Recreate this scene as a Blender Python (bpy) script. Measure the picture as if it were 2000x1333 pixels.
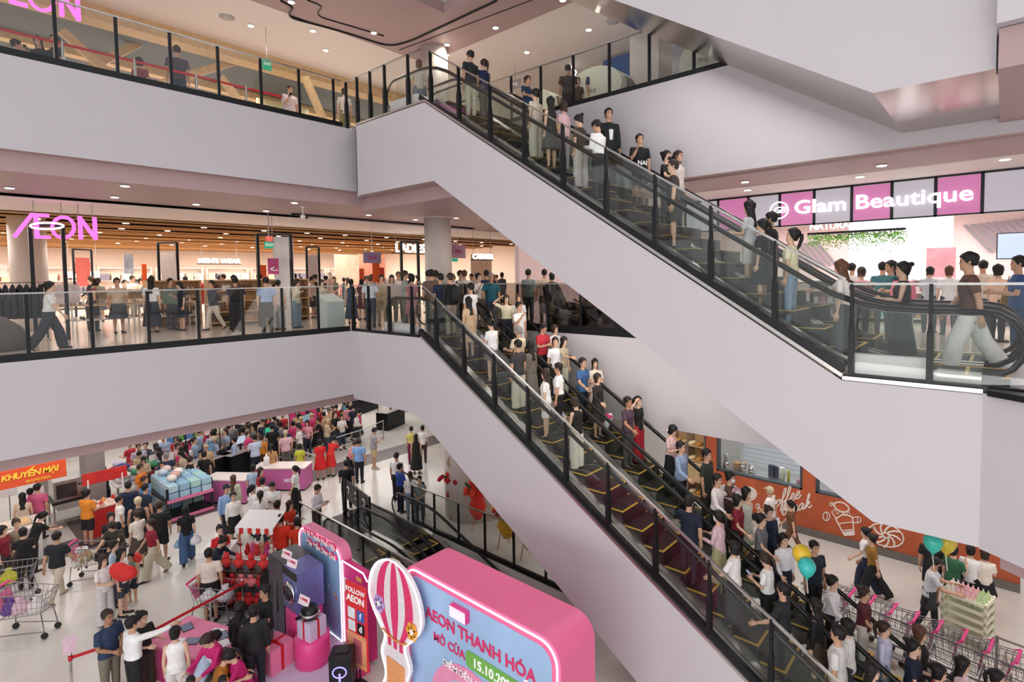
import bpy, math, random
from mathutils import Vector as V, Matrix
R_ = random.Random(7)
SC = bpy.context.scene
for o in list(bpy.data.objects): bpy.data.objects.remove(o)
COL = SC.collection
# ---------------------------------------------------------------- camera
CF, CX, CY = 1069.58, 1040.1, 593.27          # focal length and principal point of the 2000 x 1333 frame
YAW, PITCH, ROLL = .710784, -.048402, -.013196
CAM = V((0, 0, 7.65))
_g = V((-math.sin(YAW)*math.cos(PITCH), math.cos(YAW)*math.cos(PITCH), math.sin(PITCH)))
_r = _g.cross(V((0, 0, 1))).normalized(); _u = _r.cross(_g)
c_, s_ = math.cos(ROLL), math.sin(ROLL)
CR, CU, CG = c_*_r+s_*_u, c_*_u-s_*_r, _g
cam = bpy.data.cameras.new('camera'); cam.sensor_width = 36; cam.lens = CF/2000*36
cam.shift_x = -(CX-1000)/2000; cam.shift_y = (CY-666.5)/2000
cam.clip_end = 300
co = bpy.data.objects.new('camera', cam); COL.objects.link(co)
co.matrix_world = Matrix(((CR.x, CU.x, -CG.x, CAM.x), (CR.y, CU.y, -CG.y, CAM.y), (CR.z, CU.z, -CG.z, CAM.z), (0, 0, 0, 1)))
SC.camera = co
def ray(x, y): return CR*((x-CX)/CF)-CU*((y-CY)/CF)+CG
def onz(x, y, z): d = ray(x, y); return CAM+d*((z-CAM.z)/d.z)
def onx(x, y, X): d = ray(x, y); return CAM+d*((X-CAM.x)/d.x)
def ony(x, y, Y): d = ray(x, y); return CAM+d*((Y-CAM.y)/d.y)
# ---------------------------------------------------------------- world, lights, exposure
SC.view_settings.view_transform = 'Standard'; SC.view_settings.look = 'None'
SC.view_settings.gamma = 1; SC.view_settings.use_curve_mapping = False
SC.view_settings.exposure = -.14
SC.cycles.transparent_max_bounces = 40
W = bpy.data.worlds.new('atrium_daylight'); SC.world = W; W.use_nodes = True
W.node_tree.nodes['Background'].inputs[0].default_value = (.97, .96, .98, 1)
W.node_tree.nodes['Background'].inputs[1].default_value = 1.06
def area(name, loc, sx, sy, power, col=(1, .95, .9), rot=(0, 0, 0)):
    l = bpy.data.lights.new(name, 'AREA'); l.shape = 'RECTANGLE'; l.size = sx; l.size_y = sy
    l.energy = power; l.color = col
    o = bpy.data.objects.new(name, l); COL.objects.link(o); o.location = loc; o.rotation_euler = rot
    return o
WARM, COOL = (1, .92, .84), (1, .96, .94)
for yy in (0, 7, 14, 21):
    area('store_light', (-26, yy, 9.5), 6, 5, 420, WARM)
    area('store_light', (-35, yy, 9.5), 6, 5, 650, WARM)
    area('upper_store_light', (-24, yy, 14.7), 6, 5, 420, WARM)
area('hall_light', (-18.5, 3, 3.95), 5, 7, 190, COOL)
area('hall_light', (-18.5, 11, 3.95), 5, 7, 190, COOL)
area('hall_light', (-27, 5, 3.95), 7, 9, 330, COOL)
area('hall_light', (-27, 16, 3.95), 7, 9, 380, COOL)
area('shop_light', (-2, 20, 9.5), 12, 8, 800, COOL)
area('atrium_fill', (3, -9, 12.5), 12, 7, 420, (1, .98, .97), (math.radians(84), 0, math.radians(8)))  # added fill panel behind the camera, lifts the fascias facing it
area('low_front_fill', (1, -7, 2.6), 12, 3, 800, (1, .97, .95), (math.radians(96), 0, math.radians(10)))  # added low fill, reaches the back fascia beneath the upper casing
area('truss_fill', (-6.2, 9.7, 6.75), 6, 1.8, 90, (1, .93, .86), (0, math.atan(.627), 0))  # added under the upper casing to brighten the level two back fascia
area('truss_fill', (-3.6, 9.7, 11.2), 4, 1.6, 60, (1, .97, .95), (0, math.atan(.632), 0))  # likewise added under the top casing, for the level three fascia
area('gallery_fill', (-7, 12.4, 9.6), 9, 1.2, 130, COOL)  # added fill below the soffit, brightens the area behind the smoked glass
area('cafe_light', (-3, 14.2, 4.1), 12, 4, 260, COOL)
# ---------------------------------------------------------------- helpers
def lin(h):
    h = h.lstrip('#'); o = []
    for i in (0, 2, 4):
        c = int(h[i:i+2], 16)/255
        o.append(c/12.92 if c <= .04045 else ((c+.055)/1.055)**2.4)
    return (*o, 1)
MATS = {}
def mat(name, col, rough=.6, metal=0., emit=0., vary=.06, scale=14., spec=.4, bump=0.):
    key = name
    if key in MATS: return MATS[key]
    m = bpy.data.materials.new(name); m.use_nodes = True; nt = m.node_tree; b = nt.nodes['Principled BSDF']
    c = lin(col) if isinstance(col, str) else col
    b.inputs['Roughness'].default_value = rough; b.inputs['Metallic'].default_value = metal
    b.inputs['Specular IOR Level'].default_value = spec
    if emit:
        b.inputs['Base Color'].default_value = (c[0]*.25, c[1]*.25, c[2]*.25, 1)
        b.inputs['Emission Color'].default_value = c; b.inputs['Emission Strength'].default_value = emit
    else:
        n = nt.nodes.new('ShaderNodeTexNoise'); n.inputs['Scale'].default_value = scale; n.inputs['Detail'].default_value = 2
        tc = nt.nodes.new('ShaderNodeTexCoord'); nt.links.new(tc.outputs['Object'], n.inputs['Vector'])
        rp = nt.nodes.new('ShaderNodeValToRGB'); nt.links.new(n.outputs['Fac'], rp.inputs['Fac'])
        rp.color_ramp.elements[0].position = .3; rp.color_ramp.elements[1].position = .7
        rp.color_ramp.elements[0].color = (*[x*(1-vary) for x in c[:3]], 1)
        rp.color_ramp.elements[1].color = (*[min(1, x*(1+vary)) for x in c[:3]], 1)
        nt.links.new(rp.outputs['Color'], b.inputs['Base Color'])
        if bump:
            bp = nt.nodes.new('ShaderNodeBump'); bp.inputs['Strength'].default_value = bump
            nt.links.new(n.outputs['Fac'], bp.inputs['Height']); nt.links.new(bp.outputs['Normal'], b.inputs['Normal'])
    MATS[key] = m
    return m
def glass_mat(name, tint, refl=.07):
    if name in MATS: return MATS[name]
    m = bpy.data.materials.new(name); m.use_nodes = True; nt = m.node_tree; nt.nodes.clear()
    out = nt.nodes.new('ShaderNodeOutputMaterial'); mx = nt.nodes.new('ShaderNodeMixShader')
    t = nt.nodes.new('ShaderNodeBsdfTransparent'); t.inputs[0].default_value = lin(tint)
    gl = nt.nodes.new('ShaderNodeBsdfGlossy'); gl.inputs['Roughness'].default_value = .02
    fr = nt.nodes.new('ShaderNodeLayerWeight'); fr.inputs['Blend'].default_value = .5
    pw = nt.nodes.new('ShaderNodeMath'); pw.operation = 'POWER'; pw.inputs[1].default_value = 4.
    mm = nt.nodes.new('ShaderNodeMath'); mm.operation = 'MULTIPLY_ADD'; mm.inputs[1].default_value = .6; mm.inputs[2].default_value = refl-.02
    nt.links.new(fr.outputs['Facing'], pw.inputs[0]); nt.links.new(pw.outputs[0], mm.inputs[0]); nt.links.new(mm.outputs[0], mx.inputs[0])
    nt.links.new(t.outputs[0], mx.inputs[1]); nt.links.new(gl.outputs[0], mx.inputs[2]); nt.links.new(mx.outputs[0], out.inputs[0])
    MATS[name] = m
    return m
def C(hexcol):                                   # plain coloured cloth / paint
    return mat('colour_'+hexcol, hexcol, .75, vary=.08)
class MB:
    def __init__(s): s.v = []; s.f = []; s.m = []; s.k = 0
    def mi(s, k): s.k = k; return s
    def add(s, vs, fs):
        b = len(s.v); s.v += [tuple(p) for p in vs]; s.f += [tuple(i+b for i in f) for f in fs]; s.m += [s.k]*len(fs); return s
    def box(s, x0, x1, y0, y1, z0, z1, M=None):
        vs = [V(p) for p in ((x0, y0, z0), (x1, y0, z0), (x1, y1, z0), (x0, y1, z0), (x0, y0, z1), (x1, y0, z1), (x1, y1, z1), (x0, y1, z1))]
        if M: vs = [M @ p for p in vs]
        return s.add(vs, [(0, 3, 2, 1), (4, 5, 6, 7), (0, 1, 5, 4), (1, 2, 6, 5), (2, 3, 7, 6), (3, 0, 4, 7)])
    def beam(s, a, b, w, h, up=(0, 0, 1)):       # box section along a-b
        a, b = V(a), V(b); d = (b-a).normalized(); x = d.cross(V(up))
        if x.length < 1e-4: x = d.cross(V((0, 1, 0)))
        x.normalize(); y = x.cross(d)
        vs = [p+x*(i*w/2)+y*(j*h/2) for p in (a, b) for i, j in ((-1, -1), (1, -1), (1, 1), (-1, 1))]
        return s.add(vs, [(0, 3, 2, 1), (4, 5, 6, 7), (0, 1, 5, 4), (1, 2, 6, 5), (2, 3, 7, 6), (3, 0, 4, 7)])
    def prism(s, pts, d, cap=True):              # closed polygon pts (3d) extruded by d
        n = len(pts); d = V(d); vs = [V(p) for p in pts]+[V(p)+d for p in pts]
        fs = [(i, (i+1) % n, n+(i+1) % n, n+i) for i in range(n)]
        if cap: fs += [tuple(range(n))[::-1], tuple(range(n, 2*n))]
        return s.add(vs, fs)
    def loft(s, rings, cap=True):
        n = len(rings[0]); vs = [p for r in rings for p in r]; fs = []
        for i in range(len(rings)-1):
            for j in range(n): fs.append((i*n+j, i*n+(j+1) % n, (i+1)*n+(j+1) % n, (i+1)*n+j))
        if cap: fs += [tuple(range(n))[::-1], tuple(range((len(rings)-1)*n, len(rings)*n))]
        return s.add(vs, fs)
    def tube(s, pts, r, n=8, closed=False):
        pts = [V(p) for p in pts]; m = len(pts); rings = []; ref = None
        for i, p in enumerate(pts):
            a = pts[i-1] if (i or closed) else p; b = pts[(i+1) % m] if (i < m-1 or closed) else p
            d = (b-a).normalized()
            if ref is None: ref = d.orthogonal().normalized()
            x = (ref-d*ref.dot(d)); x = x.normalized() if x.length > 1e-5 else d.orthogonal().normalized(); ref = x; y = d.cross(x)
            rr = r[i] if isinstance(r, (list, tuple)) else r
            ru, rv = rr if isinstance(rr, (list, tuple)) else (rr, rr)
            rings.append([p+x*(ru*math.cos(t*2*math.pi/n))+y*(rv*math.sin(t*2*math.pi/n)) for t in range(n)])
        if closed: rings.append(rings[0]); return s.loft(rings, False)
        return s.loft(rings)
    def lathe(s, c, prof, n=20):                 # prof [(r, z)]
        c = V(c); return s.loft([[c+V((r*math.cos(t*2*math.pi/n), r*math.sin(t*2*math.pi/n), z)) for t in range(n)] for r, z in prof])
    def ball(s, c, rx, ry=None, rz=None, n=10, m=6, M=None):
        ry = ry or rx; rz = rz or rx; c = V(c); rings = []
        for i in range(m+1):
            a = math.pi*(i/m) if 0 < i < m else (.03 if i == 0 else math.pi-.03)
            ring = [V((rx*math.sin(a)*math.cos(t*2*math.pi/n), ry*math.sin(a)*math.sin(t*2*math.pi/n), -rz*math.cos(a))) for t in range(n)]
            rings.append([c+(M @ p if M else p) for p in ring])
        return s.loft(rings)
    def mesh(s, name, mats, smooth=False):
        me = bpy.data.meshes.new(name); me.from_pydata(s.v, [], s.f); me.update()
        for m in (mats if isinstance(mats, (list, tuple)) else [mats]): me.materials.append(m)
        me.polygons.foreach_set('material_index', s.m)
        if smooth: me.polygons.foreach_set('use_smooth', [True]*len(s.f))
        return me
    def build(s, name, mats, parent=None, smooth=False):
        return link(name, s.mesh(name, mats, smooth), parent)
def link(name, data, parent=None, loc=None, rz=None):
    o = bpy.data.objects.new(name, data); COL.objects.link(o)
    if parent: o.parent = parent
    if loc is not None: o.location = loc
    if rz is not None: o.rotation_euler = (0, 0, rz)
    return o
def empty(name, loc=(0, 0, 0), rz=0):
    o = link(name, None, None, loc, rz); o.empty_display_size = .1; return o
def tag(o, label, cat, group=None):
    o['label'] = label; o['category'] = cat
    if group: o['group'] = group
    return o
def struct(name, mb, mats, smooth=False):
    o = mb.build(name, mats, None, smooth) if isinstance(mb, MB) else mb
    o['kind'] = 'structure'; return o
def copy_tree(o, parent=None):
    c = o.copy(); COL.objects.link(c); c.parent = parent
    for ch in o.children: copy_tree(ch, c)
    return c
_TX = []
def text(body, size, M, material, parent, name='lettering', bold=0., ext=.01, align='CENTER', spacing=1., shear=0.):
    cu = bpy.data.curves.new(name, 'FONT'); cu.body = body; cu.size = size; cu.align_x = align; cu.align_y = 'CENTER'
    cu.extrude = ext; cu.offset = bold*size; cu.space_character = spacing; cu.shear = shear; cu.resolution_u = 3
    o = bpy.data.objects.new(name, cu); COL.objects.link(o)
    _TX.append((o, M, material, parent, name)); return o
def flush_text():
    bpy.context.view_layer.update(); dg = bpy.context.evaluated_depsgraph_get()
    for o, M, material, parent, name in _TX:
        me = bpy.data.meshes.new_from_object(o.evaluated_get(dg)); me.name = name
        me.materials.clear(); me.materials.append(material); me.transform(M)
        n = link(name, me, parent)
        cu = o.data; bpy.data.objects.remove(o); bpy.data.curves.remove(cu)
    _TX.clear()
def face_y(x, y, z, yaw=0):      # text plane facing -y (towards the atrium), reading along +x
    return Matrix.Translation((x, y, z)) @ Matrix.Rotation(yaw, 4, 'Z') @ Matrix.Rotation(math.pi/2, 4, 'X')
def face_x(x, y, z, yaw=0):      # text plane facing +x, reading along +y
    return Matrix.Translation((x, y, z)) @ Matrix.Rotation(yaw+math.pi/2, 4, 'Z') @ Matrix.Rotation(math.pi/2, 4, 'X')
# ---------------------------------------------------------------- shared materials
WALLP = mat('painted_fascia', '#c3bec2', .55, vary=.012, scale=1.2)
WALLW = mat('white_wall_paint', '#dcd8d8', .55, vary=.012, scale=1.2)
MAUVE = mat('mauve_soffit_paint', '#b09696', .5, vary=.02, scale=1.5)
WCEIL = mat('white_ceiling_paint', '#e9dfda', .6, vary=.01)
WOOD = mat('ceiling_timber', '#c49a68', .5, vary=.12, scale=6)
WOODL = mat('pale_timber', '#d8b78c', .5, vary=.1, scale=8)
FLOORM = mat('ground_floor_tiles', '#d9d5ce', .16, vary=.03, scale=1.5, spec=.5)
FLOOR2 = mat('upper_floor_tiles', '#d9cfc6', .14, vary=.03, scale=1.5, spec=.5)
BLACK = mat('black_metal', '#17191c', .35, .2, vary=.05)
DARK = mat('dark_grey_metal', '#2c2d2f', .45, .3)
STEEL = mat('brushed_steel', '#b9b6b2', .28, .9, vary=.08, scale=30)
CHROME = mat('polished_steel', '#d8d6d4', .12, 1., vary=.03)
RUBBER = mat('handrail_rubber', '#151414', .3, vary=.05)
GLASS = glass_mat('clear_balustrade_glass', '#f9fbfa', .05)
GLASSD = glass_mat('smoked_glass', '#d0cecc', .07)
LAMP = mat('downlight_glow', '#fff3e2', emit=14)
LAMPW = mat('white_sign_glow', '#ffffff', emit=3.0)
YEL = mat('step_edge_yellow', '#d8a93a', .5, vary=.08)
PINK = mat('pink_neon_glow', '#ff6fd6', emit=1.6)
WHITE = mat('white_plastic', '#efecea', .4, vary=.02)
ORD = ('first', 'second', 'third', 'fourth', 'fifth', 'sixth', 'seventh', 'eighth', 'ninth', 'tenth', 'eleventh', 'twelfth', 'thirteenth')
L2, L3, XL, Y1, YB, YS, YG = 6.2, 11.84, -13.89, 8.32, 11.15, 17.1, 14.4
# ================================================================ STRUCTURE
def slab(name, x0, x1, y0, y1, z0, z1, mats):   # mats: top, bottom, sides
    b = MB(); b.box(x0, x1, y0, y1, z0, z1); b.m = [1, 0, 2, 2, 2, 2]
    return struct(name, b, mats)
# ground floor with the pit for the basement moving walks (x -13.3..2, y 7.45..10.2)
g = MB()
PX0, PY0, PY1 = -13.3, 7.5, 10.15
for a in ((-48, PX0, -14, 34), (PX0, 14, -14, PY0), (PX0, 14, PY1, 34), (-7.0, 14, PY0, PY1)):
    g.box(a[0], a[1], a[2], a[3], -.25, 0)
struct('floor', g, FLOORM)
pit = MB()
pit.box(PX0-.1, PX0, PY0-.1, PY1+.1, -4, -.02); pit.box(PX0, -2, PY0-.1, PY0, -4, -.26); pit.box(PX0, -2, PY1, PY1+.1, -4, -.26)
pit.box(PX0, -2, PY0, PY1, -4.1, -4); pit.box(-2, -1.9, PY0, PY1, -4, -.26)
struct('wall_pit', pit, DARK)
# dark paving strips in the checkout area
STRIP = mat('dark_paving_strip', '#6d6462', .3, vary=.08)
s1 = MB(); s1.box(-20.9, -19.7, -2, 17.5, .0, .006); s1.box(-33, -20.9, 3.2, 4.2, .0, .006); s1.box(-33, -20.9, 9.6, 10.4, .0, .006)
struct('floor_strip', s1, STRIP)
# level 2 slabs
slab('floor_level_two_left', -48, XL, -14, 34, 4.40, L2, [FLOOR2, MAUVE, WALLP])
slab('floor_level_two_landing', XL, -10.79, Y1+.02, YB, 4.3, L2, [FLOOR2, MAUVE, WALLP])
slab('floor_level_two_back', XL, 14, YB, 34, 4.21, L2, [FLOOR2, MAUVE, WALLP])
slab('floor_level_two_plate', -1.62, -1.2, Y1+.02, YB, 5.9, L2, [mat('grey_landing_tiles', '#9a9290', .2), MAUVE, WALLP])
slab('floor_level_two_right', -1.2, 14, Y1+.02, YB, 4.35, L2, [mat('grey_landing_tiles', '#9a9290', .2), MAUVE, WALLP])
b = MB(); b.box(-14.35, XL-.35, -14, YB, 4.12, 4.40); struct('trim_1', b, MAUVE)
b = MB(); b.box(-48, -14.4, -14, 34, 4.30, 4.36); struct('ceiling_ground_left', b, WCEIL)
b = MB(); b.box(-14, 14, YB+.4, 34, 4.15, 4.2); struct('ceiling_ground_back', b, WCEIL)
# oblique slab edge at the far right of the landing
q = [V((-.16, Y1, 0)), V((3.2, 6.1, 0)), V((3.2, YB, 0)), V((-.16, YB, 0))]
b = MB(); b.prism([p+V((0, 0, 4.33)) for p in q], (0, 0, L2-4.325)); struct('wall_right_edge', b, WALLP)
b = MB(); b.prism([p+V((.2, .25, 4.05)) for p in q], (0, 0, .28)); struct('trim_2', b, MAUVE)
# level 3 slabs
slab('floor_level_three_left', -48, XL, -14, 34, 10.12, L3, [FLOOR2, MAUVE, WALLP])
slab('floor_level_three_landing', XL, -10.45, Y1+.3, YB, 9.98, L3, [FLOOR2, MAUVE, WALLP])
slab('floor_level_three_back', XL, 14, YB-.08, 34, 9.72, L3, [FLOOR2, MAUVE, WALLP])
b = MB(); b.box(-48, XL-.2, -14, 34, 9.75, 10.12); struct('ceiling_level_two_bulkhead', b, MAUVE)
b = MB(); b.box(XL-.21, -9.2, Y1+.6, YB, 9.62, 9.98); struct('ceiling_level_two_corner', b, MAUVE)
b = MB(); b.box(-13.5, 14, YB+.2, 12.9, 9.68, 9.72); struct('ceiling_gallery_soffit', b, MAUVE)
b = MB(); b.box(-13.5, 14, 12.9, YG+.02, 9.66, 9.72); struct('ceiling_gallery_white', b, WCEIL)
b = MB(); b.box(-21, -17.5, -14, 34, 9.70, 9.76); struct('ceiling_level_two_white', b, WCEIL)
b = MB(); b.box(-17.56, -17.5, -14, 9.0, 9.685, 9.75); b.box(-17.0, -16.94, 8.2, 16, 9.685, 9.75); struct('trim_3', b, DARK)
# timber ceiling of the department store: pitched boards, each a real board
wood = MB(); wood.box(-46, -21, -14, 34, 9.80, 9.86)
struct('ceiling_store_timber', wood, WOOD)
bm = MB(); bm.box(0, .06, 0, 30, 0, .0001)
pb = MB()
pb.prism([(0, 0, 0), (1.15, 0, -.16), (1.15, 0, -.10), (0, 0, .06)], (0, 40, 0))
me = pb.mesh('board', WOOD)
ceil_wood = bpy.data.objects['ceiling_store_timber']
for i in range(20):
    o = link('board', me, ceil_wood, (-21.1-1.17*(i+1), -10, 9.78)); o.rotation_euler = (0, 0, R_.uniform(-.02, .02))
# store back and side walls
STW = mat('store_wall_paint', '#ecdccf', .6, vary=.02)
b = MB(); b.box(-40.2, -40, -14, 34, L2, 9.8); struct('wall_store_back', b, STW)
b = MB(); b.box(-46, -14, 26, 26.2, L2, 9.8); struct('wall_store_side', b, STW)
b = MB(); b.box(-40.2, -40, -14, 34, 0, 4.3); struct('wall_hall_back', b, STW)
b = MB(); b.box(-46, -14, 30, 30.2, 0, 4.3); struct('wall_hall_side', b, STW)
# round columns
COLM = mat('column_paint', '#d5cbc4', .4, vary=.015)
for z0, z1 in ((L2, 9.62), (L3, 15.1)):
    b = MB(); b.lathe((-14.2, 11.75, 0), [(.44, z0), (.44, z1)], 40); struct('trim_column', b, COLM, True)
b = MB(); b.lathe((-13.0, 12.05, 0), [(.95, 0), (.95, 4.3)], 40); struct('trim_column', b, COLM, True)
b = MB(); b.lathe((-22.9, 2.72, 0), [(.45, L2), (.45, 9.8)], 32); struct('trim_column', b, COLM, True)
x_ = ony(1230, 110, 13.3).x; b = MB(); b.box(x_, x_+.86, 13.3, 14.1, L3, 15.14); struct('trim_column', b, COLM)
# level 4 soffit around the void: mauve band, white beyond
b = MB(); b.box(-15.35, -12.1, -14, 12.35, 15.1, 15.4); b.box(-12.1, 14, 10.4, 12.35, 15.1, 15.4); b.m = [0]*12
struct('ceiling_level_three_mauve', b, MAUVE)
b = MB(); b.box(-18.7, -15.35, -14, 34, 15.14, 15.4); b.box(-15.35, 14, 12.35, 34, 15.14, 15.4)
struct('ceiling_level_three_white', b, WCEIL)
b = MB(); b.box(-19.3, -18.7, -14, 34, 14.75, 15.4); struct('trim_14', b, WOODL)
b = MB(); b.box(-46, -19.3, -14, 34, 15.0, 15.4); struct('ceiling_upper_store', b, mat('charcoal_ceiling', '#6a6d70', .7))
for i in range(5): b = MB(); b.beam((-21.5-3*i, -10, 14.85), (-23.5-3*i, 30, 14.85), .35, .25); struct('trim_%d' % (15+i), b, WOODL)
b = MB(); b.box(-13.0, -12.1, -14, 11.3, 15.4, 17.4); b.box(-12.1, 14, 10.4, 11.3, 15.4, 17.4); struct('wall_level_four_edge', b, WALLP)
b = MB(); b.box(-36.2, -36, -14, 34, L3, 14.8); struct('wall_upper_store_back', b, STW)
b = MB(); b.box(-46, -13, 26, 26.2, L3, 15.1); struct('wall_upper_store_side', b, STW)
# curved black recess lines in the mauve soffit
def soffit_line(pts, w=.07):
    b = MB()
    b.tube([(x, y, 15.09) for x, y in pts], [(w/2, .012)]*len(pts), 6); return b
def rounded(pts, r, n=6):
    out = []
    for i, p in enumerate(pts):
        p = V((*p, 0))
        if i in (0, len(pts)-1): out.append((p.x, p.y)); continue
        a = (V((*pts[i-1], 0))-p); c = (V((*pts[i+1], 0))-p); rr = min(r, a.length*.49, c.length*.49)
        a = p+a.normalized()*rr; c = p+c.normalized()*rr
        for k in range(n+1):
            t = k/n; q_ = a*(1-t)**2+p*(2*t*(1-t))+c*t*t; out.append((q_.x, q_.y))
    return out
l1 = [onz(x, y, 15.09) for x, y in ((548, 0), (575, 14), (560, 32), (660, 58), (760, 90), (800, 80), (970, 0))]
struct('trim_4', soffit_line(rounded([(p.x, p.y) for p in l1], .7), .09), BLACK)
l1 = [onz(x, y, 15.09) for x, y in ((600, 0), (632, 12), (615, 30), (750, 70))]
struct('trim_5', soffit_line(rounded([(p.x, p.y) for p in l1], .5), .05), BLACK)
l1 = [onz(x, y, 15.09) for x, y in ((780, 98), (1040, 0))]
struct('trim_6', soffit_line([(p.x, p.y) for p in l1], .03), DARK)
# ---- casings of the three escalators: side cladding, underside, drawn in the x-z plane
def casing(name, prof, y0, y1, mats):
    b = MB(); b.prism([(x, y0, z) for x, z in prof], (0, y1-y0, 0)); n = len(prof); b.m = [1]*n+[0, 0]
    return struct(name, b, mats)
MIRROR = mat('stainless_underside', '#b9aba6', .16, .85, vary=.03)
up = lambda x: 11.845-.6324*(x+10.449)
lo = lambda x: 6.244-.6216*(x+10.791)
UB, LB = -1.636, -.74                        # where the inclines meet the floors
casing('wall_escalator_upper', [(-13.38, 9.93), (-10.16, 9.93), (-1.251, 4.342), (-.16, 4.342), (-.16, L2-.01), (UB, L2-.01), (-10.449, 11.8), (-13.38, 11.8)], Y1, Y1+.28, [WALLP, MIRROR])
casing('wall_escalator_upper_body', [(-13.38, 9.95), (-10.16, 9.95), (-1.251, 4.36), (-.3, 4.36), (-.3, L2-.03), (UB, L2-.5), (-10.449, 11.3), (-13.38, 11.78)], Y1+.28, 11.06, [WALLP, MIRROR])
casing('wall_escalator_lower', [(XL, 4.28), (-11.3, 4.28), (-10.9, 4.2), (-6.34, 1.347), (-4.2, 0), (LB, 0), (-10.791, L2), (XL, L2)], Y1, Y1+.28, [WALLP, WALLP])
casing('wall_escalator_lower_body', [(-12.8, 4.3), (-11.3, 4.3), (-10.9, 4.22), (-6.34, 1.37), (-4.15, 0), (LB, 0), (LB-.2, -.05), (-10.791, 5.6), (-12.8, L2-.03)], Y1+.28, 11.06, [WALLP, WALLP])
casing('wall_escalator_top', [(-6.4, 13.167), (-1.33, 9.961), (-.12, 9.961), (-.12, L3), (-1.7, L3), (-10.4, 17.5), (-12.6, 17.5)], Y1, Y1+.28, [WALLP, MIRROR])
casing('wall_escalator_top_body', [(-6.4, 13.177), (-1.33, 9.97), (2.4, 9.97), (2.4, L3), (-1.7, L3), (-10.4, 17.4), (-12.6, 17.4)], Y1+.28, YB-.09, [WALLP, MIRROR])
b = MB(); b.box(-.12, 3, Y1-.35, YB, 10.35, L3); struct('wall_level_three_right', b, WALLP)
b = MB(); b.box(-.1, 3, Y1-.2, YB, 9.9, 10.34); struct('trim_7', b, MAUVE)
b = MB(); b.box(-13.95, -13.38, Y1+.3, Y1+.5, 10.12, L3); struct('wall_landing_return', b, WALLP)
# steel trims along the casing tops
b = MB(); b.beam((-10.449, Y1+.1, 11.85), (UB, Y1+.1, L2+.06), .22, .05); b.beam((-13.4, Y1+.1, L3), (-10.44, Y1+.1, L3), .22, .05); b.beam((UB, Y1+.1, L2+.03), (-.16, Y1+.1, L2+.03), .22, .05)
struct('trim_8', b, STEEL)
b = MB(); b.beam((-10.79, Y1+.1, L2+.03), (LB, Y1+.1, .02), .22, .05); struct('trim_9', b, STEEL)
# back shops: party walls, ceilings
SHOPP = mat('pale_pink_shop_wall', '#f3dcdc', .6, vary=.02)
b = MB(); b.box(-13, 14, 25, 25.2, L2, 9.9); struct('wall_shop_back', b, SHOPP)
b = MB(); b.box(-13, 14, YG+.03, 25.2, 9.62, 9.7); struct('ceiling_shop', b, WCEIL)
b = MB(); b.box(-13.2, -13, YG, 25, L2, 9.6); struct('wall_shop_side', b, SHOPP)
b = MB(); b.box(-13, 14, 24, 24.2, L3, 15.1); struct('wall_gallery_back', b, WALLW)

# white plinths under the inner balustrades at the landings
b = MB(); b.box(-1.55, -.72, Y1+.2, Y1+.34, L2, L2+.34); struct('trim_20', b, WALLW)
b = MB(); b.prism([(-12.6, Y1+.2, L2), (-10.95, Y1+.2, L2), (-10.95, Y1+.2, L2+.12), (-11.5, Y1+.2, L2+.28), (-12.6, Y1+.2, L2+.3)], (0, .14, 0)); struct('trim_21', b, WALLW)
b = MB(); b.prism([(-12.1, Y1+.2, L3), (-10.4, Y1+.2, L3), (-10.5, Y1+.2, L3+.12), (-11.0, Y1+.2, L3+.34), (-12.1, Y1+.2, L3+.36)], (0, .14, 0)); struct('trim_22', b, WALLW)
# ================================================================ ESCALATORS AND BARRIERS
STEPD = mat('step_tread', '#2b2a27', .5, .3, vary=.2, scale=60)
STEPR = mat('step_riser', '#1d1e1c', .5, .2)
def step_mesh():
    b = MB(); w = .43
    b.mi(0).box(-.2, .2, -w, w, -.05, 0)                       # tread
    for k in range(10): b.mi(0).box(-.19, .16, -w+.07+k*.075, -w+.10+k*.075, 0, .006)
    b.mi(1).box(.165, .2, -w, w, -.27, -.05)                   # riser
    b.mi(2).box(.16, .201, -w, w, 0, .008)                      # yellow nose
    b.mi(2).box(-.2, .16, -w, -w+.045, 0, .008); b.mi(2).box(-.2, .16, w-.045, w, 0, .008)
    return b.mesh('step', [STEPD, STEPR, YEL])
STEPM = step_mesh()
def rail_pts(line, x0, z0, x1, z1, h, y):     # handrail path: newel, flat, incline, flat, newel (x0 top end, x1 bottom end)
    pts = []
    r = .40
    def prof(x):
        zz = min(max(line(x), z1), z0); return zz
    xa, xb = x0-1.55, x1+1.35
    for k in range(9):                                         # top newel arc
        a = math.pi*1.5-math.pi*k/8; pts.append((xa+r*math.cos(a), z0+h-r+r*math.sin(a)))
    n = 36
    for k in range(n+1):
        x = xa+(xb-xa)*k/n
        z = sum(prof(x+d) for d in (-.5, -.3, -.1, .1, .3, .5))/6; pts.append((x, z+h))
    for k in range(9):
        a = math.pi/2-math.pi*k/8; pts.append((xb+r*math.cos(a), z1+h-r+r*math.sin(a)))
    return [(x, y, z) for x, z in pts]
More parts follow.
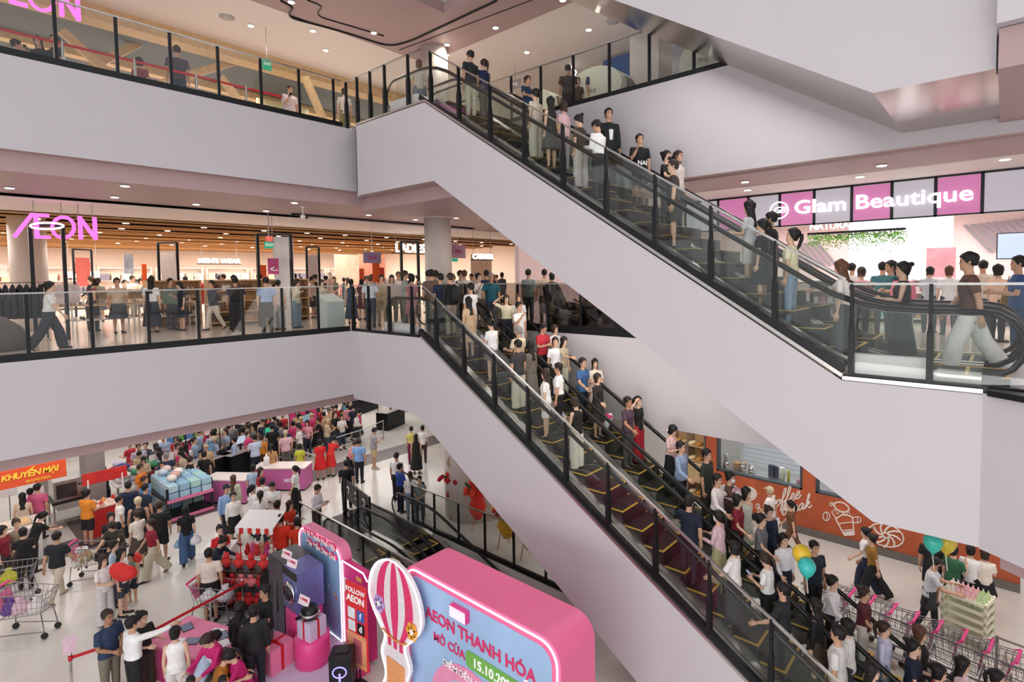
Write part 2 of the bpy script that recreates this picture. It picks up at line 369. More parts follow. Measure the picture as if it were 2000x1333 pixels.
def escalator(label, line, x0, z0, x1, z1, yc, group=None, zmin=None):
    e = empty('escalator', (x0, yc, z0)); tag(e, label, 'escalator', group)
    off = V((-x0, -yc, -z0))
    def part(name, b, m, smooth=False): b.v = [tuple(V(p)+off) for p in b.v]; return b.build(name, m, e, smooth)
    # steps
    n = int((z0-z1)/.25)
    for k in range(-3, n+4):
        z = z0-.25*max(0, min(k, n)); x = x0+.2+k*((x1-x0)/n)
        if zmin is not None and z < zmin: continue
        o = link('step', STEPM, e, (x-x0, 0, z-z0+.0))
    for s in (-1, 1):
        y = yc+s*.5
        P = rail_pts(line, x0, z0, x1, z1, .95, y)
        b = MB(); b.tube(P, [(.022, .04)]*len(P), 8); part('handrail', b, RUBBER, True)
        Q = rail_pts(line, x0, z0, x1, z1, .90, y)[9:-9]
        S = rail_pts(line, x0, z0, x1, z1, .16, y)[9:-9]
        b = MB()
        b.tube([(p[0], p[1], p[2]+.02) for p in Q], [(.02, .02)]*len(Q), 6); part('rail_track', b, CHROME, True)
        for a0, a1 in ((0, 6), (6, 12), (12, 18), (18, 24), (24, 30), (30, len(Q)-1)):
            b = MB()
            for k in range(a0, a1):
                b.add([V(S[k])+V((0, -.006, 0)), V(S[k+1])+V((0, -.006, 0)), V(Q[k+1])+V((0, -.006, 0)), V(Q[k])+V((0, -.006, 0))], [(0, 1, 2, 3)])
            b2 = MB(); vs = [V(p) for p in S[a0:a1+1]]+[V(p) for p in Q[a0:a1+1]][::-1]; b2.prism([p+V((0, -.006, 0)) for p in vs], (0, .012, 0))
            part('glass_panel', b2, GLASS)
        # skirt and deck
        b = MB(); K = S
        for i in range(len(K)-1):
            a, c = V(K[i]), V(K[i+1])
            y0, y1 = (-.02, .10) if s > 0 else (-.10, .02)
            vs = [a+V((0, y0, 0)), c+V((0, y0, 0)), c+V((0, y1, 0)), a+V((0, y1, 0)), a+V((0, y0, -.42)), c+V((0, y0, -.42)), c+V((0, y1, -.42)), a+V((0, y1, -.42))]
            b.add(vs, [(0, 1, 2, 3), (4, 7, 6, 5), (0, 4, 5, 1), (3, 2, 6, 7)])
        part('skirt_panel', b, STEEL)
    return e
E_LN, E_LF = 9.15, 10.5          # lane centres (near, far)
up_e = lambda x: 11.84-.6324*(x+10.449)
lo_e = lambda x: 6.2-.6216*(x+10.72)
UX0, UX1, LX0, LX1 = -10.449, -10.449+(L3-L2)/.6324, -10.72, -10.72+6.2/.6216
escalator('upper escalator lane on the near side, carrying riders up to the third level', up_e, UX0, L3, UX1, L2, E_LN)
escalator('upper escalator lane on the far side, against the white gallery wall', up_e, UX0, L3, UX1, L2, E_LF)
escalator('lower escalator lane on the near side, carrying riders up with their backs turned', lo_e, LX0, L2, LX1, 0, E_LN, zmin=-.1)
escalator('crowded lower escalator lane on the far side carrying riders down to the ground floor', lo_e, LX0, L2, LX1, 0, E_LF, zmin=-.1)
bs_e = lambda x: 0-.36*(x+12.6)
escalator('dark escalator lane sinking to the basement beside the glass barrier, nearer of two', bs_e, -12.6, 0, -12.6+3.0/.36, -3.0, 8.15)
escalator('dark escalator lane sinking to the basement, the one nearer the flower stands', bs_e, -12.6, 0, -12.6+3.0/.36, -3.0, 9.45)
# steel decks between the lanes
for nm, ln, xa, za, xb, zb in (('trim_10', up_e, UX0, L3, UX1, L2), ('trim_11', lo_e, LX0, L2, LX1, 0)):
    b = MB(); b.beam((xa+.2, 9.825, za+.06), (xb-.2, 9.825, zb+.2), .3, .1); b.beam((xa+.2, 11.03, za), (xb-.2, 11.03, zb+.12), .12, .1)
    b.beam((xa+.2, 8.56, za), (xb-.2, 8.56, zb+.12), .14, .1)
    struct(nm, b, STEEL)
# ---- glass barriers: posts, panes, top rail, base shoe
def post_mesh(h):
    b = MB(); b.box(-.02, .02, -.035, .035, 0, h); b.box(-.035, .035, -.05, .05, 0, h*.52)
    b.loft([[V((x, y, z)) for x, y in ((-w, -d), (w, -d), (w, d), (-w, d))] for w, d, z in ((.035, .05, h*.5), (.02, .035, h*.62))])
    return b.mesh('post', BLACK)
POSTM = post_mesh(1.26); POSTS = MB().box(-.03, .03, -.022, .022, 0, 1.26).mesh('post', BLACK)
def barrier(label, p0, p1, ts, h=1.27, group=None, base=True, glass=GLASS, slim=True, shoe=.14):
    p0, p1 = V(p0), V(p1); d = p1-p0; e = empty('glass_barrier', p0); tag(e, label, 'glass barrier', group)
    ang = math.atan2(d.y, d.x); nrm = V((-math.sin(ang), math.cos(ang), 0))
    for t in ts:
        o = link('post', POSTS if slim else POSTM, e, d*t, ang); o.scale.z = h/1.26
    tt = [t for t in ts]
    if tt[0] > .02: tt = [0]+tt
    if tt[-1] < .98: tt = tt+[1]
    for a, c in zip(tt[:-1], tt[1:]):
        a_, c_2 = a+.02/d.length, c-.02/d.length
        q = [d*a_+V((0, 0, .05)), d*c_2+V((0, 0, .05)), d*c_2+V((0, 0, h-.02)), d*a_+V((0, 0, h-.02))]
        b = MB(); b.prism([p-nrm*.006 for p in q], nrm*.012); b.build('glass_pane', glass, e)
    b = MB(); b.beam(V((0, 0, h)), d+V((0, 0, h)), .045, .03); b.build('top_rail', STEEL, e)
    if base: b = MB(); b.beam(V((0, 0, shoe/2)), d+V((0, 0, shoe/2)), .09, shoe); b.build('base_shoe', BLACK, e)
    return e
def even(a, b, step, first): # parameter values along |b-a|
    n = abs(b-a); return [first/n+i*step/n for i in range(int((n-first)/step)+1)]
XB = XL-.07
barrier('long glass barrier with black posts along the second floor edge before the shoe store', (XB, -4.2, L2), (XB, 8.28, L2), even(-4.2, 8.28, .965, .0))
barrier('long glass barrier with black posts along the third floor edge at upper left', (XB, -2.6, L3), (XB, 8.24, L3), even(-2.6, 8.24, .965, .0))
YP = Y1+.07
barrier('short level glass barrier beside the top landing of the upper escalator', (-13.95, YP, L3), (-10.68, YP, L3), [.0, .17, .36, .56, .86], slim=False, base=False)
barrier('sloping glass barrier with thick black posts beside the upper escalator', (-10.68, YP, L3+.09), (-1.62, YP, L2+.09), [(.4+.968*i)/9.06 for i in range(9)], slim=False, shoe=.12)
barrier('level glass barrier at the foot of the upper escalator beside the man in brown', (-1.58, YP, L2+.03), (.22, YP, L2+.03), [.02, .5], slim=False, shoe=.06)
barrier('short level glass barrier beside the top landing of the lower escalator', (-13.9, YP, L2), (-10.9, YP, L2), [.0, .26, .58, .9], slim=False, shoe=.07)
barrier('sloping glass barrier with thick black posts beside the lower escalator', (-10.9, YP, lo(-10.79)+.06), (-.85, YP, lo(-.85)+.07), [(.63+.965*i)/10.05 for i in range(10)], slim=False, shoe=.12)
barrier('smoked glass barrier along the back gallery on the second floor over the massage chairs', (-13.4, YB+.05, L2), (-1.7, YB+.05, L2), even(-13.4, -1.7, 1.065, 1.09), glass=GLASSD, shoe=.2)
barrier('glass barrier along the third floor gallery before the jewellery counters', (-12.4, YB, L3), (-1.8, YB, L3), even(-12.4, -1.8, 1.045, .05), shoe=.12)
barrier('glass barrier along the near side of the basement escalator pit', (-15.4, 7.38, 0), (-7.0, 7.38, 0), even(-15.4, -7.0, 1.1, .0), h=1.2, shoe=.08)
barrier('glass barrier along the far side of the basement escalator pit before the flower stands', (-13.9, 10.25, 0), (-7.0, 10.25, 0), even(-13.9, -7.0, 1.08, .0), h=1.2, shoe=.12)
b = MB(); b.box(.22, .36, YP-.1, YP+.08, L2, L2+1.34); o = b.build('corner_post', BLACK); tag(o, 'thick black corner post closing the barrier at the right edge', 'post')
b = MB(); b.prism([(-.12, Y1-.12, L2), (3.3, 6.0, L2), (3.3, 6.35, L2), (-.12, Y1+.12, L2)], (0, 0, .07)); struct('trim_12', b, BLACK)
barrier('glass barrier continuing past the thick corner post at the right edge', (.42, 7.98, L2+.06), (3.2, 6.14, L2+.06), [.3, .6, .9], slim=False, shoe=.06)
# black landing plates of the basement escalators and the framed gates at their head
b = MB(); b.box(-16.2, PX0, 7.6, 10.1, .0, .02); struct('floor_plate', b, mat('black_floor_plate', '#201d1c', .25, .4))
def frame_gate(label, x, y, w, h, pane, rz=0):
    e = empty('frame_gate', (x, y, 0), rz); tag(e, label, 'gate')
    for x_ in (0, w*.52, w): b = MB(); b.box(x_-.03, x_+.03, -.03, .03, 0, h); b.build('post', BLACK, e)
    b = MB(); b.box(0, w, -.02, .02, h-.05, h); b.box(0, w, -.02, .02, .12, .18); b.build('crossbar', BLACK, e)
    b = MB(); b.box(.03, w-.03, -.004, .004, .5 if pane else .18, h-.05); b.build('panel', DARK if pane else GLASS, e)
    if pane:
        for k in range(3):
            b = MB(); b.lathe((0, 0, 0), [(.11, -.01), (.11, .01)], 18)
            b.v = [(p[0]+w*(.15+.32*k), p[2]-.02, p[1]+h*.75) for p in b.v]; b.build('sign_disc', WHITE, e)
            b = MB(); b.tube([(w*(.15+.32*k)+.05*math.cos(t*.7), -.04, h*.75+.065*math.sin(t*.7)) for t in range(9)], .012, 5, True); b.build('pictogram', BLACK, e)
    return e
frame_gate('black hoarding with round white prohibition signs at the head of the basement escalator', -16.2, 9.3, 2.0, 1.15, True, -.18)
frame_gate('empty black metal frame gate standing beside the man in the blue shirt', -15.5, 11.0, 1.5, 1.1, False, -.15)
# ================================================================ PEOPLE: one continuous body mesh, hair and clothes as children
def nv(*a): return V(a).normalized()
# arms: (upper arm direction, forearm direction) for +x side first; mirrored x for the other side unless given
POSES = {
 'stand': dict(), 
 'stand2': dict(armL=((-.18, .0, -1), (-.05, .35, -.9)), legR=((.06, .06, -1), (.03, -.02, -1))),
 'clasp': dict(armR=((.12, .12, -1), (-.55, .62, -.35)), armL=((-.12, .12, -1), (.55, .62, -.35))),
 'cross': dict(armR=((.15, .18, -1), (-.86, .45, .12)), armL=((-.15, .18, -1), (.86, .45, .02))),
 'phone': dict(armR=((.12, .15, -1), (-.38, .82, .25)), armL=((-.12, .15, -1), (.38, .82, .25)), head=(.38, 0)),
 'phone1': dict(armR=((.12, .1, -1), (-.15, .75, .55)), head=(.3, .15)),
 'railR': dict(armR=((.38, .42, -.85), (.22, .86, -.35))),
 'railL': dict(armL=((-.38, .42, -.85), (-.22, .86, -.35))),
 'reach': dict(armR=((.25, .75, -.5), (.05, .98, -.05)), lean=.08),
 'wave': dict(armR=((.85, .1, .42), (-.72, .12, .55))),
 'point': dict(armR=((.35, .9, -.05), (.3, .95, .05))),
 'hip': dict(armR=((.55, -.18, -.8), (-.55, .45, -.55))),
 'drink': dict(armR=((.2, .35, -.9), (-.25, .55, .8)), head=(-.03, .1)),
 'walk': dict(armR=((.12, .34, -.95), (.05, .6, -.8)), armL=((-.12, -.34, -.95), (-.08, -.12, -1)), legR=((.02, -.36, -.93), (0, -.55, -.83)), legL=((-.02, .38, -.92), (0, .16, -.98)), lean=.05),
 'walk2': dict(armL=((-.12, .28, -.95), (-.05, .7, -.6)), armR=((.12, -.28, -.95), (.08, -.05, -1)), legL=((-.02, -.28, -.95), (0, -.5, -.86)), legR=((.02, .3, -.95), (0, .1, -1)), lean=.03),
 'push': dict(armR=((.12, .55, -.8), (.05, .98, -.02)), armL=((-.12, .55, -.8), (-.05, .98, -.02)), legR=((.02, -.22, -.97), (0, -.4, -.92)), legL=((-.02, .24, -.97), (0, .06, -1)), lean=.12, head=(.1, 0)),
 'carry': dict(armR=((.15, .2, -1), (-.2, .95, .1)), armL=((-.15, .2, -1), (.2, .95, .1))),
 'lean': dict(armR=((.15, .6, -.75), (-.1, .95, -.2)), armL=((-.15, .6, -.75), (.1, .95, -.2)), lean=.42, head=(.15, 0)),
 'sit': dict(armR=((.12, .55, -.8), (-.3, .95, .0)), armL=((-.12, .55, -.8), (.3, .95, .0)), legR=((.12, .98, -.12), (.02, -.05, -1)), legL=((-.12, .98, -.12), (-.02, -.05, -1)), lean=.3, head=(.3, 0)),
 'look': dict(head=(-.25, .2)),
 'bagL': dict(armL=((-.2, .15, -1), (.05, .75, .1))),
}
HEADZ = 1.452
class Sk:                                       # joint positions of one pose (height 1.68, facing +y)
    def __init__(s, pose, fem):
        p = POSES[pose]; s.fem = fem; s.p = p
        s.lean = p.get('lean', 0.); s.hp, s.hy = p.get('head', (0., 0.))
        s.sw = .158 if fem else .182; s.hw = .088 if fem else .085
        s.hipz = .87
        lo_ = []
        s.leg = {}
        for sd, k in ((1, 'R'), (-1, 'L')):
            t, c = p.get('leg'+k, ((sd*.03, 0, -1), (0, -.01, -1)))
            h = V((sd*s.hw, 0, s.hipz)); kn = h+nv(*t)*.41; an = kn+nv(*c)*.38
            fw = V((sd*.12, 1, 0)).normalized()
            if c[1] < -.3: fw = (fw+V((0, 0, -.75))).normalized()
            s.leg[k] = [h, kn, an, fw]; lo_.append(an.z-(.08 if c[1] >= -.3 else .13))
        s.dz = -min(lo_)
        for k in s.leg:
            for i in range(3): s.leg[k][i] = s.leg[k][i]+V((0, 0, s.dz))
        s.Mb = Matrix.Translation((0, 0, s.hipz+s.dz)) @ Matrix.Rotation(-s.lean, 4, 'X') @ Matrix.Translation((0, 0, -s.hipz))
        s.Mh = s.Mb @ Matrix.Translation((0, 0, HEADZ-.01)) @ Matrix.Rotation(-s.hp, 4, 'X') @ Matrix.Rotation(s.hy, 4, 'Z') @ Matrix.Translation((0, 0, .01))
        s.arm = {}
        for sd, k in ((1, 'R'), (-1, 'L')):
            u, f = p.get('arm'+k, ((sd*.16, -.02, -1), (sd*.02, .14, -1)))
            S = s.Mb @ V((sd*s.sw, 0, 1.335)); E = S+nv(*u)*.275; Wr = E+nv(*f)*.24
            s.arm[k] = [S, E, Wr, sd]
def tor(s, b, rings, n=16):
    b.loft([[s.Mb @ V((rx*math.cos(t*2*math.pi/n), cy+ry*math.sin(t*2*math.pi/n), z)) for t in range(n)] for z, rx, ry, cy in rings])
def limb(b, pts, rad, n=10):                     # smooth tapered limb through joints
    b.tube(pts, rad, n)
def body_mb(s):
    b = MB(); f = s.fem
    k = .93 if f else 1
    tor(s, b, [(.80, .09, .08, 0), (.86, .155, .105, -.01), (.93, .158 if f else .15, .108, -.01), (1.04, .118 if f else .135, .092, 0), (1.15, .13*k, .1, .005), (1.25, .165*k, .105, .01), (1.32, .15*k, .088, 0), (1.36, .10, .068, -.005), (1.395, .056, .056, 0), (1.50, .05, .055, .01)])
    n = 16
    hd = [(0, .022, .03, .062), (.018, .042, .058, .04), (.05, .058, .080, .018), (.09, .068, .092, .006), (.13, .074, .098, 0), (.17, .073, .096, -.004), (.20, .06, .082, -.006), (.22, .038, .052, -.006), (.229, .01, .015, -.006)]
    b.loft([[s.Mh @ V((rx*math.cos(t*2*math.pi/n), cy+ry*math.sin(t*2*math.pi/n), z)) for t in range(n)] for z, rx, ry, cy in hd])
    for kk in 'RL':
        S, E, Wr, sd = s.arm[kk]
        m1 = S.lerp(E, .5); m2 = E.lerp(Wr, .35)
        a = .9 if f else 1.08
        limb(b, [S+V((-sd*.02, 0, .02)), S.lerp(E, .12), m1, E, m2, E.lerp(Wr, .8), Wr], [.045*a, .05*a, .043*a, .037*a, .038*a, .028*a, .024*a])
        h, kn, an, fw = s.leg[kk]
        limb(b, [h+V((0, 0, .04)), h.lerp(kn, .3), h.lerp(kn, .75), kn, kn.lerp(an, .3), kn.lerp(an, .75), an-(an-kn).normalized()*-.02], [.082, .082, .062, .052, .053, .037, .034])
        limb(b, [an-fw*.05+V((0, 0, -.03)), an+V((0, 0, -.02)), an+fw*.08+V((0, 0, -.045)), an+fw*.17+V((0, 0, -.06))], [.03, .036, .032, .018], 8)
    return b
def hands(s, b):
    for kk in 'RL':
        S, E, Wr, sd = s.arm[kk]
        d = (Wr-E).normalized(); inn = V((-sd, 0, 0))*.8+V((0, 0, -.6))
        if abs(d.z) > .8: inn = V((-sd, .1, 0))
        n_ = (inn-d*inn.dot(d)).normalized(); w = n_.cross(d)
        w = w if w.y*1+abs(w.y)*0 >= 0 or abs(w.y) < .2 else -w        # thumb side forward / up
        if abs(d.z) <= .8 and w.x*sd > 0: w = -w
        pl = Wr+d*.085
        rings = []
        for t, ru, rv in ((-.01, .024, .02), (.03, .036, .016), (.07, .04, .015), (.09, .038, .013)):
            c = Wr+d*t; rings.append([c+w*(ru*math.cos(i*math.pi/5))+n_*(rv*math.sin(i*math.pi/5)) for i in range(10)])
        b.loft(rings)
        for i, L in enumerate((.068, .078, .072, .056)):
            a = pl+w*(.03-.02*i); d1 = (d+n_*.35).normalized(); d2 = (d+n_*.9).normalized()
            b.tube([a-d*.015, a+d1*L*.5, a+d1*L*.5+d2*L*.5], [.0095, .009, .007], 5)
        a = Wr+d*.03+w*.03; d1 = (d*.7+w*.7+n_*.25).normalized(); d2 = (d+w*.2+n_*.4).normalized()
        b.tube([a-w*.012, a+d1*.04, a+d1*.04+d2*.03], [.012, .011, .008], 5)
def face(s, b):
    H = s.Mh
    b.mi(0).loft([[H @ V(p) for p in q] for q in (((-.006, .092, .122), (.006, .092, .122), (.005, .088, .122), (-.005, .088, .122)), ((-.015, .108, .088), (.015, .108, .088), (.014, .086, .083), (-.014, .086, .083)))])
    for sd in (-1, 1):
        M = H.to_3x3()
        b.mi(0).ball(H @ V((sd*.076, -.005, .11)), .012, .022, .032, 8, 5, M)
        b.mi(1).ball(H @ V((sd*.031, .085, .119)), .0145, .008, .0075, 8, 4, M)
        b.mi(1).box(sd*.031-.018, sd*.031+.018, .084, .093, .136, .142, H)
    b.mi(2).ball(H @ V((0, .084, .052)), .024, .012, .009, 10, 4, H.to_3x3())
    b.mi(0)
def top_mb(s, kind):
    b = MB(); f = s.fem; k = .93 if f else 1.03
    hem = {'crop': .98, 'tucked': .95}.get(kind[1:], .84 if kind[0] != 'j' else .80)
    o = .02 if kind[0] != 'j' else .03
    R = [(hem, .158*k+o+.004, .112+o, -.008), (.95, .152*k+o, .108+o, -.006), (1.05, (.125 if f else .14)+o, .095+o, 0), (1.15, .138*k+o, .103+o, .006), (1.25, .166*k+o, .108+o, .01), (1.315, .152*k+o, .092+o*.8, 0), (1.36, .105+o*.6, .072+o*.6, -.004), (1.392, .068, .066, 0)]
    R = [r for i, r in enumerate(R) if i == 0 or r[0] > hem+.02]
    tor(s, b, R)
    if kind[0] != 'v':
        for kk in 'RL':
            S, E, Wr, sd = s.arm[kk]; a = .92 if f else 1.05
            A = S+V((-sd*.06, 0, .0))
            if kind[0] == 's': limb(b, [A, S, S.lerp(E, .45), S.lerp(E, .72)], [.045*a, .06*a, .06*a, .064*a], 12)
            else: limb(b, [A, S, S.lerp(E, .5), E, E.lerp(Wr, .5), E.lerp(Wr, .93)], [.045*a, .058*a, .055*a, .05*a, .045*a, .038*a], 12)
    return b
def ctr(s, z):                                   # leg centres at a height below the hip
    out = []
    for kk in 'RL':
        h, kn, an, fw = s.leg[kk]
        for a, c in ((h, kn), (kn, an)):
            if (a.z-z)*(c.z-z) <= 0 and abs(a.z-c.z) > 1e-3: out.append(a.lerp(c, (a.z-z)/(a.z-c.z))); break
        else: out.append(an if z < an.z else h)
    return out
def bottom_mb(s, kind):
    b = MB(); o = .016
    tor(s, b, [(.80, .10, .09, 0), (.86, .16+o, .11+o, -.01), (.93, .158+o, .108+o, -.008), (.99, .135+o, .1+o, 0), (1.0, .11, .09, 0)])
    if kind in ('trousers', 'wide', 'shorts'):
        for kk in 'RL':
            h, kn, an, fw = s.leg[kk]; w = {'trousers': .0, 'wide': .045, 'shorts': .016}[kind]
            up_ = h+V((0, 0, .06))
            if kind == 'shorts': limb(b, [up_, h.lerp(kn, .25), h.lerp(kn, .6), h.lerp(kn, .88)], [.08, .1, .098, .096], 12)
            else: limb(b, [up_, h.lerp(kn, .25), h.lerp(kn, .7), kn, kn.lerp(an, .4), an.lerp(kn, .1), an+(an-kn).normalized()*.03], [.08, .1+w*.3, .082+w*.6, .07+w*.8, .068+w, .055+w*1.15, .055+w*1.25], 12)
    else:
        hem = {'skirt': .46, 'long': .2, 'mini': .62}[kind]+s.dz
        rings = []; n = 20
        if s.p.get('legR', (0, (0, 0, -1)))[0] and POSES['sit'] is s.p:
            for kk in 'RL':
                h, kn, an, fw = s.leg[kk]; limb(b, [h, h.lerp(kn, .5), kn], [.1, .1, .085], 12)
            return b
        for i in range(7):
            z = .95+s.dz+(hem-.95-s.dz)*i/6
            a, c = ctr(s, min(z, s.hipz+s.dz)); m = (a+c)/2
            rx = max(abs(a.x-c.x)/2+.085, .165)+.012*i; ry = max(abs(a.y-c.y)/2+.08, .115)+.016*i
            rings.append([V((m.x*.3+rx*math.cos(t*2*math.pi/n)*(1+.03*(t % 2)*(i > 3)), m.y*(i/6)+ry*math.sin(t*2*math.pi/n)*(1+.03*(t % 2)*(i > 3)), z)) for t in range(n)])
        b.loft(rings)
    return b
def shoe_mb(s, kk):
    h, kn, an, fw = s.leg[kk]; b = MB(); up_ = V((0, 0, 1)); x = fw.cross(up_).normalized(); y = x.cross(fw)
    if y.z < 0: y = -y
    base = an+V((0, 0, 0))-y*.078
    rings = []
    for t, w, hh in ((-.075, .022, .05), (-.06, .034, .085), (0, .038, .08), (.06, .043, .062), (.12, .045, .048), (.165, .035, .038), (.185, .015, .025)):
        c = base+fw*t; rings.append([c+x*(w*math.cos(i*2*math.pi/10))+y*(max(0, hh*.5+hh*.55*math.sin(i*2*math.pi/10))) for i in range(10)])
    b.loft(rings); return b
def hair_mb(kind):                               # in head space
    b = MB(); n = 20
    def surf(z):
        hd = [(-.5, .066, .085, -.01), (0, .06, .082, .0), (.05, .062, .083, .008), (.09, .071, .093, .003), (.13, .077, .1, -.003), (.17, .077, .099, -.007), (.20, .067, .088, -.008), (.225, .045, .06, -.008), (.243, .01, .015, -.008)]
        for (z0, a0, c0, y0), (z1, a1, c1, y1) in zip(hd[:-1], hd[1:]):
            if z <= z1: t = (z-z0)/(z1-z0); return a0+(a1-a0)*t, c0+(c1-c0)*t, y0+(y1-y0)*t
        return .01, .015, -.008
    fem = kind != 'short' and kind != 'grey' and kind != 'cap'
    grow = .012 if not fem else .016
    if kind == 'cap': grow = .014
    drop = {'long': -.26, 'bob': .0, 'short': .055, 'cap': .06, 'pony': .03, 'bun': .03}.get(kind, .05)
    def zb(a):                                   # a: 0 = front
        a = abs((a+math.pi) % (2*math.pi)-math.pi)
        if fem and kind in ('long', 'bob'): fr = .165; sd_ = .02 if kind == 'long' else .01
        else: fr = .178; sd_ = .105
        if a < .75: return fr
        if a < 1.25: return fr+(sd_-fr)*(a-.75)/.5
        return sd_+(drop-sd_)*min(1, (a-1.25)/.9)
    rings_o, rings_i = [], []
    for i in range(11):
        ro, ri = [], []
        for t in range(n):
            a = t*2*math.pi/n; z = .243-(.243-zb(a))*(i/10)**.8
            rx, ry, cy = surf(z)
            g_ = grow*min(1, i/2+.3)
            if z < .02: g_ += min(.03, (.02-z)*.12)
            x = (rx+g_)*math.sin(a); y = cy+(ry+g_)*math.cos(a)
            if z < 0: y = min(y, .03)
            ro.append(V((x, y, z+(grow if i == 0 else grow*.5*(1-i/10)))))
            ri.append(V((x*.8, (y-cy)*.8+cy, z+.004)))
        rings_o.append(ro); rings_i.append(ri)
    b.loft(rings_o+rings_i[::-1])
    if kind == 'pony': b.tube([(0, -.09, .16), (0, -.135, .15), (0, -.15, .08), (0, -.14, -.03), (0, -.125, -.13)], [.022, .03, .034, .028, .008], 8)
    if kind == 'bun': b.ball((0, -.11, .2), .045, .045, .04)
    if kind == 'cap': b.loft([[V((x*.075, y, z)) for x, y, z in ((-1, .06, .172), (-.6, .15, .158), (0, .175, .155), (.6, .15, .158), (1, .06, .172))], [V((x*.075, y, z+.01)) for x, y, z in ((-1, .06, .172), (-.6, .15, .158), (0, .175, .155), (.6, .15, .158), (1, .06, .172))]])
    return b
SKIN = mat('skin', '#c79a7e', .5, vary=.04); SKIN2 = mat('skin_light', '#d9b096', .5, vary=.04); SKIN3 = mat('skin_tan', '#a97c60', .5, vary=.04)
EYE = mat('eye_dark', '#231a17', .4); LIP = mat('lips', '#a8625a', .5)
HAIRC = {'k': mat('black_hair', '#161312', .6, vary=.2, scale=40), 'b': mat('dark_brown_hair', '#33231b', .6, vary=.2, scale=40), 'o': mat('auburn_hair', '#5a3a26', .6, vary=.2, scale=40), 'g': mat('grey_hair', '#8a8580', .5, vary=.15, scale=40), 'w': C('#d8d4cc'), 'n': C('#23242c'), 'c': C('#c8b89a')}
_PM = {}; _SK = {}; _need = {}
def skel(pose, fem):
    if (pose, fem) not in _SK: _SK[pose, fem] = Sk(pose, fem)
    return _SK[pose, fem]
PEOPLE = []
def person(px, py, where, turn, pose, top, bottom, hair, label, H=None, fem=None, skin=None, shoe='#2a2726', x=None, y=None, group=None, foot=None, at=None, acc='', dz=0):
    """px, py: crown of the head in the photograph; where: floor or escalator lane; turn: 0 faces the camera, 90 faces right, 180 away"""
    if fem is None: fem = hair[0] in ('long', 'pony', 'bun', 'bob')
    H0 = H or (1.57 if fem else 1.68)
    sk = skel(pose, fem); hd = sk.Mh @ V((0, 0, .243)); top_h = hd.z*H0/1.68
    if where in FLOORS:
        z = FLOORS[where]
        if at: P = V(at); z = P.z
        elif foot: P = onz(foot[0], foot[1], z)
        elif x is not None: P = onx(px, py, x)
        elif y is not None: P = ony(px, py, y)
        else: P = onz(px, py, z+top_h)
        P.z = z
        if foot and not H:
            d_ = (P-CAM).dot(CG); H0 = min(max((foot[1]-py)/CF*d_*1.68/hd.z, 1.45), 1.8)
    else:
        yl, ln, x0, z0, x1, z1 = LANES[where]; Q = ony(px, py, yl); xx = min(max(Q.x, x0-1.2), x1+1)
        n = int(round((z0-z1)/.25)); k = round((xx-x0-.2)/((x1-x0)/n)); k = max(-3, min(n+3, k))
        z = z0-.25*max(0, min(k, n)); xs = x0+.2+k*((x1-x0)/n)
        xx = min(max(xx, xs-.02), xs+.02) if 0 < k < n else xx
        top_h = Q.z-z; H1 = top_h*1.68/hd.z
        H0 = min(max(H1, 1.48 if fem else 1.55), 1.70 if fem else 1.80) if H is None else H
        P = V((xx, yl, z+.012))
    if dz: P.z += dz
    if isinstance(turn, str): ang = {'up': math.pi/2, 'dn': -math.pi/2, 'upc': math.pi/2+.5, 'dnc': -math.pi/2-.6, 'cam': math.pi, 'dnb': -math.pi/2+.5, 'upb': math.pi/2-.6, 'back': 0}[turn]
    else:
        to = CAM-P; ang = math.atan2(to.y, to.x)-math.pi/2+math.radians(turn)
    PEOPLE.append(dict(P=P, ang=ang, s=H0/1.68, pose=pose, fem=fem, top=top, bot=bottom, hair=hair, label=label, skin=skin, shoe=shoe, group=group, acc=acc))
FLOORS = {'G': 0., 'L2': L2, 'L3': L3}
LANES = {'un': (E_LN, up_e, UX0, L3, UX1, L2), 'uf': (E_LF, up_e, UX0, L3, UX1, L2), 'ln': (E_LN, lo_e, LX0, L2, LX1, 0), 'lf': (E_LF, lo_e, LX0, L2, LX1, 0)}
for nm, off in (('a', -.22), ('b', .22)):
    for q_ in ('un', 'uf', 'ln', 'lf'): v_ = LANES[q_]; LANES[q_+nm] = (v_[0]+off, *v_[1:])
def remesh_all(jobs):                            # jobs: key -> (MB, voxel, extra MB builder, mats)
    tmp = []
    for key, (b, vox, extra, mats) in jobs.items():
        o = link('tmp', b.mesh('tmp', mats[0])); m = o.modifiers.new('r', 'REMESH'); m.mode = 'VOXEL'; m.voxel_size = vox; m.use_smooth_shade = True
        m2 = o.modifiers.new('s', 'SMOOTH'); m2.factor = .5; m2.iterations = 4
        tmp.append((key, o, extra, mats))
    bpy.context.view_layer.update(); dg = bpy.context.evaluated_depsgraph_get()
    for key, o, extra, mats in tmp:
        me = bpy.data.meshes.new_from_object(o.evaluated_get(dg))
        if extra:
            e = MB(); n0 = len(me.vertices)
            e.v = [tuple(v.co) for v in me.vertices]; e.f = [tuple(p.vertices) for p in me.polygons]; e.m = [0]*len(e.f)
            extra(e); bpy.data.meshes.remove(me); me = e.mesh(key[0], mats, True)
        else:
            me.materials.clear()
            for m in mats: me.materials.append(m)
            me.polygons.foreach_set('use_smooth', [True]*len(me.polygons))
        me.name = key[0]; _PM[key] = me
    for key, o, extra, mats in tmp:
        d = o.data; bpy.data.objects.remove(o); bpy.data.meshes.remove(d)
def slot(o, i, m): o.material_slots[i].link = 'OBJECT'; o.material_slots[i].material = m
TOPN = {'s': 'shirt', 'l': 'shirt', 'v': 'sleeveless_top', 'j': 'jacket'}
BOTN = {'trousers': 'trousers', 'wide': 'trousers', 'shorts': 'shorts', 'skirt': 'skirt', 'long': 'skirt', 'mini': 'skirt'}
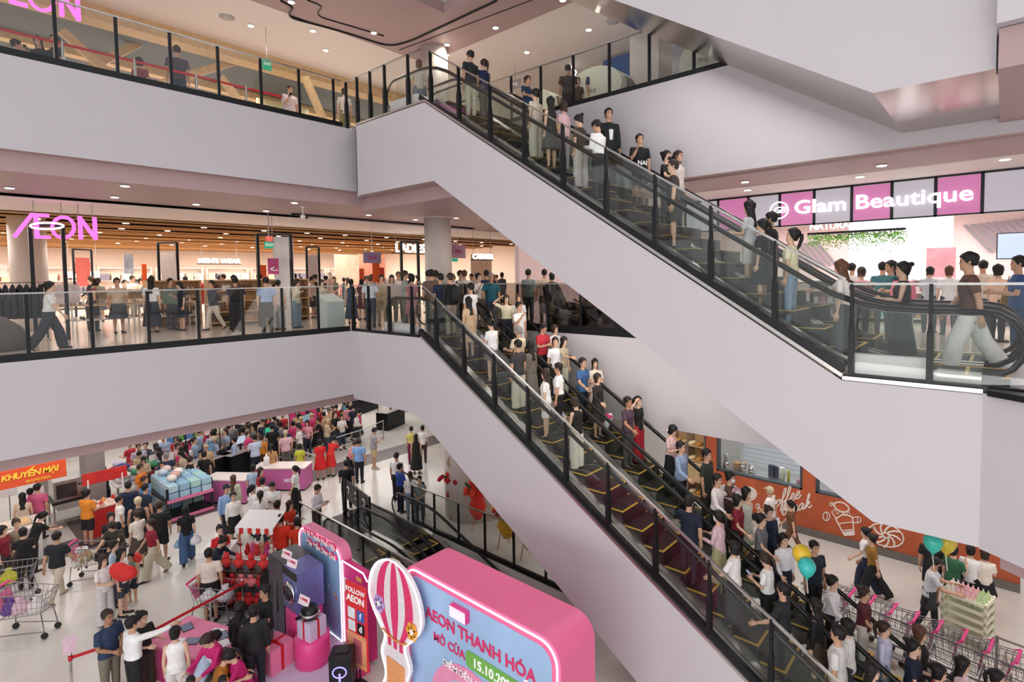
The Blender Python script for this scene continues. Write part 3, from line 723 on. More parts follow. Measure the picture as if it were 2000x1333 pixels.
def make_people():
    jobs = {}; PH = C('#888888')
    for p in PEOPLE:
        s = skel(p['pose'], p['fem']); q = (p['pose'], p['fem'])
        k = ('person',)+q
        if k not in jobs: jobs[k] = (body_mb(s), .0125, (lambda e, s=s: (hands(s, e), face(s, e))), [SKIN, EYE, LIP])
        k = ('shirt',)+q+(p['top'][0],)
        if k not in jobs: jobs[k] = (top_mb(s, p['top'][0]), .016, None, [PH])
        k = ('trousers',)+q+(p['bot'][0],)
        if k not in jobs: jobs[k] = (bottom_mb(s, p['bot'][0]), .016, None, [PH])
    remesh_all(jobs)
    for p in PEOPLE:
        s = skel(p['pose'], p['fem']); q = (p['pose'], p['fem'])
        o = link('person', _PM[('person',)+q], None, p['P'], p['ang']); o.scale = (p['s'],)*3
        tag(o, p['label'], 'person', p['group']); p['obj'] = o
        slot(o, 0, p['skin'] or (SKIN2 if p['fem'] else SKIN))
        c = link(TOPN[p['top'][0][0]], _PM[('shirt',)+q+(p['top'][0],)], o); slot(c, 0, C(p['top'][1]))
        c = link(BOTN[p['bot'][0]], _PM[('trousers',)+q+(p['bot'][0],)], o); slot(c, 0, C(p['bot'][1]))
        hk = p['hair'][0]
        if ('hair', hk) not in _PM: _PM['hair', hk] = hair_mb(hk).mesh('hair', C('#222222'), True)
        c = link('cap' if hk == 'cap' else 'hair', _PM['hair', hk], o); c.matrix_local = s.Mh; slot(c, 0, HAIRC[p['hair'][1]])
        for kk in 'RL':
            if ('shoe', kk)+q not in _PM: _PM[('shoe', kk)+q] = shoe_mb(s, kk).mesh('shoe', C('#222222'), True)
            c = link('shoe', _PM[('shoe', kk)+q], o); slot(c, 0, C(p['shoe']))

def Q(px, py, where, turn, pose, top, bot, hair, label, **k):
    t, tc = top.split('#'); b_, bc = bot.split('#'); person(px, py, where, turn, pose, (t, '#'+tc), (b_, '#'+bc), hair.split(), label, **k)
DOING = {'stand': '', 'stand2': ', arm bent,', 'phone': ' reading a phone', 'clasp': ', hands joined,', 'walk2': ' walking', 'carry': ' holding goods'}
_seen = set()
def uniq(l):
    if len(l.split()) > 14: l = l.replace(' reading a phone', '').replace(' holding goods', '')
    l2 = l; k = 0
    while l2 in _seen: l2 = l+[', second', ', third', ', fourth'][k]; k += 1
    _seen.add(l2); return l2
# ================================================================ WHO STANDS WHERE (crown of each head in the photograph)
# --- lower escalator, near lane going up
Q(860, 543, 'ln', 'up', 'stand', 's#1d2a44', 'trousers#222833', 'short k', 'man in navy t-shirt with white print on its back at top of lower escalator')
Q(880, 589, 'lna', 'up', 'stand', 'l#1c1c1e', 'trousers#8f8273', 'short b', 'man in black sweater with a black backpack, looking down near the escalator top')
Q(924, 597, 'lnb', 'up', 'drink', 'sshirt#e9e6e4', 'trousers#cfc6ba', 'short k', 'man in white shirt with hand at his chin near the top of lower escalator')
Q(917, 625, 'lna', 'up', 'stand', 's#c7a98a', 'skirt#c7a98a', 'long k', 'woman in tan dress with very long black hair riding up the lower escalator')
Q(956, 658, 'lna', 'up', 'phone', 's#ebe9e8', 'mini#6d6669', 'pony k', 'woman in white top and grey skirt filming with a raised phone on escalator')
Q(969, 636, 'lnb', 'upc', 'stand2', 'v#1a1819', 'shorts#e3dccf', 'long k', 'woman in black sleeveless top and white shorts glancing back with a brown shoulder bag')
Q(1023, 686, 'lnb', 'up', 'carry', 's#dcc9ae', 'trousers#9a8d7c', 'grey g', 'balding man in cream shirt bending forward on the lower escalator', fem=False)
Q(1012, 713, 'lna', 'up', 'stand', 's#3a3737', 'wide#d3cbb9', 'short k', 'man in charcoal t-shirt and loose beige trousers seen from behind')
Q(1033, 714, 'lnb', 'up', 'stand', 'l#6d6459', 'long#77706a', 'long k', 'woman in patterned grey-brown dress with long black hair seen from behind')
Q(1059, 729, 'lna', 'upc', 'stand', 's#efecea', 'shorts#e8e2dc', 'long b', 'woman in white t-shirt and white shorts looking back over her shoulder')
Q(1083, 733, 'lnb', 'upc', 'hip', 'stucked#efeeed', 'trousers#1b1b1d', 'short k', 'man in white polo and black trousers with a hand on his hip')
Q(1120, 823, 'lna', 'up', 'phone', 'v#1d1a1a', 'wide#e2dccf', 'bob b', 'woman in black sleeveless top and loose white trousers looking at her phone')
Q(1354, 1025, 'lna', 'back', 'railL', 's#141d30', 'trousers#1d2230', 'short k', 'masked man in navy t-shirt with white splashes on the back holding the rail')
Q(1392, 1043, 'lnb', 'up', 'carry', 'l#e2bfc9', 'wide#b7b387', 'pony k', 'masked girl in pink shirt and sage green trousers on the lower escalator')
Q(1436, 1128, 'lna', 'up', 'railL', 's#efe9e6', 'long#241c20', 'bob k', 'woman in white t-shirt and black maxi skirt with bobbed hair seen from behind')
Q(1513, 1149, 'lnb', 'up', 'phone', 'stucked#f0eeec', 'trousers#1a1a1c', 'pony b', 'woman in white blouse tapping a phone beside the masked man in black')
Q(1529, 1184, 'lna', 'up', 'railL', 's#26272b', 'trousers#1a1b1e', 'short k', 'masked man in black and grey raglan shirt gripping the near handrail')
Q(1580, 1207, 'lnb', 'up', 'stand', 'l#1a1819', 'skirt#4a3b33', 'long k', 'woman in black hooded top and leopard skirt seen from behind')
Q(1627, 1287, 'lna', 'up', 'stand', 's#d8d4d2', 'trousers#333338', 'short k', 'man with short black hair at bottom edge foot of the near escalator lane', H=1.68)
Q(1656, 1302, 'lnb', 'up', 'stand', 's#e6e2df', 'trousers#3a3a44', 'bob k', 'woman with black bob at bottom edge beside the teal balloon', H=1.58)
# --- lower escalator, far lane going down
Q(960, 575, 'lf', 'dnc', 'railR', 's#14505f', 'trousers#27303b', 'grey g', 'grey-haired man in teal polo and sunglasses at top of the descending lane', fem=False, skin=SKIN3)
Q(987, 604, 'lfa', 'dnc', 'wave', 'scrop#dcd2b4', 'trousers#232836', 'long b', 'smiling woman in cream knit top with a raised arm')
Q(1013, 596, 'lfb', 'dnc', 'stand', 's#efeceb', 'trousers#40454f', 'long o', 'woman in white t-shirt with reddish brown hair behind the man in white')
Q(1018, 613, 'lfa', 'dn', 'drink', 's#f0eeec', 'trousers#e9e5df', 'short k', 'man in white polo and white trousers holding a phone to his mouth')
Q(1049, 642, 'lfa', 'dn', 'phone', 's#c3323f', 'trousers#1d1c1e', 'short k', 'man in red polo and black trousers reading his phone on the escalator')
Q(1093, 662, 'lfb', 'dn', 'clasp', 's#efecec', 'trousers#2a2a2e', 'bob b', 'woman in white shirt with red lanyard and brown bobbed hair')
Q(1078, 684, 'lfa', 'dnc', 'stand', 's#f0eeee', 'trousers#2b2b30', 'pony b', 'young woman in white shirt with red lanyard and tied-back hair')
Q(1105, 702, 'lf', 'dn', 'reach', 's#b9ab93', 'wide#cfd0bb', 'long k', 'woman in brown striped knit top stretching an arm towards the rail')
Q(1162, 713, 'lfb', 'dnc', 'cross', 's#e6dccb', 'skirt#e6dccb', 'long k', 'woman in cream dress with long black hair and folded arms by white wall')
Q(1132, 737, 'lfa', 'dn', 'railR', 's#3c6291', 'trousers#1d2536', 'short k', 'man in blue short-sleeved shirt and navy trousers with hand on the rail')
Q(1167, 764, 'lfa', 'dn', 'railR', 'l#2a2322', 'skirt#35302f', 'bob b', 'girl in sheer black top holding the rail beside a bouquet')
Q(1218, 798, 'lfa', 'dn', 'railR', 's#4b3646', 'trousers#55524f', 'short k', 'man in dark purple polo with grey trousers looking down the escalator', skin=SKIN3)
Q(1237, 795, 'lfb', 'dn', 'wave', 's#191b1c', 'wide#a6182a', 'pony k', 'woman in black top and wide red trousers shading her eyes with raised arm')
Q(1309, 858, 'lfb', 'dn', 'phone', 's#d8b3b4', 'long#1a1a1d', 'bob k', 'woman in pink ruffled blouse and long black skirt reading her phone')
Q(1339, 913, 'lfa', 'dn', 'railR', 'l#8a9bb8', 'trousers#23242b', 'short k', 'man in glasses and pale blue long-sleeved shirt holding the rail')
Q(1374, 911, 'lfb', 'dn', 'stand', 's#2e352b', 'trousers#3c3833', 'short k', 'man in dark green t-shirt half hidden behind the pale blue shirt', H=1.6)
Q(1385, 930, 'lfa', 'dn', 'railR', 'ltucked#eee6e5', 'trousers#1c1c20', 'short k', 'young man in white dress shirt and black trousers looking down at rail')
Q(1433, 966, 'lfb', 'dn', 'reach', 's#5a4336', 'trousers#3f3731', 'bun k', 'masked woman in brown top reaching far along the handrail')
Q(1423, 992, 'lfa', 'dn', 'railR', 's#86202d', 'trousers#2b2425', 'bob k', 'woman in crimson polo with black bobbed hair holding the rail')
Q(1457, 980, 'lfb', 'dn', 'stand', 's#dfe3d3', 'skirt#dfe3d3', 'long k', 'girl in pale green dress with long black hair holding a drink', H=1.5)
Q(1514, 1032, 'lfb', 'dnc', 'stand', 'l#16213a', 'trousers#1d2030', 'bun b', 'woman in navy turtleneck behind the grey t-shirt')
Q(1498, 1056, 'lfa', 'dn', 'railR', 's#6f7074', 'trousers#1d1d20', 'bun k', 'woman in grey t-shirt and black trousers holding the rail, glancing sideways')
Q(1537, 1066, 'lfa', 'dnc', 'railR', 'ltucked#ecebf0', 'trousers#222634', 'pony k', 'woman in white long-sleeved blouse and navy trousers beside the teal balloon')
Q(1601, 1074, 'lfb', 'dnc', 'stand', 's#1c2633', 'trousers#16171a', 'short k', 'tall man in dark navy polo carrying a white plastic bag')
Q(1637, 1172, 'lfa', 'dn', 'railR', 'l#e9e4e8', 'trousers#1c1c20', 'bun k', 'woman in white lace blouse gripping the rail above teal balloon')
Q(1707, 1186, 'lfb', 'dn', 'railR', 's#5c222c', 'trousers#e4dcd3', 'bun b', 'older woman in maroon polo and cream trousers beside the trolley row', skin=SKIN)
Q(1727, 1227, 'lfa', 'dn', 'stand2', 'l#c3c4da', 'trousers#7288a8', 'pony b', 'woman in lavender shirt and jeans at the foot of the escalator')
Q(1772, 1266, 'lfa', 'dn', 'carry', 's#1a2236', 'trousers#1d2130', 'bun k', 'woman in navy polo with claw clip in her hair', H=1.6)
Q(1797, 1229, 'lfb', 'dn', 'stand', 'v#1c1a1b', 'trousers#2c2a2c', 'long o', 'woman in black strappy top with long auburn hair', H=1.62)
Q(1708, 1306, 'lna', 'dn', 'stand', 'l#2a2a30', 'trousers#26262b', 'long k', 'woman seen only as a crown of long black hair at bottom edge', H=1.56)
Q(1834, 1288, 'lfa', 'dn', 'stand', 's#d23a48', 'trousers#2a2b30', 'bob k', 'woman in bright red t-shirt with black bob at bottom right', H=1.6)
Q(1880, 1280, 'lfb', 'dn', 'stand', 's#e4c9d3', 'trousers#50525c', 'long k', 'woman in pale pink top with long black hair beside trolley baskets', H=1.6)
Q(1948, 1299, 'lfb', 'dn', 'stand', 's#c8474f', 'trousers#34343c', 'pony k', 'woman in coral red shirt with tied hair at bottom right corner', H=1.58)
# --- upper escalator
Q(909, 121, 'una', 'up', 'stand', 's#20252a', 'trousers#cfc8b4', 'short k', 'man in black shirt and beige trousers nearing the top of upper escalator')
Q(943, 140, 'unb', 'up', 'carry', 's#1f2a4d', 'trousers#5d5652', 'pony b', 'woman in navy t-shirt with brown ponytail carrying a small child')
Q(1030, 157, 'uf', 'dn', 'railR', 's#2a4166', 'trousers#4a4c50', 'short k', 'man in blue t-shirt leaning on the far rail of upper escalator')
Q(1046, 200, 'una', 'up', 'stand', 's#d7c6b4', 'wide#d9cfc0', 'pony k', 'woman all in cream with black ponytail riding up')
Q(1083, 224, 'una', 'up', 'stand', 'v#22201f', 'skirt#56575b', 'long k', 'woman in black vest and dark grey skirt with long hair, upper escalator')
Q(1105, 238, 'unb', 'up', 'stand', 's#e2b7bd', 'trousers#a0929a', 'bob b', 'woman in pink top half hidden between two women on upper escalator')
Q(1128, 247, 'una', 'up', 'phone1', 's#42382f', 'wide#d5c8c4', 'bun k', 'woman in brown t-shirt and pale loose trousers with hair in a bun')
Q(1189, 220, 'uf', 'dnc', 'railR', 'j#1c1f22', 'trousers#202226', 'short k', 'bearded man in black suit jacket over white shirt with lanyard', H=1.76)
Q(1182, 271, 'una', 'up', 'phone', 'ltucked#efeeee', 'trousers#2c2d30', 'short k', 'man in white dress shirt and black trousers looking at his phone')
Q(1251, 262, 'uf', 'dnc', 'drink', 's#17181b', 'shorts#26282c', 'short b', 'young man in black t-shirt with white lettering raising one hand')
Q(1298, 296, 'ufa', 'dn', 'railR', 's#1a1a1c', 'trousers#222326', 'bun k', 'masked woman in black t-shirt with hair in a bun')
Q(1321, 303, 'ufb', 'dn', 'stand', 's#e9e3df', 'trousers#3b3b40', 'short k', 'man in white t-shirt behind the masked woman in black')
Q(1331, 318, 'ufb', 'dn', 'stand', 's#d9cdc8', 'trousers#4a4648', 'short b', 'man in pale shirt looking over the rail on upper escalator', H=1.62)
Q(1319, 331, 'una', 'upc', 'stand', 's#3f3b39', 'shorts#4a4744', 'short b', 'barelegged young man in dark grey t-shirt and grey shorts', skin=SKIN2)
Q(1478, 391, 'unb', 'up', 'carry', 's#c4c6c9', 'shorts#cfc9c2', 'long k', 'woman in grey t-shirt with long black hair and a dark shoulder bag')
Q(1491, 424, 'unb', 'up', 'stand', 's#24242a', 'trousers#25262e', 'short k', 'man in black behind the girl with a white hair clip')
Q(1489, 447, 'una', 'up', 'stand', 's#1b1d26', 'skirt#20232d', 'pony k', 'girl in black dress with a white flower clip in her hair', H=1.4)
Q(1552, 482, 'una', 'up', 'look', 's#e9ddb9', 'trousers#8ba0b8', 'pony k', 'woman in pale yellow t-shirt and blue jeans looking up')
Q(1634, 513, 'una', 'up', 'reach', 's#eae0dc', 'long#55555a', 'long o', 'woman in white t-shirt and long grey skirt stepping onto upper escalator')
# --- level two, right
Q(1777, 512, 'L2', -85, 'carry', 'v#1d1f27', 'long#24262d', 'bun k', 'woman in black dress with white puff sleeves and a headband', foot=(1760, 715))
Q(1879, 483, 'L2', -88, 'walk', 's#5b4038', 'wide#e9e6e2', 'short k', 'man in brown patterned shirt and white trousers walking left', foot=(1893, 733), shoe='#e4ddd2', H=1.74)
Q(1990, 501, 'L2', -80, 'carry', 's#32537f', 'trousers#33476b', 'short k', 'man in blue shirt with a mustard bag at right edge', y=11.9)
for i, (px_, y_, tp, hr, tn) in enumerate(((1664, 15.5, 's#e9e2e2', 'short k', 150), (1682, 13.6, 'l#d2979a', 'bob b', 170), (1724, 14.8, 's#3b6f78', 'short k', 160), (1740, 13.2, 's#2f5c63', 'short k', -70), (1752, 15.2, 's#3d4250', 'long k', 175), (1765, 12.9, 'l#e4788f', 'long k', 160), (1816, 16, 's#b8c0c8', 'bob k', 170), (1854, 15.6, 's#e8e6e8', 'bob o', 190), (1920, 15.8, 's#d9c9b8', 'short k', 200), (1950, 14.6, 's#e0b7a0', 'bob k', 140))):
    cl = ['white shirt', 'pink sweater and dark trousers', 'green-blue shirt', 'dark teal t-shirt', 'slate top', 'rose pink top', 'pale grey top', 'white blouse and reddish hair', 'beige top', 'peach top'][i]
    Q(px_, 525, 'L2', tn, ['stand', 'phone', 'stand2', 'cross', 'stand'][i % 5], tp, 'trousers#2f3036', hr, 'shopper in '+cl+' before the glowing beauty shop', y=y_, group='shoppers before the beauty shop')
# --- level two, left: before and inside the department store
Q(93, 550, 'L2', 88, 'walk', 'stucked#e9e6e4', 'wide#2c303b', 'pony k', 'woman in white t-shirt and wide navy trousers striding past the shoe tables', foot=(100, 683))
Q(178, 552, 'L2', 160, 'lean', 's#8c4a4c', 'trousers#3b3538', 'bun b', 'woman in maroon top browsing the shoe table', x=-20.6)
Q(292, 542, 'L2', 165, 'stand', 'stucked#e6e3e4', 'long#272c3a', 'long k', 'woman in white t-shirt and long navy skirt among the shoe shelves', foot=(299, 650))
Q(347, 553, 'L2', -70, 'phone1', 's#1d2433', 'skirt#1d2433', 'long k', 'woman in navy dress with white cuffs holding a phone', foot=(357, 646))
Q(405, 548, 'L2', -60, 'walk2', 'l#3b414e', 'trousers#d8d2c6', 'short k', 'man in grey jacket and white trousers walking with a black bag', foot=(418, 645))
Q(460, 541, 'L2', 175, 'stand', 's#2b3242', 'wide#1f2024', 'short k', 'man with black backpack and loose black trousers, back turned', foot=(463, 648))
Q(521, 541, 'L2', 180, 'stand', 'stucked#8fa3c4', 'trousers#1e2024', 'cap k', 'man in light blue shirt and black trousers seen from behind by the rail', foot=(523, 653), fem=False)
Q(543, 547, 'L2', 150, 'stand', 's#b7aea6', 'wide#8b8a88', 'short k', 'person in pale grey top beside the light blue shirt', foot=(546, 645))
Q(557, 546, 'L2', 170, 'stand', 's#22283a', 'skirt#5f6a80', 'bob k', 'woman in navy top and blue skirt behind the cream sweater', foot=(561, 628))
Q(573, 545, 'L2', 60, 'phone1', 'l#d6cab4', 'wide#7f8ea0', 'long b', 'woman in cream sweater and jeans with long brown hair', foot=(580, 641))
Q(630, 546, 'L2', 30, 'clasp', 'l#cbbba6', 'wide#2c2c2f', 'bob k', 'woman in beige sweater and black trousers beside the grey counter', foot=(631, 640))
Q(683, 548, 'L2', 170, 'stand', 'v#44536b', 'long#44536b', 'pony k', 'woman in slate blue sleeveless dress right of the grey counter', foot=(688, 633))
Q(706, 548, 'L2', 200, 'stand', 's#5a3340', 'skirt#5a3340', 'bob k', 'woman in plum dress with a pale handbag', foot=(708, 625))
Q(727, 538, 'L2', 185, 'stand', 'stucked#dfe0e8', 'trousers#4b4f5c', 'short o', 'man in white shirt and grey trousers queuing for the lower escalator', foot=(725, 640))
Q(745, 546, 'L2', 10, 'cross', 'l#c9b594', 'trousers#a89878', 'bun k', 'woman in beige overshirt with folded arms behind the landing glass', x=-14.6)
Q(765, 540, 'L2', 5, 'stand', 's#d3c6be', 'trousers#3c3c44', 'long k', 'woman with long wavy black hair and a lanyard on the landing', x=-14.9)
Q(778, 540, 'L2', 0, 'stand', 's#e2ddda', 'trousers#3f3f46', 'short k', 'man in white shirt facing out over the escalator landing', x=-15.6)
Q(791, 542, 'L2', 100, 'stand', 's#8c9a95', 'trousers#55565c', 'short b', 'man in grey-green t-shirt at the landing of the lower escalator', x=-13.6)
Q(804, 541, 'L2', 140, 'stand', 's#b06f7b', 'skirt#b06f7b', 'bob k', 'woman in dusty pink dress at the landing of lower escalator', x=-12.9)
Q(838, 533, 'L2', 120, 'stand', 's#8ea6cc', 'trousers#30343c', 'short k', 'man in light blue polo in front of the round column', x=-12.7)
Q(851, 533, 'L2', 150, 'stand', 's#4f9184', 'trousers#3d4046', 'short b', 'man in green shirt just before the round column', x=-13.1)
Q(843, 546, 'L2', 180, 'stand', 's#6d5546', 'trousers#494644', 'short k', 'man in brown t-shirt stepping towards the escalator', x=-11.9)
Q(883, 540, 'L2', 20, 'cross', 'l#e0b9c4', 'trousers#4a4650', 'bob b', 'woman in pink jacket over dark top at the escalator landing', y=10.6)
Q(899, 528, 'L2', 60, 'stand', 's#2a3950', 'trousers#32343c', 'short k', 'man in dark blue top with short black hair behind the pink jacket', y=11.7)
Q(907, 543, 'L2', 200, 'stand', 's#cfc7bc', 'trousers#5c564f', 'short o', 'man in pale beige shirt behind the landing handrail', y=11.45)
Q(935, 548, 'L2', 40, 'drink', 's#e8e4e1', 'skirt#5b4a46', 'bun k', 'woman in white top with a black shoulder strap above the descending lane', y=10.75)
Q(950, 533, 'L2', 175, 'stand', 's#2a3448', 'trousers#30323a', 'short k', 'man in navy t-shirt with white letters on the back', y=12.2)
Q(1032, 538, 'L2', 150, 'stand', 's#7f8a86', 'trousers#404347', 'short k', 'man in grey t-shirt behind the smoked glass holding greenery', y=12.6)
Q(1063, 536, 'L2', 190, 'stand', 's#c9b39b', 'trousers#4d4844', 'short k', 'man in tan shirt behind the smoked glass', y=13.4)
Q(1078, 540, 'L2', 160, 'stand', 's#3b3634', 'trousers#3a3836', 'bob k', 'woman in dark top at the end of smoked glass', y=12.9)
for i in range(46):
    px_ = R_.uniform(175, 1000); X_ = R_.uniform(-33, -19)
    if px_ > 700: X_ = R_.uniform(-27, -17.5)
    cs = ['#e6e2df', '#2b2f3c', '#8a4a50', '#c9b59b', '#55677d', '#1f1f22', '#d9c0b8', '#6b7b6c', '#b8c4d4', '#a06a5c']; cn = ['white', 'navy', 'maroon', 'beige', 'slate blue', 'black', 'blush', 'green', 'pale blue', 'rust']
    k = R_.randrange(10); h_ = R_.choice(['short k', 'short k', 'long k', 'bob k', 'pony b', 'bun k']); po_ = R_.choice(['stand', 'stand2', 'phone', 'clasp', 'walk2']); bc_ = R_.choice(['black#26272c', 'slate#4a4f5a', 'taupe#8d857a']).split('#'); bt_ = R_.choice(['trousers', 'wide', 'skirt', 'trousers'])
    hn = {'short': 'short black hair', 'long': 'long black hair', 'bob': 'a black bob', 'pony': 'a brown ponytail', 'bun': 'a black bun'}[h_.split()[0]]
    Q(px_, 548, 'L2', R_.uniform(0, 360), po_, R_.choice('ssl')+cs[k], bt_+'#'+bc_[1], h_, uniq('shopper in '+cn[k]+' top, '+bc_[0]+' '+BOTN[bt_]+' and '+hn+DOING[po_]+' in store'), x=X_, group='shoppers inside the department store', H=R_.uniform(1.52, 1.72))
# --- level three
Q(31, 77, 'L3', 95, 'stand', 's#e7e3e3', 'trousers#4d4a4c', 'short k', 'man in white shirt behind the third floor glass at far left')
Q(76, 72, 'L3', -30, 'phone1', 'l#1d1e23', 'trousers#1d1e23', 'long k', 'woman in black with long hair behind the third floor glass')
Q(106, 68, 'L3', -60, 'stand', 's#26282c', 'trousers#2b2c30', 'short k', 'man in black beside the long-haired woman on third floor')
Q(345, 89, 'L3', 180, 'stand', 's#4d4150', 'trousers#2a3550', 'short b', 'man in dull purple shirt standing behind a post on third floor')
Q(272, 112, 'L3', 150, 'stand', 's#8c4350', 'trousers#3b3d44', 'bob k', 'woman in dark red blazer behind third floor glass')
Q(565, 166, 'L3', 30, 'phone1', 's#d9c3c6', 'trousers#2f3536', 'short b', 'man in pale pink shirt on the third floor by timber braces')
Q(672, 171, 'L3', 200, 'stand', 's#d2c9c2', 'trousers#837a52', 'bob b', 'woman in white top and olive trousers at the third floor corner')
Q(818, 117, 'L3', 190, 'stand', 's#d8c9bb', 'skirt#6c7c93', 'bob o', 'woman in beige top and denim skirt at the upper escalator head')
Q(1109, 126, 'L3', 185, 'stand', 's#3a3536', 'trousers#2b2b2f', 'short k', 'man in dark shirt before the blue jewellery wall')
Q(1128, 151, 'L3', 20, 'stand', 's#4a4240', 'trousers#2c2a2c', 'bob k', 'woman in brown sitting low behind third floor gallery glass', H=1.35)
Q(1155, 131, 'L3', 60, 'stand', 's#2f3a5c', 'trousers#2c2d33', 'short k', 'man in navy behind the white oval jewellery counter')
# --- ground floor, left foreground
Q(209, 1191, 'G', 35, 'clasp', 's#2b3a57', 'trousers#7d7466', 'short b', 'older man in navy polo and khaki trousers behind red tape', skin=SKIN3, fem=False)
Q(257, 1204, 'G', 115, 'point', 'ltucked#efeeee', 'trousers#1b1b1d', 'short k', 'man in white dress shirt pointing with an outstretched arm')
Q(277, 1194, 'G', 40, 'carry', 's#1d1d1f', 'wide#3c3b31', 'bun k', 'woman in black t-shirt and olive trousers beside the pointing man')
Q(341, 1224, 'G', 165, 'stand', 'v#efecec', 'trousers#d9d4d0', 'bun k', 'woman in sleeveless white dress inside the taped queue')
Q(389, 1247, 'G', 100, 'sit', 's#b9cbe6', 'trousers#4c4a4a', 'short k', 'balding man in pale blue shirt bending over the pink table')
Q(417, 1276, 'G', 75, 'sit', 's#b5762c', 'trousers#4a4038', 'bun b', 'woman in mustard t-shirt writing at the pink table')
Q(430, 1222, 'G', -50, 'lean', 'j#c01f6c', 'trousers#2a2529', 'pony b', 'staff woman in magenta jacket bending over the pink table')
Q(475, 1261, 'G', -80, 'sit', 'j#c01f6c', 'trousers#2a2529', 'pony k', 'staff woman in magenta jacket seated with hand at her chin')
Q(372, 1322, 'G', 0, 'stand', 's#2c2d33', 'trousers#2c2d33', 'bob k', 'dark head at bottom edge left of the mustard shirt', H=1.2)
Q(434, 1321, 'G', 0, 'stand', 's#33323a', 'trousers#2c2d33', 'bob k', 'dark head at bottom edge below the mustard shirt', H=1.2)
Q(467, 1176, 'G', 150, 'stand', 'l#1a1c24', 'trousers#20222a', 'long k', 'woman in black with long hair before the toy shelf')
Q(494, 1182, 'G', 178, 'stand', 'l#1d1d1f', 'trousers#20222c', 'short k', 'man in black sweater seen from behind at the prize display')
Q(517, 1143, 'G', -70, 'carry', 's#1b1c1f', 'trousers#4a4a4d', 'short k', 'man in black polo and grey trousers with pale sneakers', shoe='#b9b2aa')
Q(200, 1085, 'G', 40, 'carry', 's#ebe5e2', 'wide#cfcccb', 'long b', 'long-haired woman in white holding a red heart-shaped cushion')
Q(235, 1071, 'G', 60, 'stand', 's#e8e2de', 'shorts#3a3c48', 'long k', 'woman in white t-shirt with long hair beside the child')
Q(222, 1056, 'G', 70, 'stand', 's#b9cde2', 'trousers#3a4152', 'bun k', 'woman in blue striped shirt behind the long-haired mother')
Q(255, 1080, 'G', -40, 'stand', 'v#5d8d84', 'shorts#20242f', 'short k', 'small child in green vest and black shorts', H=1.22, shoe='#d8cfc4')
Q(296, 1014, 'G', -75, 'walk', 'stucked#95243a', 'wide#ccc3ac', 'pony b', 'woman in crimson polo and wide beige trousers walking left')
Q(267, 997, 'G', -150, 'drink', 's#e6ddd2', 'skirt#514740', 'short b', 'person in cream polo and brown skirt with hand at mouth', fem=True)
Q(229, 1012, 'G', -30, 'lean', 's#38332a', 'trousers#5a544c', 'bob b', 'woman in dark olive t-shirt leaning to the baby')
Q(216, 1001, 'G', 10, 'stand', 's#1d1c1e', 'trousers#2b2a2c', 'bob k', 'woman in black behind the olive t-shirt')
Q(311, 979, 'G', 160, 'stand', 's#1e1f22', 'shorts#1b1c1f', 'short b', 'man in black t-shirt and black shorts seen from behind')
Q(362, 988, 'G', 180, 'walk2', 's#18191b', 'wide#44608a', 'long k', 'woman in black top and blue jeans walking away with bags')
Q(187, 1044, 'G', 0, 'sit', 's#f0eeee', 'trousers#d8d4d2', 'short k', 'baby in white sitting up in a shopping trolley', H=.85, at=(-17.75, 2.8, .42))
Q(168, 956, 'G', 130, 'carry', 's#e08a2c', 'shorts#1c1d20', 'bun k', 'person in orange shirt and black shorts at the promotion stand', fem=False)
Q(201, 912, 'G', 175, 'reach', 's#2a2a2d', 'trousers#1c1d20', 'bun k', 'woman in black t-shirt and trousers reaching for bagged goods')
Q(174, 912, 'G', 150, 'stand', 's#6b5138', 'trousers#4a3a2c', 'bun k', 'woman in brown top behind the small red canopy sign')
Q(250, 941, 'G', 165, 'stand', 's#1d2740', 'trousers#1d2234', 'short k', 'man in navy shirt at the bagged goods stand, nearer one')
Q(283, 945, 'G', 120, 'stand', 's#1f2a3e', 'trousers#20242e', 'short k', 'man in navy jacket with white collar left of the water packs')
Q(269, 971, 'G', 170, 'stand', 'v#1f2530', 'shorts#2a2d34', 'cap c', 'man in beige cap and dark vest by the promotion stand', fem=False)
Q(232, 969, 'G', 100, 'stand', 's#ebe6e0', 'trousers#5a544e', 'short k', 'boy in white t-shirt behind the red promotion counter', H=1.5)
Q(44, 1031, 'G', 175, 'carry', 's#17181a', 'trousers#1b1c1e', 'bun k', 'woman all in black pushing a full trolley at far left')
Q(108, 1040, 'G', 140, 'walk', 's#1d2128', 'trousers#d5c8b6', 'short k', 'man in black polo and beige trousers striding with tan sneakers', shoe='#c8b8a4')
Q(59, 1010, 'G', 120, 'lean', 's#1a1b1d', 'trousers#222326', 'pony k', 'woman in black bending over the white counter')
Q(4, 1027, 'G', 60, 'stand', 's#7d1f2c', 'trousers#3b3435', 'bob k', 'woman in dark red at the very left edge')
Q(31, 1014, 'G', 20, 'stand', 's#8d7f6c', 'trousers#4c463e', 'bun b', 'woman in taupe between two women in black')
Q(72, 945, 'G', 150, 'stand', 's#cf5f86', 'trousers#3c3338', 'short k', 'staff in pink shirt beneath the promotion banner')
Q(58, 954, 'G', 170, 'stand', 's#c9577e', 'trousers#3c3338', 'short k', 'second staff in pink under the promotion banner, shorter', H=1.55)
Q(43, 963, 'G', 175, 'stand', 'v#d9c3ac', 'trousers#1e1e20', 'long k', 'woman in cream sleeveless top with very long black hair under banner')
Q(429, 1026, 'G', 10, 'carry', 's#c7202c', 'trousers#2b2426', 'bun k', 'staff woman in red with topknot behind the white kiosk')
Q(412, 1050, 'G', 60, 'lean', 'l#1d2334', 'trousers#20242f', 'bun k', 'woman in navy leaning at the white kiosk')
Q(407, 1071, 'G', 165, 'stand', 'stucked#e6d5c8', 'shorts#1b1b1d', 'short k', 'person in cream top and black shorts in flip-flops at kiosk')
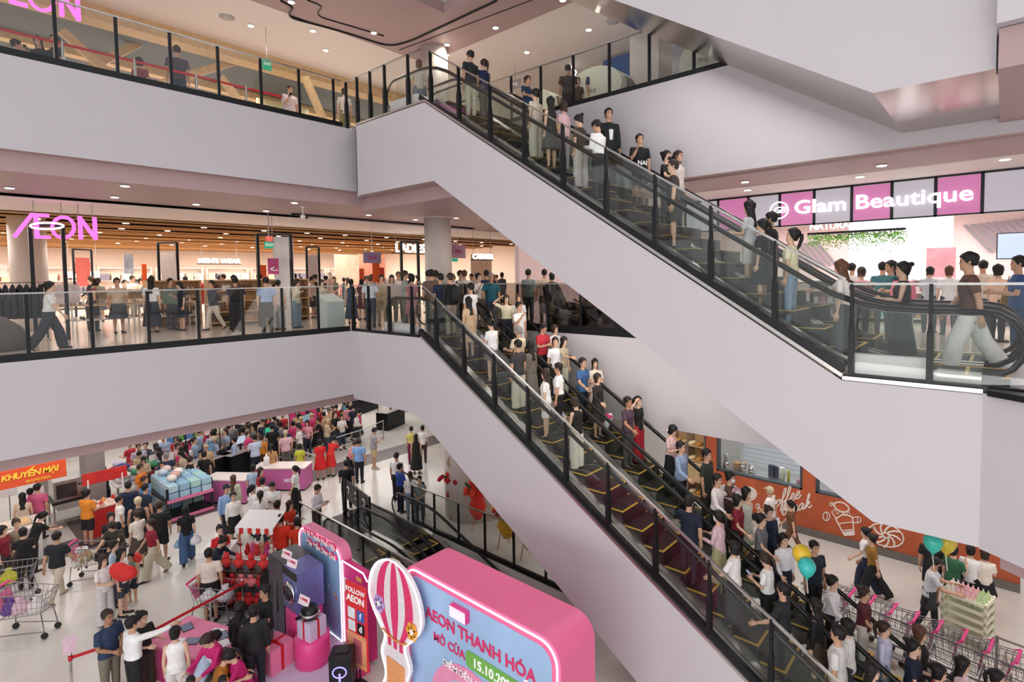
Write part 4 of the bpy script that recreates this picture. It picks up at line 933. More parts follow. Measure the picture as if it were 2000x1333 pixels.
Q(455, 961, 'G', 15, 'stand', 'ltucked#f0eeec', 'skirt#1b1b1e', 'bun k', 'staff woman in white blouse, green scarf and black skirt')
Q(442, 946, 'G', 30, 'stand', 'l#8fb0da', 'trousers#27303f', 'cap n', 'guard in light blue shirt and dark cap beside white blouse', fem=False)
Q(455, 928, 'G', 160, 'stand', 'l#c9d0b4', 'long#cdd4b8', 'long o', 'woman in pale green dress with long brown hair by pink counter')
Q(617, 947, 'G', 60, 'phone', 'ltucked#e4e2e6', 'trousers#4a3a33', 'short k', 'man in glasses and white shirt holding a phone beside pit glass')
Q(676, 899, 'G', 178, 'walk2', 's#17191b', 'trousers#1d2026', 'short k', 'man in black t-shirt walking away across the white floor')
Q(576, 910, 'G', -110, 'stand2', 's#efecea', 'long#1b1c1e', 'pony k', 'woman in white t-shirt and long black skirt by pink counter')
Q(541, 978, 'G', 150, 'carry', 's#d8331f', 'trousers#1d2230', 'short k', 'man in red and yellow uniform leaning to the toy stall')
Q(565, 978, 'G', 60, 'carry', 's#cf3a24', 'trousers#223049', 'long b', 'woman in red and yellow uniform with long brown hair')
Q(547, 1005, 'G', 165, 'stand', 's#d8321c', 'trousers#1c1d22', 'short k', 'man in red and yellow uniform seen from behind, nearest of them')
Q(580, 1011, 'G', 190, 'stand', 's#d4361f', 'trousers#2b3550', 'bun k', 'woman in red and yellow uniform with hair pinned up')
Q(782, 904, 'G', 120, 'cross', 'stucked#27479a', 'trousers#1c2030', 'short k', 'man in royal blue polo with folded arms', foot=(783, 1001))
Q(774, 884, 'G', 150, 'stand', 'stucked#efedec', 'trousers#20242e', 'short b', 'man in white shirt with cropped hair behind royal blue polo')
Q(804, 920, 'G', 178, 'stand', 'stucked#ecebea', 'trousers#8fa6c2', 'pony b', 'woman in white top and pale jeans with brown ponytail, back turned', foot=(803, 1013))
Q(823, 932, 'G', -15, 'clasp', 's#7f8c88', 'trousers#3a4656', 'short k', 'man in grey-green t-shirt facing the ponytailed woman', foot=(821, 1019))
Q(812, 848, 'G', 172, 'stand', 'v#1b1d1b', 'long#1c1f1c', 'long k', 'woman in long black dress with long black hair')
Q(803, 833, 'G', 175, 'stand', 'stucked#c9bd6a', 'trousers#6e1f40', 'short k', 'person in yellow top and maroon trousers at the till', fem=True)
Q(825, 831, 'G', 185, 'stand', 's#ece8e4', 'trousers#4a3236', 'bun k', 'woman in white t-shirt beside the big ground floor column')
Q(729, 836, 'G', 110, 'phone1', 's#9a9da2', 'shorts#c9b48f', 'cap n', 'man in grey t-shirt, khaki shorts and cap at the till', fem=False, shoe='#c9b9a4')
Q(700, 857, 'G', 160, 'stand', 's#86abe0', 'trousers#1c222e', 'cap n', 'security guard in light blue shirt and dark cap by steel railing', fem=False)
Q(624, 858, 'G', 178, 'stand', 's#d8262a', 'skirt#d8262a', 'bob k', 'staff woman in red dress with bobbed hair, back turned')
Q(644, 857, 'G', 150, 'lean', 's#d6302a', 'skirt#d6302a', 'pony k', 'staff woman in red dress and headset leaning at counter')
Q(683, 860, 'G', 40, 'lean', 's#e08f92', 'trousers#1d1e24', 'bun b', 'woman in coral striped top bending to a bag')
Q(585, 867, 'G', 170, 'stand', 's#c3ca3e', 'skirt#c3ca3e', 'bob k', 'girl in lime yellow dress at the steel railing', H=1.4)
Q(557, 840, 'G', 190, 'stand', 's#e0b6c0', 'trousers#6b6660', 'cap c', 'man in pink shirt and beige cap in checkout crowd', fem=False)
Q(531, 829, 'G', 170, 'stand', 's#1b1d1f', 'trousers#24262a', 'short k', 'tall man in black shirt left of the pink advertising pillar')
Q(529, 867, 'G', 178, 'stand', 's#b98a5c', 'long#b98a5c', 'pony k', 'woman in long caramel dress with black ponytail')
Q(497, 849, 'G', -160, 'carry', 's#c3cee6', 'trousers#222a38', 'short k', 'cashier in pale blue shirt at the green screen')
Q(511, 851, 'G', 150, 'stand', 's#e08f34', 'trousers#7a4a2c', 'short b', 'child in orange at the checkout with green screen', H=1.45)
Q(398, 882, 'G', 165, 'stand', 's#1c1a1b', 'trousers#3a2f28', 'bun k', 'woman in black top with white bag strap at the self checkout')
Q(371, 891, 'G', 150, 'stand', 'v#1d1c1c', 'wide#d6d2cb', 'bun b', 'woman in black vest and white wide trousers at self checkout')
Q(270, 866, 'G', 20, 'stand', 's#c9c4d6', 'trousers#3c3f4a', 'short b', 'man in pale lilac shirt behind the bagged goods')
Q(284, 863, 'G', -20, 'stand', 's#4d4f55', 'trousers#2c2d31', 'bun k', 'woman in grey t-shirt behind the bagged goods')
Q(303, 866, 'G', 30, 'phone1', 's#5f6460', 'trousers#3a3c3a', 'bob b', 'woman in grey-green with hand raised behind bagged goods')
Q(324, 884, 'G', -160, 'stand', 's#2a3a55', 'trousers#2b2e36', 'grey g', 'grey-haired man in dark blue beside self checkout', fem=False)
Q(346, 866, 'G', 30, 'stand', 's#e2b9c2', 'trousers#3c3439', 'bob k', 'woman in pink blouse in the self checkout crowd')
Q(363, 866, 'G', 200, 'stand', 's#ece8e4', 'trousers#3b3a3c', 'long b', 'woman in white with brown hair in the self checkout crowd')
Q(274, 907, 'G', 60, 'stand', 's#e07a22', 'trousers#3a3430', 'short b', 'man in vivid orange shirt by the green bag')
Q(316, 902, 'G', 0, 'stand', 's#dfe0e6', 'trousers#3b3c44', 'short k', 'boy in white behind white price boards', H=1.5)
Q(282, 930, 'G', 60, 'stand', 's#5b93cc', 'trousers#2c3442', 'short b', 'person in sky blue behind the stacked water packs')
Q(492, 947, 'G', 120, 'stand', 's#efecea', 'trousers#3a3a40', 'pony k', 'woman in white blouse left of the two at stall awning')
Q(508, 959, 'G', 175, 'stand', 's#ebe7e5', 'trousers#3a3a40', 'pony k', 'woman in white with long tail of hair, directly above the awning')
Q(532, 941, 'G', -20, 'phone', 's#f0eeec', 'trousers#24262c', 'short k', 'man in white shirt looking down behind the stall awning')
Q(512, 933, 'G', 160, 'stand', 's#f0e9e6', 'trousers#3a3a40', 'bun k', 'woman in white behind the looking-down man')
Q(494, 907, 'G', 175, 'stand', 's#a9c0dc', 'trousers#27304a', 'bob k', 'woman in pale blue with navy straps at pink counter')
Q(508, 913, 'G', 60, 'stand', 's#a62a36', 'trousers#2c2628', 'long b', 'woman in red with brown hair at pink counter')
# --- checkout crowd behind
cs = [('white', '#e9e4e2'), ('pink', '#e59aa8'), ('red', '#c0303c'), ('black', '#1d1d20'), ('grey', '#7d7f84'), ('hot pink', '#e0447c'), ('navy', '#25304a'), ('tan', '#d0b088'), ('beige', '#cbb798'), ('pale blue', '#a9bcd8')]
n_ = 0
for try_ in range(6000):
    if n_ >= 62: break
    x_ = R_.uniform(-40, -22.2); y_ = R_.uniform(5, 27)
    v_ = V((x_, y_, 1.6))-CAM; d_ = v_.dot(CG); px_ = CX+CF*v_.dot(CR)/d_; py_ = CY-CF*v_.dot(CU)/d_
    lim = 905-.193*px_ if px_ < 690 else 782+.24*(px_-690)
    if px_ < 250 or px_ > 826 or py_ < lim+6: continue
    if any((p['P']-V((x_, y_, 0))).length < .5 for p in PEOPLE if p['P'].z < 1): continue
    k = R_.randrange(10); h_ = R_.choice(['short k', 'short k', 'long k', 'bob k', 'pony b', 'bun k', 'cap c']); po_ = R_.choice(['stand', 'stand2', 'carry', 'clasp', 'phone']); bc_ = R_.choice(['black#26272c', 'blue-grey#3a4050', 'taupe#6d6660']).split('#'); bt_ = R_.choice(['trousers', 'wide', 'skirt', 'trousers'])
    hn = {'short': 'short hair', 'long': 'long hair', 'bob': 'a bob', 'pony': 'a ponytail', 'bun': 'a bun', 'cap': 'a beige cap'}[h_.split()[0]]
    Q(px_, py_, 'G', R_.uniform(0, 360), po_, R_.choice('ssl')+cs[k][1], bt_+'#'+bc_[1], h_, uniq('person in '+cs[k][0]+' top, '+bc_[0]+' '+BOTN[bt_]+' and '+hn+DOING[po_]+' by checkouts'), group='shoppers crowding the checkouts', H=R_.uniform(1.5, 1.72), fem=h_.split()[0] not in ('short', 'cap'))
    n_ += 1
# --- ground floor, right
Q(1505, 951, 'G', -110, 'walk2', 's#eceae8', 'shorts#8f8f95', 'cap c', 'man in white t-shirt, plaid shorts and grey cap passing the orange wall', fem=False, shoe='#6f7ba0')
Q(1546, 978, 'G', -95, 'walk', 's#6d4a35', 'trousers#6a4733', 'pony k', 'woman in brown blouse and brown trousers passing the orange wall')
Q(1692, 1031, 'G', -95, 'walk2', 's#efedec', 'wide#27304a', 'bun k', 'woman in white t-shirt and dark jeans behind the mustard blouse', shoe='#d6c9b8')
Q(1706, 1044, 'G', -85, 'walk', 's#8f6a2a', 'wide#1b1b1d', 'bun k', 'woman in mustard blouse and wide black trousers striding')
Q(1816, 1086, 'G', 92, 'push', 's#c6c7cb', 'trousers#1b1b1e', 'cap k', 'masked bakery worker in grey shirt and black cap pushing a trolley', fem=False, shoe='#e9e6e4')
Q(1863, 1066, 'G', 150, 'drink', 's#2f6244', 'shorts#2f3a3a', 'bun k', 'woman in green t-shirt holding up a teal balloon')
Q(1896, 1066, 'G', 170, 'stand', 's#eeecec', 'trousers#1d1f26', 'bun k', 'woman in white t-shirt wearing blue rubber gloves')
Q(1924, 1072, 'G', 190, 'carry', 's#e6dcd0', 'mini#1a1a1c', 'bob b', 'woman in cream jacket and black miniskirt')
Q(1822, 1040, 'G', 180, 'stand', 's#1f2024', 'shorts#222328', 'short k', 'person in black shorts half hidden by the balloons')
# ================================================================ LEVEL TWO STORE
def beam_px(b, X, p, q, w, d=.06):
    a, c = onx(*p, X), onx(*q, X); b.beam(a, c, d, w, (1, 0, 0)); return b
def neon_sign(label, X, shift):
    e = empty('neon_sign', onx(100, 470, X)+shift); tag(e, label, 'sign')
    o0 = e.location-shift
    f = lambda x, y: onx(x/5.553, 380+y/5.553, X)-o0
    def seg(name, pairs, w=.09):
        b = MB()
        for p, q in pairs: b.beam(f(*p), f(*q), .08, w, (0, 1, 0) if abs(p[0]-q[0]) > abs(p[1]-q[1]) else (0, 1, 0))
        b.build(name, PINK, e)
    def stroke(b, p, q, w):
        a, c = f(*p), f(*q); d = (c-a).normalized(); n = V((1, 0, 0)).cross(d)*w/2
        b.prism([a-n, c-n, c+n, a+n], (.07, 0, 0))
    b = MB(); stroke(b, (150, 465), (350, 210), .085); stroke(b, (345, 222), (530, 232), .08); stroke(b, (385, 215), (400, 475), .09); stroke(b, (380, 462), (550, 466), .08); b.build('letter_ae', PINK, e)
    b = MB(); c0 = (685, 358); b.tube([f(c0[0]+118*math.cos(t*math.pi/14), c0[1]+112*math.sin(t*math.pi/14)) for t in range(28)], [(.045, .04)]*28, 8, True); b.build('letter_o', PINK, e)
    b = MB(); stroke(b, (862, 240), (875, 488), .085); stroke(b, (850, 240), (1040, 490), .085); stroke(b, (1020, 250), (1034, 492), .085); b.build('letter_n', PINK, e)
    b = MB(); b.tube([f(500+180*math.cos(t*math.pi/14), 345+34*math.sin(t*math.pi/14))+V((.1, 0, 0)) for t in range(28)], [(.026, .026)]*28, 8, True); b.build('ring', mat('pale_pink_glow', '#ffd2f3', emit=2.0), e)
    for x0, y0 in ((365, 205), (665, 215), (848, 235), (1000, 245)):
        a = f(x0, y0); top = 9.72+shift.z-e.location.z if shift.z < 1 else 15.12-e.location.z
        b = MB(); b.tube([a, V((a.x, a.y, top))], .012, 6); b.build('hanger_rod', STEEL, e)
    return e
neon_sign('pink neon letter sign hung on rods before the second floor store', -18.2, V((0, 0, 0)))
d_ = onx(155, 41, -16.8)-onx(188, 468, -18.2)
neon_sign('pink neon letter sign hung on the third floor, cut by the top edge', -18.2, d_)
# black portal frames
def portal(label, p, q, ztop=9.1, z0=L2, poster=None):
    a, c = onz(*p, ztop), onz(*q, ztop); a.z = c.z = z0; e = empty('portal_frame', a); tag(e, label, 'frame'); d = c-a; h = ztop-z0
    for t in (V((0, 0, 0)), d): b = MB(); b.box(-.04, .04, -.04, .04, 0, h); o = b.build('post', BLACK, e); o.location = t
    b = MB(); b.beam(V((0, 0, h)), d+V((0, 0, h)), .06, .06); b.build('top_beam', BLACK, e)
    if poster:
        n = V((0, 0, 1)).cross(d).normalized()*.01
        b = MB(); b.prism([d*.12+V((0, 0, h*.45)), d*.88+V((0, 0, h*.45)), d*.88+V((0, 0, h*.88)), d*.12+V((0, 0, h*.88))], n); b.build('hanging_panel', poster, e)
GREYP = mat('grey_fabric_panel', '#b9b0ae', .7)
portal('tall black portal frame around the grey column under the neon sign', (58, 440), (122, 442))
portal('black portal frame with grey panel deep in store, left of the shoe poster', (142, 487), (178, 489), poster=mat('coral_poster', '#c9655e', .6))
portal('black portal frame with hanging grey panel behind the shoe shelves', (308, 475), (345, 474), poster=GREYP)
portal('tall black portal frame beside the pink screen pillar', (502, 458), (567, 458))
portal('small black portal frame right of the pink screen pillar', (598, 483), (622, 483), poster=GREYP)
portal('black portal frame under the LADIES sign', (783, 472), (816, 472), 9.0)
# screen pillar
P = onz(538, 470, 9.0); Q_ = onz(572, 470, 9.0)
e = empty('screen_pillar', (P.x, P.y, L2)); tag(e, 'tall glowing pillar screen with a violet top half', 'screen'); d = V((Q_.x-P.x, Q_.y-P.y, 0)); n = V((0, 0, 1)).cross(d).normalized()*-.25
b = MB(); b.prism([V((0, 0, 0)), d, d+n, n], (0, 0, 2.9)); b.build('body', WHITE, e)
n2 = -n.normalized()*.02
b = MB(); b.prism([V((0, 0, .5)), d+V((0, 0, .5)), d+V((0, 0, 1.9)), V((0, 0, 1.9))], n2); b.build('lower_screen', mat('white_screen', '#fdf6ff', emit=1.5), e)
b = MB(); b.prism([V((0, 0, 1.95)), d+V((0, 0, 1.95)), d+V((0, 0, 2.8)), V((0, 0, 2.8))], n2); b.build('upper_screen', mat('violet_screen', '#c583d8', emit=1.0), e)
# hanging signs
def hang_sign(label, X, box_px, m, texts=(), rod=True, ztop=9.76, name='hanging_sign', dep=.06):
    x0, y0, x1, y1 = box_px; a, c = onx(x0, y1, X), onx(x1, y0, X); e = empty(name, (X, (a.y+c.y)/2, a.z)); tag(e, label, 'sign')
    w = (c.y-a.y)/2; h = c.z-a.z; b = MB(); b.box(-dep, 0, -w, w, 0, h); b.build('board', m, e)
    for body, sz, fy, mt in texts: text(body, sz, face_x(.008, 0, h*fy), mt, e, bold=.015)
    if rod: b = MB(); b.tube([(-dep/2, 0, h), (-dep/2, 0, ztop-a.z)], .012, 6); b.build('rod', STEEL, e)
    return e
GRN = mat('exit_green', '#2fae86', emit=.7); PKS = mat('magenta_board', '#c84f86', .5); WT = mat('white_print', '#ffffff', .5, vary=.01)
hang_sign('green exit sign on a long rod in the middle of the store', -17.3, (518, 473, 534, 485), GRN, [('EXIT', .11, .5, WT)])
hang_sign('small red and white board just above the green exit sign', -17.32, (520, 462, 532, 472), C('#d9605a'))
hang_sign('magenta direction board with a white left arrow', -17.6, (525, 505, 544, 536), PKS, [('<-', .28, .3, WT)])
hang_sign('pale blue and pink sale board hanging left of LADIES', -19.0, (711, 493, 744, 514), mat('sale_board', '#9d8fb0', .6), [('SALE', .18, .5, PKS)])
hang_sign('pink and blue sale board hanging right of the round column', -16.8, (881, 479, 909, 504), mat('sale_board_b', '#c79bb4', .6), [('SALE', .16, .5, PKS)])
hang_sign('small green exit sign far behind beside the cashier', -19, (884, 505, 894, 511), GRN)
for lab, X, px_, body, sz in (('white glowing LADIES lettering beside the round column', -20.0, (778, 478, 826, 494), 'LADIES', .52), ('white glowing CASHIER lettering over the till', -16.5, (925, 496, 962, 508), 'CASHIER', .3), ("white glowing MEN'S lettering deep in the store", -30, (404, 505, 455, 516), "MEN'S WEAR", .34), ('white glowing SHOES lettering on the far coral wall', -31, (146, 533, 180, 542), 'SHOES', .4)):
    c = onx((px_[0]+px_[2])/2, (px_[1]+px_[3])/2, X); e = empty('sign_lettering', c); tag(e, lab, 'sign'); text(body, sz, face_x(0, 0, 0), LAMPW, e, bold=.02, ext=.03)
    w = .3*sz*len(body)
    b = MB(); b.beam((-.06, -w, -sz*.42), (-.06, w, -sz*.42), .04, .04); b.build('carrier_bar', BLACK, e)
    for s_w in (-w*.8, w*.8): b = MB(); b.tube([(-.06, s_w, -sz*.42), (-.06, s_w, 9.79-c.z)], .012, 5); b.build('hanger_rod', STEEL, e)
# wall panels and posters on the far walls (store back and side)
def poster(label, X, px_, m, name='wall_poster'):
    a, c = onx(px_[0], px_[3], X), onx(px_[2], px_[1], X); 
    b = MB(); b.box(-.04, .0, 0, c.y-a.y, 0, c.z-a.z)
    if name == 'banner':
        e = empty('banner', (X, a.y, L2)); tag(e, label, 'banner'); o = b.build('cloth', m, e); o.location = (0, 0, a.z-L2)
        b = MB(); b.tube([(-.05, (c.y-a.y)/2, 0), (-.05, (c.y-a.y)/2, c.z-L2)], .02, 6); b.build('pole', STEEL, e); return e
    o = b.build(name, m); o.location = (X, a.y, a.z); tag(o, label, 'poster'); return o
poster('coral fashion poster with a pale figure on far store wall', -33, (146, 513, 178, 538), mat('poster_coral', '#c8746e', .6, vary=.35, scale=3))
poster('white poster with dark clothes above the shelves', -32, (310, 503, 345, 532), mat('poster_white', '#e4dcd8', .6, vary=.15, scale=5))
poster('blue-grey tall poster with a figure on the far wall', -32, (243, 497, 260, 535), mat('poster_blue', '#9aa6bd', .6, vary=.3, scale=4))
poster('orange vertical banner among the shelves', -24, (279, 516, 286, 560), mat('banner_orange', '#e8622c', .6), 'banner')
poster('orange vertical banner left of the magenta board', -22, (509, 518, 520, 545), mat('banner_orange', '#e8622c', .6), 'banner')
poster('tall orange banner with yellow letters near the escalator landing', -20, (729, 505, 741, 552), mat('banner_orange', '#e8622c', .6), 'banner')
poster('orange banner directly left of the tall one', -21, (703, 525, 711, 552), mat('banner_orange', '#e8622c', .6), 'banner')
poster('red-orange banner directly right of the tall one', -20.6, (741, 523, 750, 552), mat('banner_red', '#d8453a', .6), 'banner')
poster('white poster of a black shoe on the shoe table', -20.2, (106, 556, 155, 595), mat('poster_shoe', '#e9e0dc', .6, vary=.18, scale=6))
poster('light poster of a figure left of the neon letters', -30, (0, 517, 13, 542), mat('poster_white', '#e4dcd8', .6), 'wall_poster')
# bright niches along the far right wall of the store
for i, (x0, x1, col) in enumerate(((655, 700, '#f3c9b4'), (702, 752, '#f0a98f'), (920, 960, '#e9d3c3'))):
    poster(['bright pink wall bay behind the queue', 'bright orange wall bay with hanging clothes', 'beige wall bay behind the cashier sign'][i], -27+i*2, (x0, 498, x1, 556), mat('bay_%d' % i, col, .6, vary=.12, scale=3), 'wall_bay')
# shelves, tables and goods
WOODT = mat('display_timber', '#dcb98d', .5, vary=.1, scale=9)
def gondola(label, P, rz, w, h, n, dep=.45, m=WOODT):
    e = empty('shelf_unit', P, rz); tag(e, label, 'shelf')
    for s in (-1, 1): b = MB(); b.box(s*w/2-.02, s*w/2+.02, -dep/2, dep/2, 0, h); b.build('side_panel', m, e)
    for k in range(n): z = .12+(h-.15)*k/(n-1); b = MB(); b.box(-w/2, w/2, -dep/2, dep/2, z-.015, z+.015); b.build('shelf', m, e)
    b = MB(); b.box(-w/2, w/2, dep/2-.02, dep/2, 0, h); b.build('back_panel', m, e)
    return e, [.135+(h-.15)*k/(n-1) for k in range(n)]
def bag_mesh():
    b = MB(); b.loft([[V((x*sx, y*sy, z)) for x, y in ((-1, -1), (1, -1), (1, 1), (-1, 1))] for sx, sy, z in ((.13, .06, 0), (.15, .065, .04), (.14, .055, .15), (.12, .03, .2))])
    b.tube([(-.08, 0, .19), (-.06, 0, .29), (.06, 0, .29), (.08, 0, .19)], .008, 5); return b.mesh('handbag', C('#7a4a34'))
BAGM = bag_mesh()
def shoe_goods():
    s = skel('stand', False); b = shoe_mb(s, 'R'); xs = [p[0] for p in b.v]; zs = min(p[2] for p in b.v); cx = sum(xs)/len(xs)
    b.v = [(p[0]-cx, p[1], p[2]-zs) for p in b.v]; return b.mesh('shoe', C('#e8e6e4'), True)
SHOEM = shoe_goods()
def inst(name, me, loc, rz, m, label, cat, group=None, sc=1.):
    o = link(name, me, None, loc, rz); o.scale = (sc,)*3; slot(o, 0, m); tag(o, label, cat, group); return o
def shoe_table(label, P, w):
    e = empty('shoe_table', P); tag(e, label, 'table')
    b = MB(); b.box(-.35, .35, 0, w, .78, .83); b.build('tabletop', WOODT, e)
    b = MB(); b.box(-.3, .3, .05, w-.05, .36, .40); b.build('shelf', WHITE, e)
    for x in (-.3, .3):
        for y in (.05, w-.05): b = MB(); b.box(x-.02, x+.02, y-.02, y+.02, 0, .78); b.build('leg', WHITE, e)
    for z in (.83, .40):
        for r_ in (-.17, .15):
            for k in range(int(w/.2)):
                c = R_.choice(['#ece9e6', '#e4e0dc', '#2a2b30', '#3f5a58', '#c9b8a4', '#8c6a52'])
                inst('shoe', SHOEM, (P[0]+r_, P[1]+.12+k*.2, P[2]+z), -math.pi/2+R_.uniform(-.1, .1), C(c), 'sports shoe on the %s of the %s shoe table, %s row, %s from left' % ('top' if z > .6 else 'shelf', 'left' if P[1] < 4 else 'right', 'front' if r_ > 0 else 'back', ORD[k]), 'shoe', 'shoes on the low tables')
shoe_table('low shoe table in front of the shoe poster', (-20.15, 3.15, L2), 1.55)
shoe_table('second low shoe table, right of the first', (-20.1, 4.85, L2), 1.5)
for k in range(3):
    b = MB(); o = empty('display_crate', (-20.45, 4.0+.42*k, L2+1.06)); tag(o, 'small timber display box on shoe table, '+['left one', 'middle one', 'right one'][k], 'box')
    o.location.z = L2+.93
    b = MB(); b.box(-.15, .15, -.18, .18, 0, .02); b.box(-.15, .15, -.18, .18, .28, .3); b.box(-.15, .15, -.18, -.16, .02, .28); b.box(-.15, .15, .16, .18, .02, .28); b.build('frame', WOODT, o)
    b = MB(); b.box(-.15, -.14, -.16, .16, .02, .28); b.build('back_board', WOODL, o)
gi = 0
for lab, P, w, n in (('open timber shelf of white shoes behind the navy dress', (-20.9, 6.0, L2), 1.5, 6), ('open timber shelf of brown handbags behind the man with backpack', (-19.2, 7.3, L2), 1.7, 5), ('open timber shelf of handbags right of the first bag shelf', (-19.6, 9.1, L2), 1.6, 5)):
    e, zs = gondola(lab, P, math.pi/2, w, 1.5, n)
    for z in zs[:-1]:
        for k in range(int(w/.34)):
            y = P[1]-w/2+.2+k*.34
            if gi == 0:
                for j in (-.07, .07): inst('shoe', SHOEM, (P[0]+.06, y+j, P[2]+z), -math.pi/2, C(R_.choice(['#efeae6', '#e2d8d0', '#d8c8ba'])), 'pale shoe on the timber shoe shelf, %s shelf up, %s from left, %s of pair' % (ORD[zs.index(z)], ORD[k], 'left' if j < 0 else 'right'), 'shoe', 'shoes on the timber shelf')
            else: inst('handbag', BAGM, (P[0]+.05, y, P[2]+z), math.pi/2, C(R_.choice(['#7a4a34', '#5a2f2a', '#e2d4c2', '#2a2524', '#b98a5c', '#d9c6b4'])), 'handbag on the %s bag shelf unit, %s shelf up, %s from left' % ('left' if gi == 1 else 'right', ORD[zs.index(z)], ORD[k]), 'handbag', 'handbags on the timber shelves', .9)
    gi += 1
# clothes racks
def garment_mesh():
    b = MB(); b.loft([[V((x*w, y*d, z)) for x, y in ((-1, -1), (0, -1.3), (1, -1), (1, 1), (0, 1.3), (-1, 1))] for w, d, z in ((.22, .05, -.85), (.21, .05, -.4), (.24, .045, -.12), (.12, .03, -.04), (.03, .015, 0))])
    b.tube([(0, 0, 0), (0, 0, .05)], .006, 5); return b.mesh('garment', C('#222222'), True)
GARM = garment_mesh()
def rack(label, P, rz, w, cols, glabel, group):
    e = empty('clothes_rack', P, rz); tag(e, label, 'rack')
    for x in (-w/2, w/2): b = MB(); b.tube([(x, 0, 0), (x, 0, 1.5)], .018, 6); b.tube([(x, -.25, .02), (x, .25, .02)], .018, 6); b.build('upright', BLACK, e)
    b = MB(); b.tube([(-w/2, 0, 1.48), (w/2, 0, 1.48)], .015, 6); b.build('hanging_rail', STEEL, e)
    n = int(w/.13)
    for k in range(n):
        x = -w/2+.1+k*(w-.2)/max(1, n-1); c, s = math.cos(rz), math.sin(rz)
        inst('garment', GARM, (P[0]+x*c, P[1]+x*s, P[2]+1.43), rz+math.pi/2+R_.uniform(-.1, .1), C(R_.choice(cols)), glabel+', %s along the rail' % ORD[k], 'clothes', group)
rack('clothes rack of black trousers at far left behind the glass', (-18.6, 1.95, L2), math.pi/2, 1.1, ['#1d2126', '#23282e', '#2b2f35'], 'black trousers hanging in a tight row at far left', 'black trousers on the left rack')
rack('clothes rack of pale clothes behind the round column', (-26, 3.3, L2), math.pi/2, 1.4, ['#e2d2c4', '#c9b09a', '#e8dcd2', '#8c7a6a'], 'pale garment on the rack left of the column', 'garments on the pale rack')
for i, (x, y, cols, nm) in enumerate(((-24, 8.0, ['#e6d8cc', '#f0e6de', '#d9a79c', '#c23a34'], 'white and red clothes in mid store'), (-26, 10.5, ['#e6d8cc', '#c9885c', '#e3c7b4'], 'peach clothes in mid store'), (-25, 13.2, ['#efe6de', '#e0cfc0', '#b99a86'], 'cream clothes behind the queue'), (-29, 7.0, ['#d9c9bc', '#efe6de', '#a88c86'], 'beige clothes far back'), (-28, 15.5, ['#ead9d2', '#d98d8d', '#efe6de'], 'rose clothes far right'), (-22.5, 15.8, ['#efe4e0', '#c9b8ac', '#e8b8a8'], 'blush clothes near LADIES sign'))):
    rack('rack of '+nm, (x, y, L2), math.pi/2+.1*i, 1.8, cols, 'garment on the rack of '+nm, 'garments: '+nm)
# mannequins
def mannequin(label, P, rz):
    b = body_mb(skel('stand', True)); b.v = [(p[0], p[1], p[2]) for p in b.v]
    e = empty('mannequin', P, rz); tag(e, label, 'mannequin')
    b.build('figure', mat('mannequin_white', '#f0e6dc', .4), e, True)
    t = top_mb(skel('stand', True), 's'); t.build('dress_top', C('#e9cfc0'), e, True)
    t = bottom_mb(skel('stand', True), 'skirt'); t.build('skirt', C('#ecd8ca'), e, True)
    b = MB(); b.lathe((0, 0, 0), [(.2, -.1), (.2, -.005)], 20); b.build('stand', WHITE, e)
mannequin('white mannequin in blush dress left of the MEN\'S lettering', (-25.5, 7.6, L2+.1), -1.2)
mannequin('white mannequin in blush dress, right of the other mannequin', (-25.2, 8.1, L2+.1), -1.0)
mannequin('white mannequin standing before the far pink bay', (-22, 12.2, L2+.1), -1.0)
# grey podium by the rail
e = empty('podium', (-15.02, 8.05, L2)); tag(e, 'pale grey-green podium with a sloping top beside the corner rail', 'podium')
b = MB(); b.prism([(-.3, 0, 0), (.3, 0, 0), (.3, 0, .8), (-.3, 0, 1.0)], (0, .55, 0)); b.build('body', mat('podium_grey', '#b9c4c2', .5), e)
b = MB(); b.prism([(-.32, -.02, 1.0), (.32, -.02, .79), (.32, -.02, .82), (-.32, -.02, 1.03)], (0, .59, 0)); b.build('sloping_top', mat('podium_top', '#c9d3d0', .5), e)
# dark bag heap at the left edge
b = MB(); b.loft([[V((r*math.cos(t*.5236)*1.1, r*math.sin(t*.5236), z)) for t in range(12)] for r, z in ((.55, 0), (.6, .2), (.45, .5), (.2, .72), (.02, .78))]); o = b.build('beanbag', mat('charcoal_fabric', '#5a5654', .8), None, True); o.location = (-16.6, 1.35, L2); tag(o, 'charcoal fabric beanbag at far left behind the glass', 'beanbag')
# ---------------------------------------------------------------- downlights: disc with ring
def lamp_mesh():
    b = MB(); b.mi(0).lathe((0, 0, 0), [(.09, 0), (.09, -.012)], 16); b.mi(1).lathe((0, 0, -.012), [(.07, 0), (.07, -.006)], 16)
    return b.mesh('downlight', [WHITE, LAMP])
LMP = lamp_mesh()
def lampat(p, label, group, r=1., power=0):
    o = link('downlight', LMP, None, p); o.scale = (r, r, 1); tag(o, label, 'downlight', group)
    if power:
        l = bpy.data.lights.new('downlight_beam', 'SPOT'); l.energy = power; l.spot_size = 2.5; l.spot_blend = .6; l.shadow_soft_size = .07; l.color = (1, .9, .8)
        q = link('downlight_beam', l, None, (p[0], p[1], p[2]-.05))
for px_, py_ in ((19, 367), (244, 363), (224, 385), (383, 399), (520, 412), (575, 396), (720, 420), (855, 424), (812, 429), (891, 426)):
    p = onz(px_, py_, 9.74); lampat(p, 'downlight in the mauve soffit above the second floor walk, '+{19: 'at far left', 244: 'second from left', 224: 'third from left', 383: 'above the neon store', 520: 'above the exit sign', 575: 'left of the corner', 720: 'near the corner', 855: 'over the column front', 812: 'left beside the column', 891: 'right beside the column'}[px_], 'soffit downlights, level two', 1.1, 35 if px_ > 800 else 60)
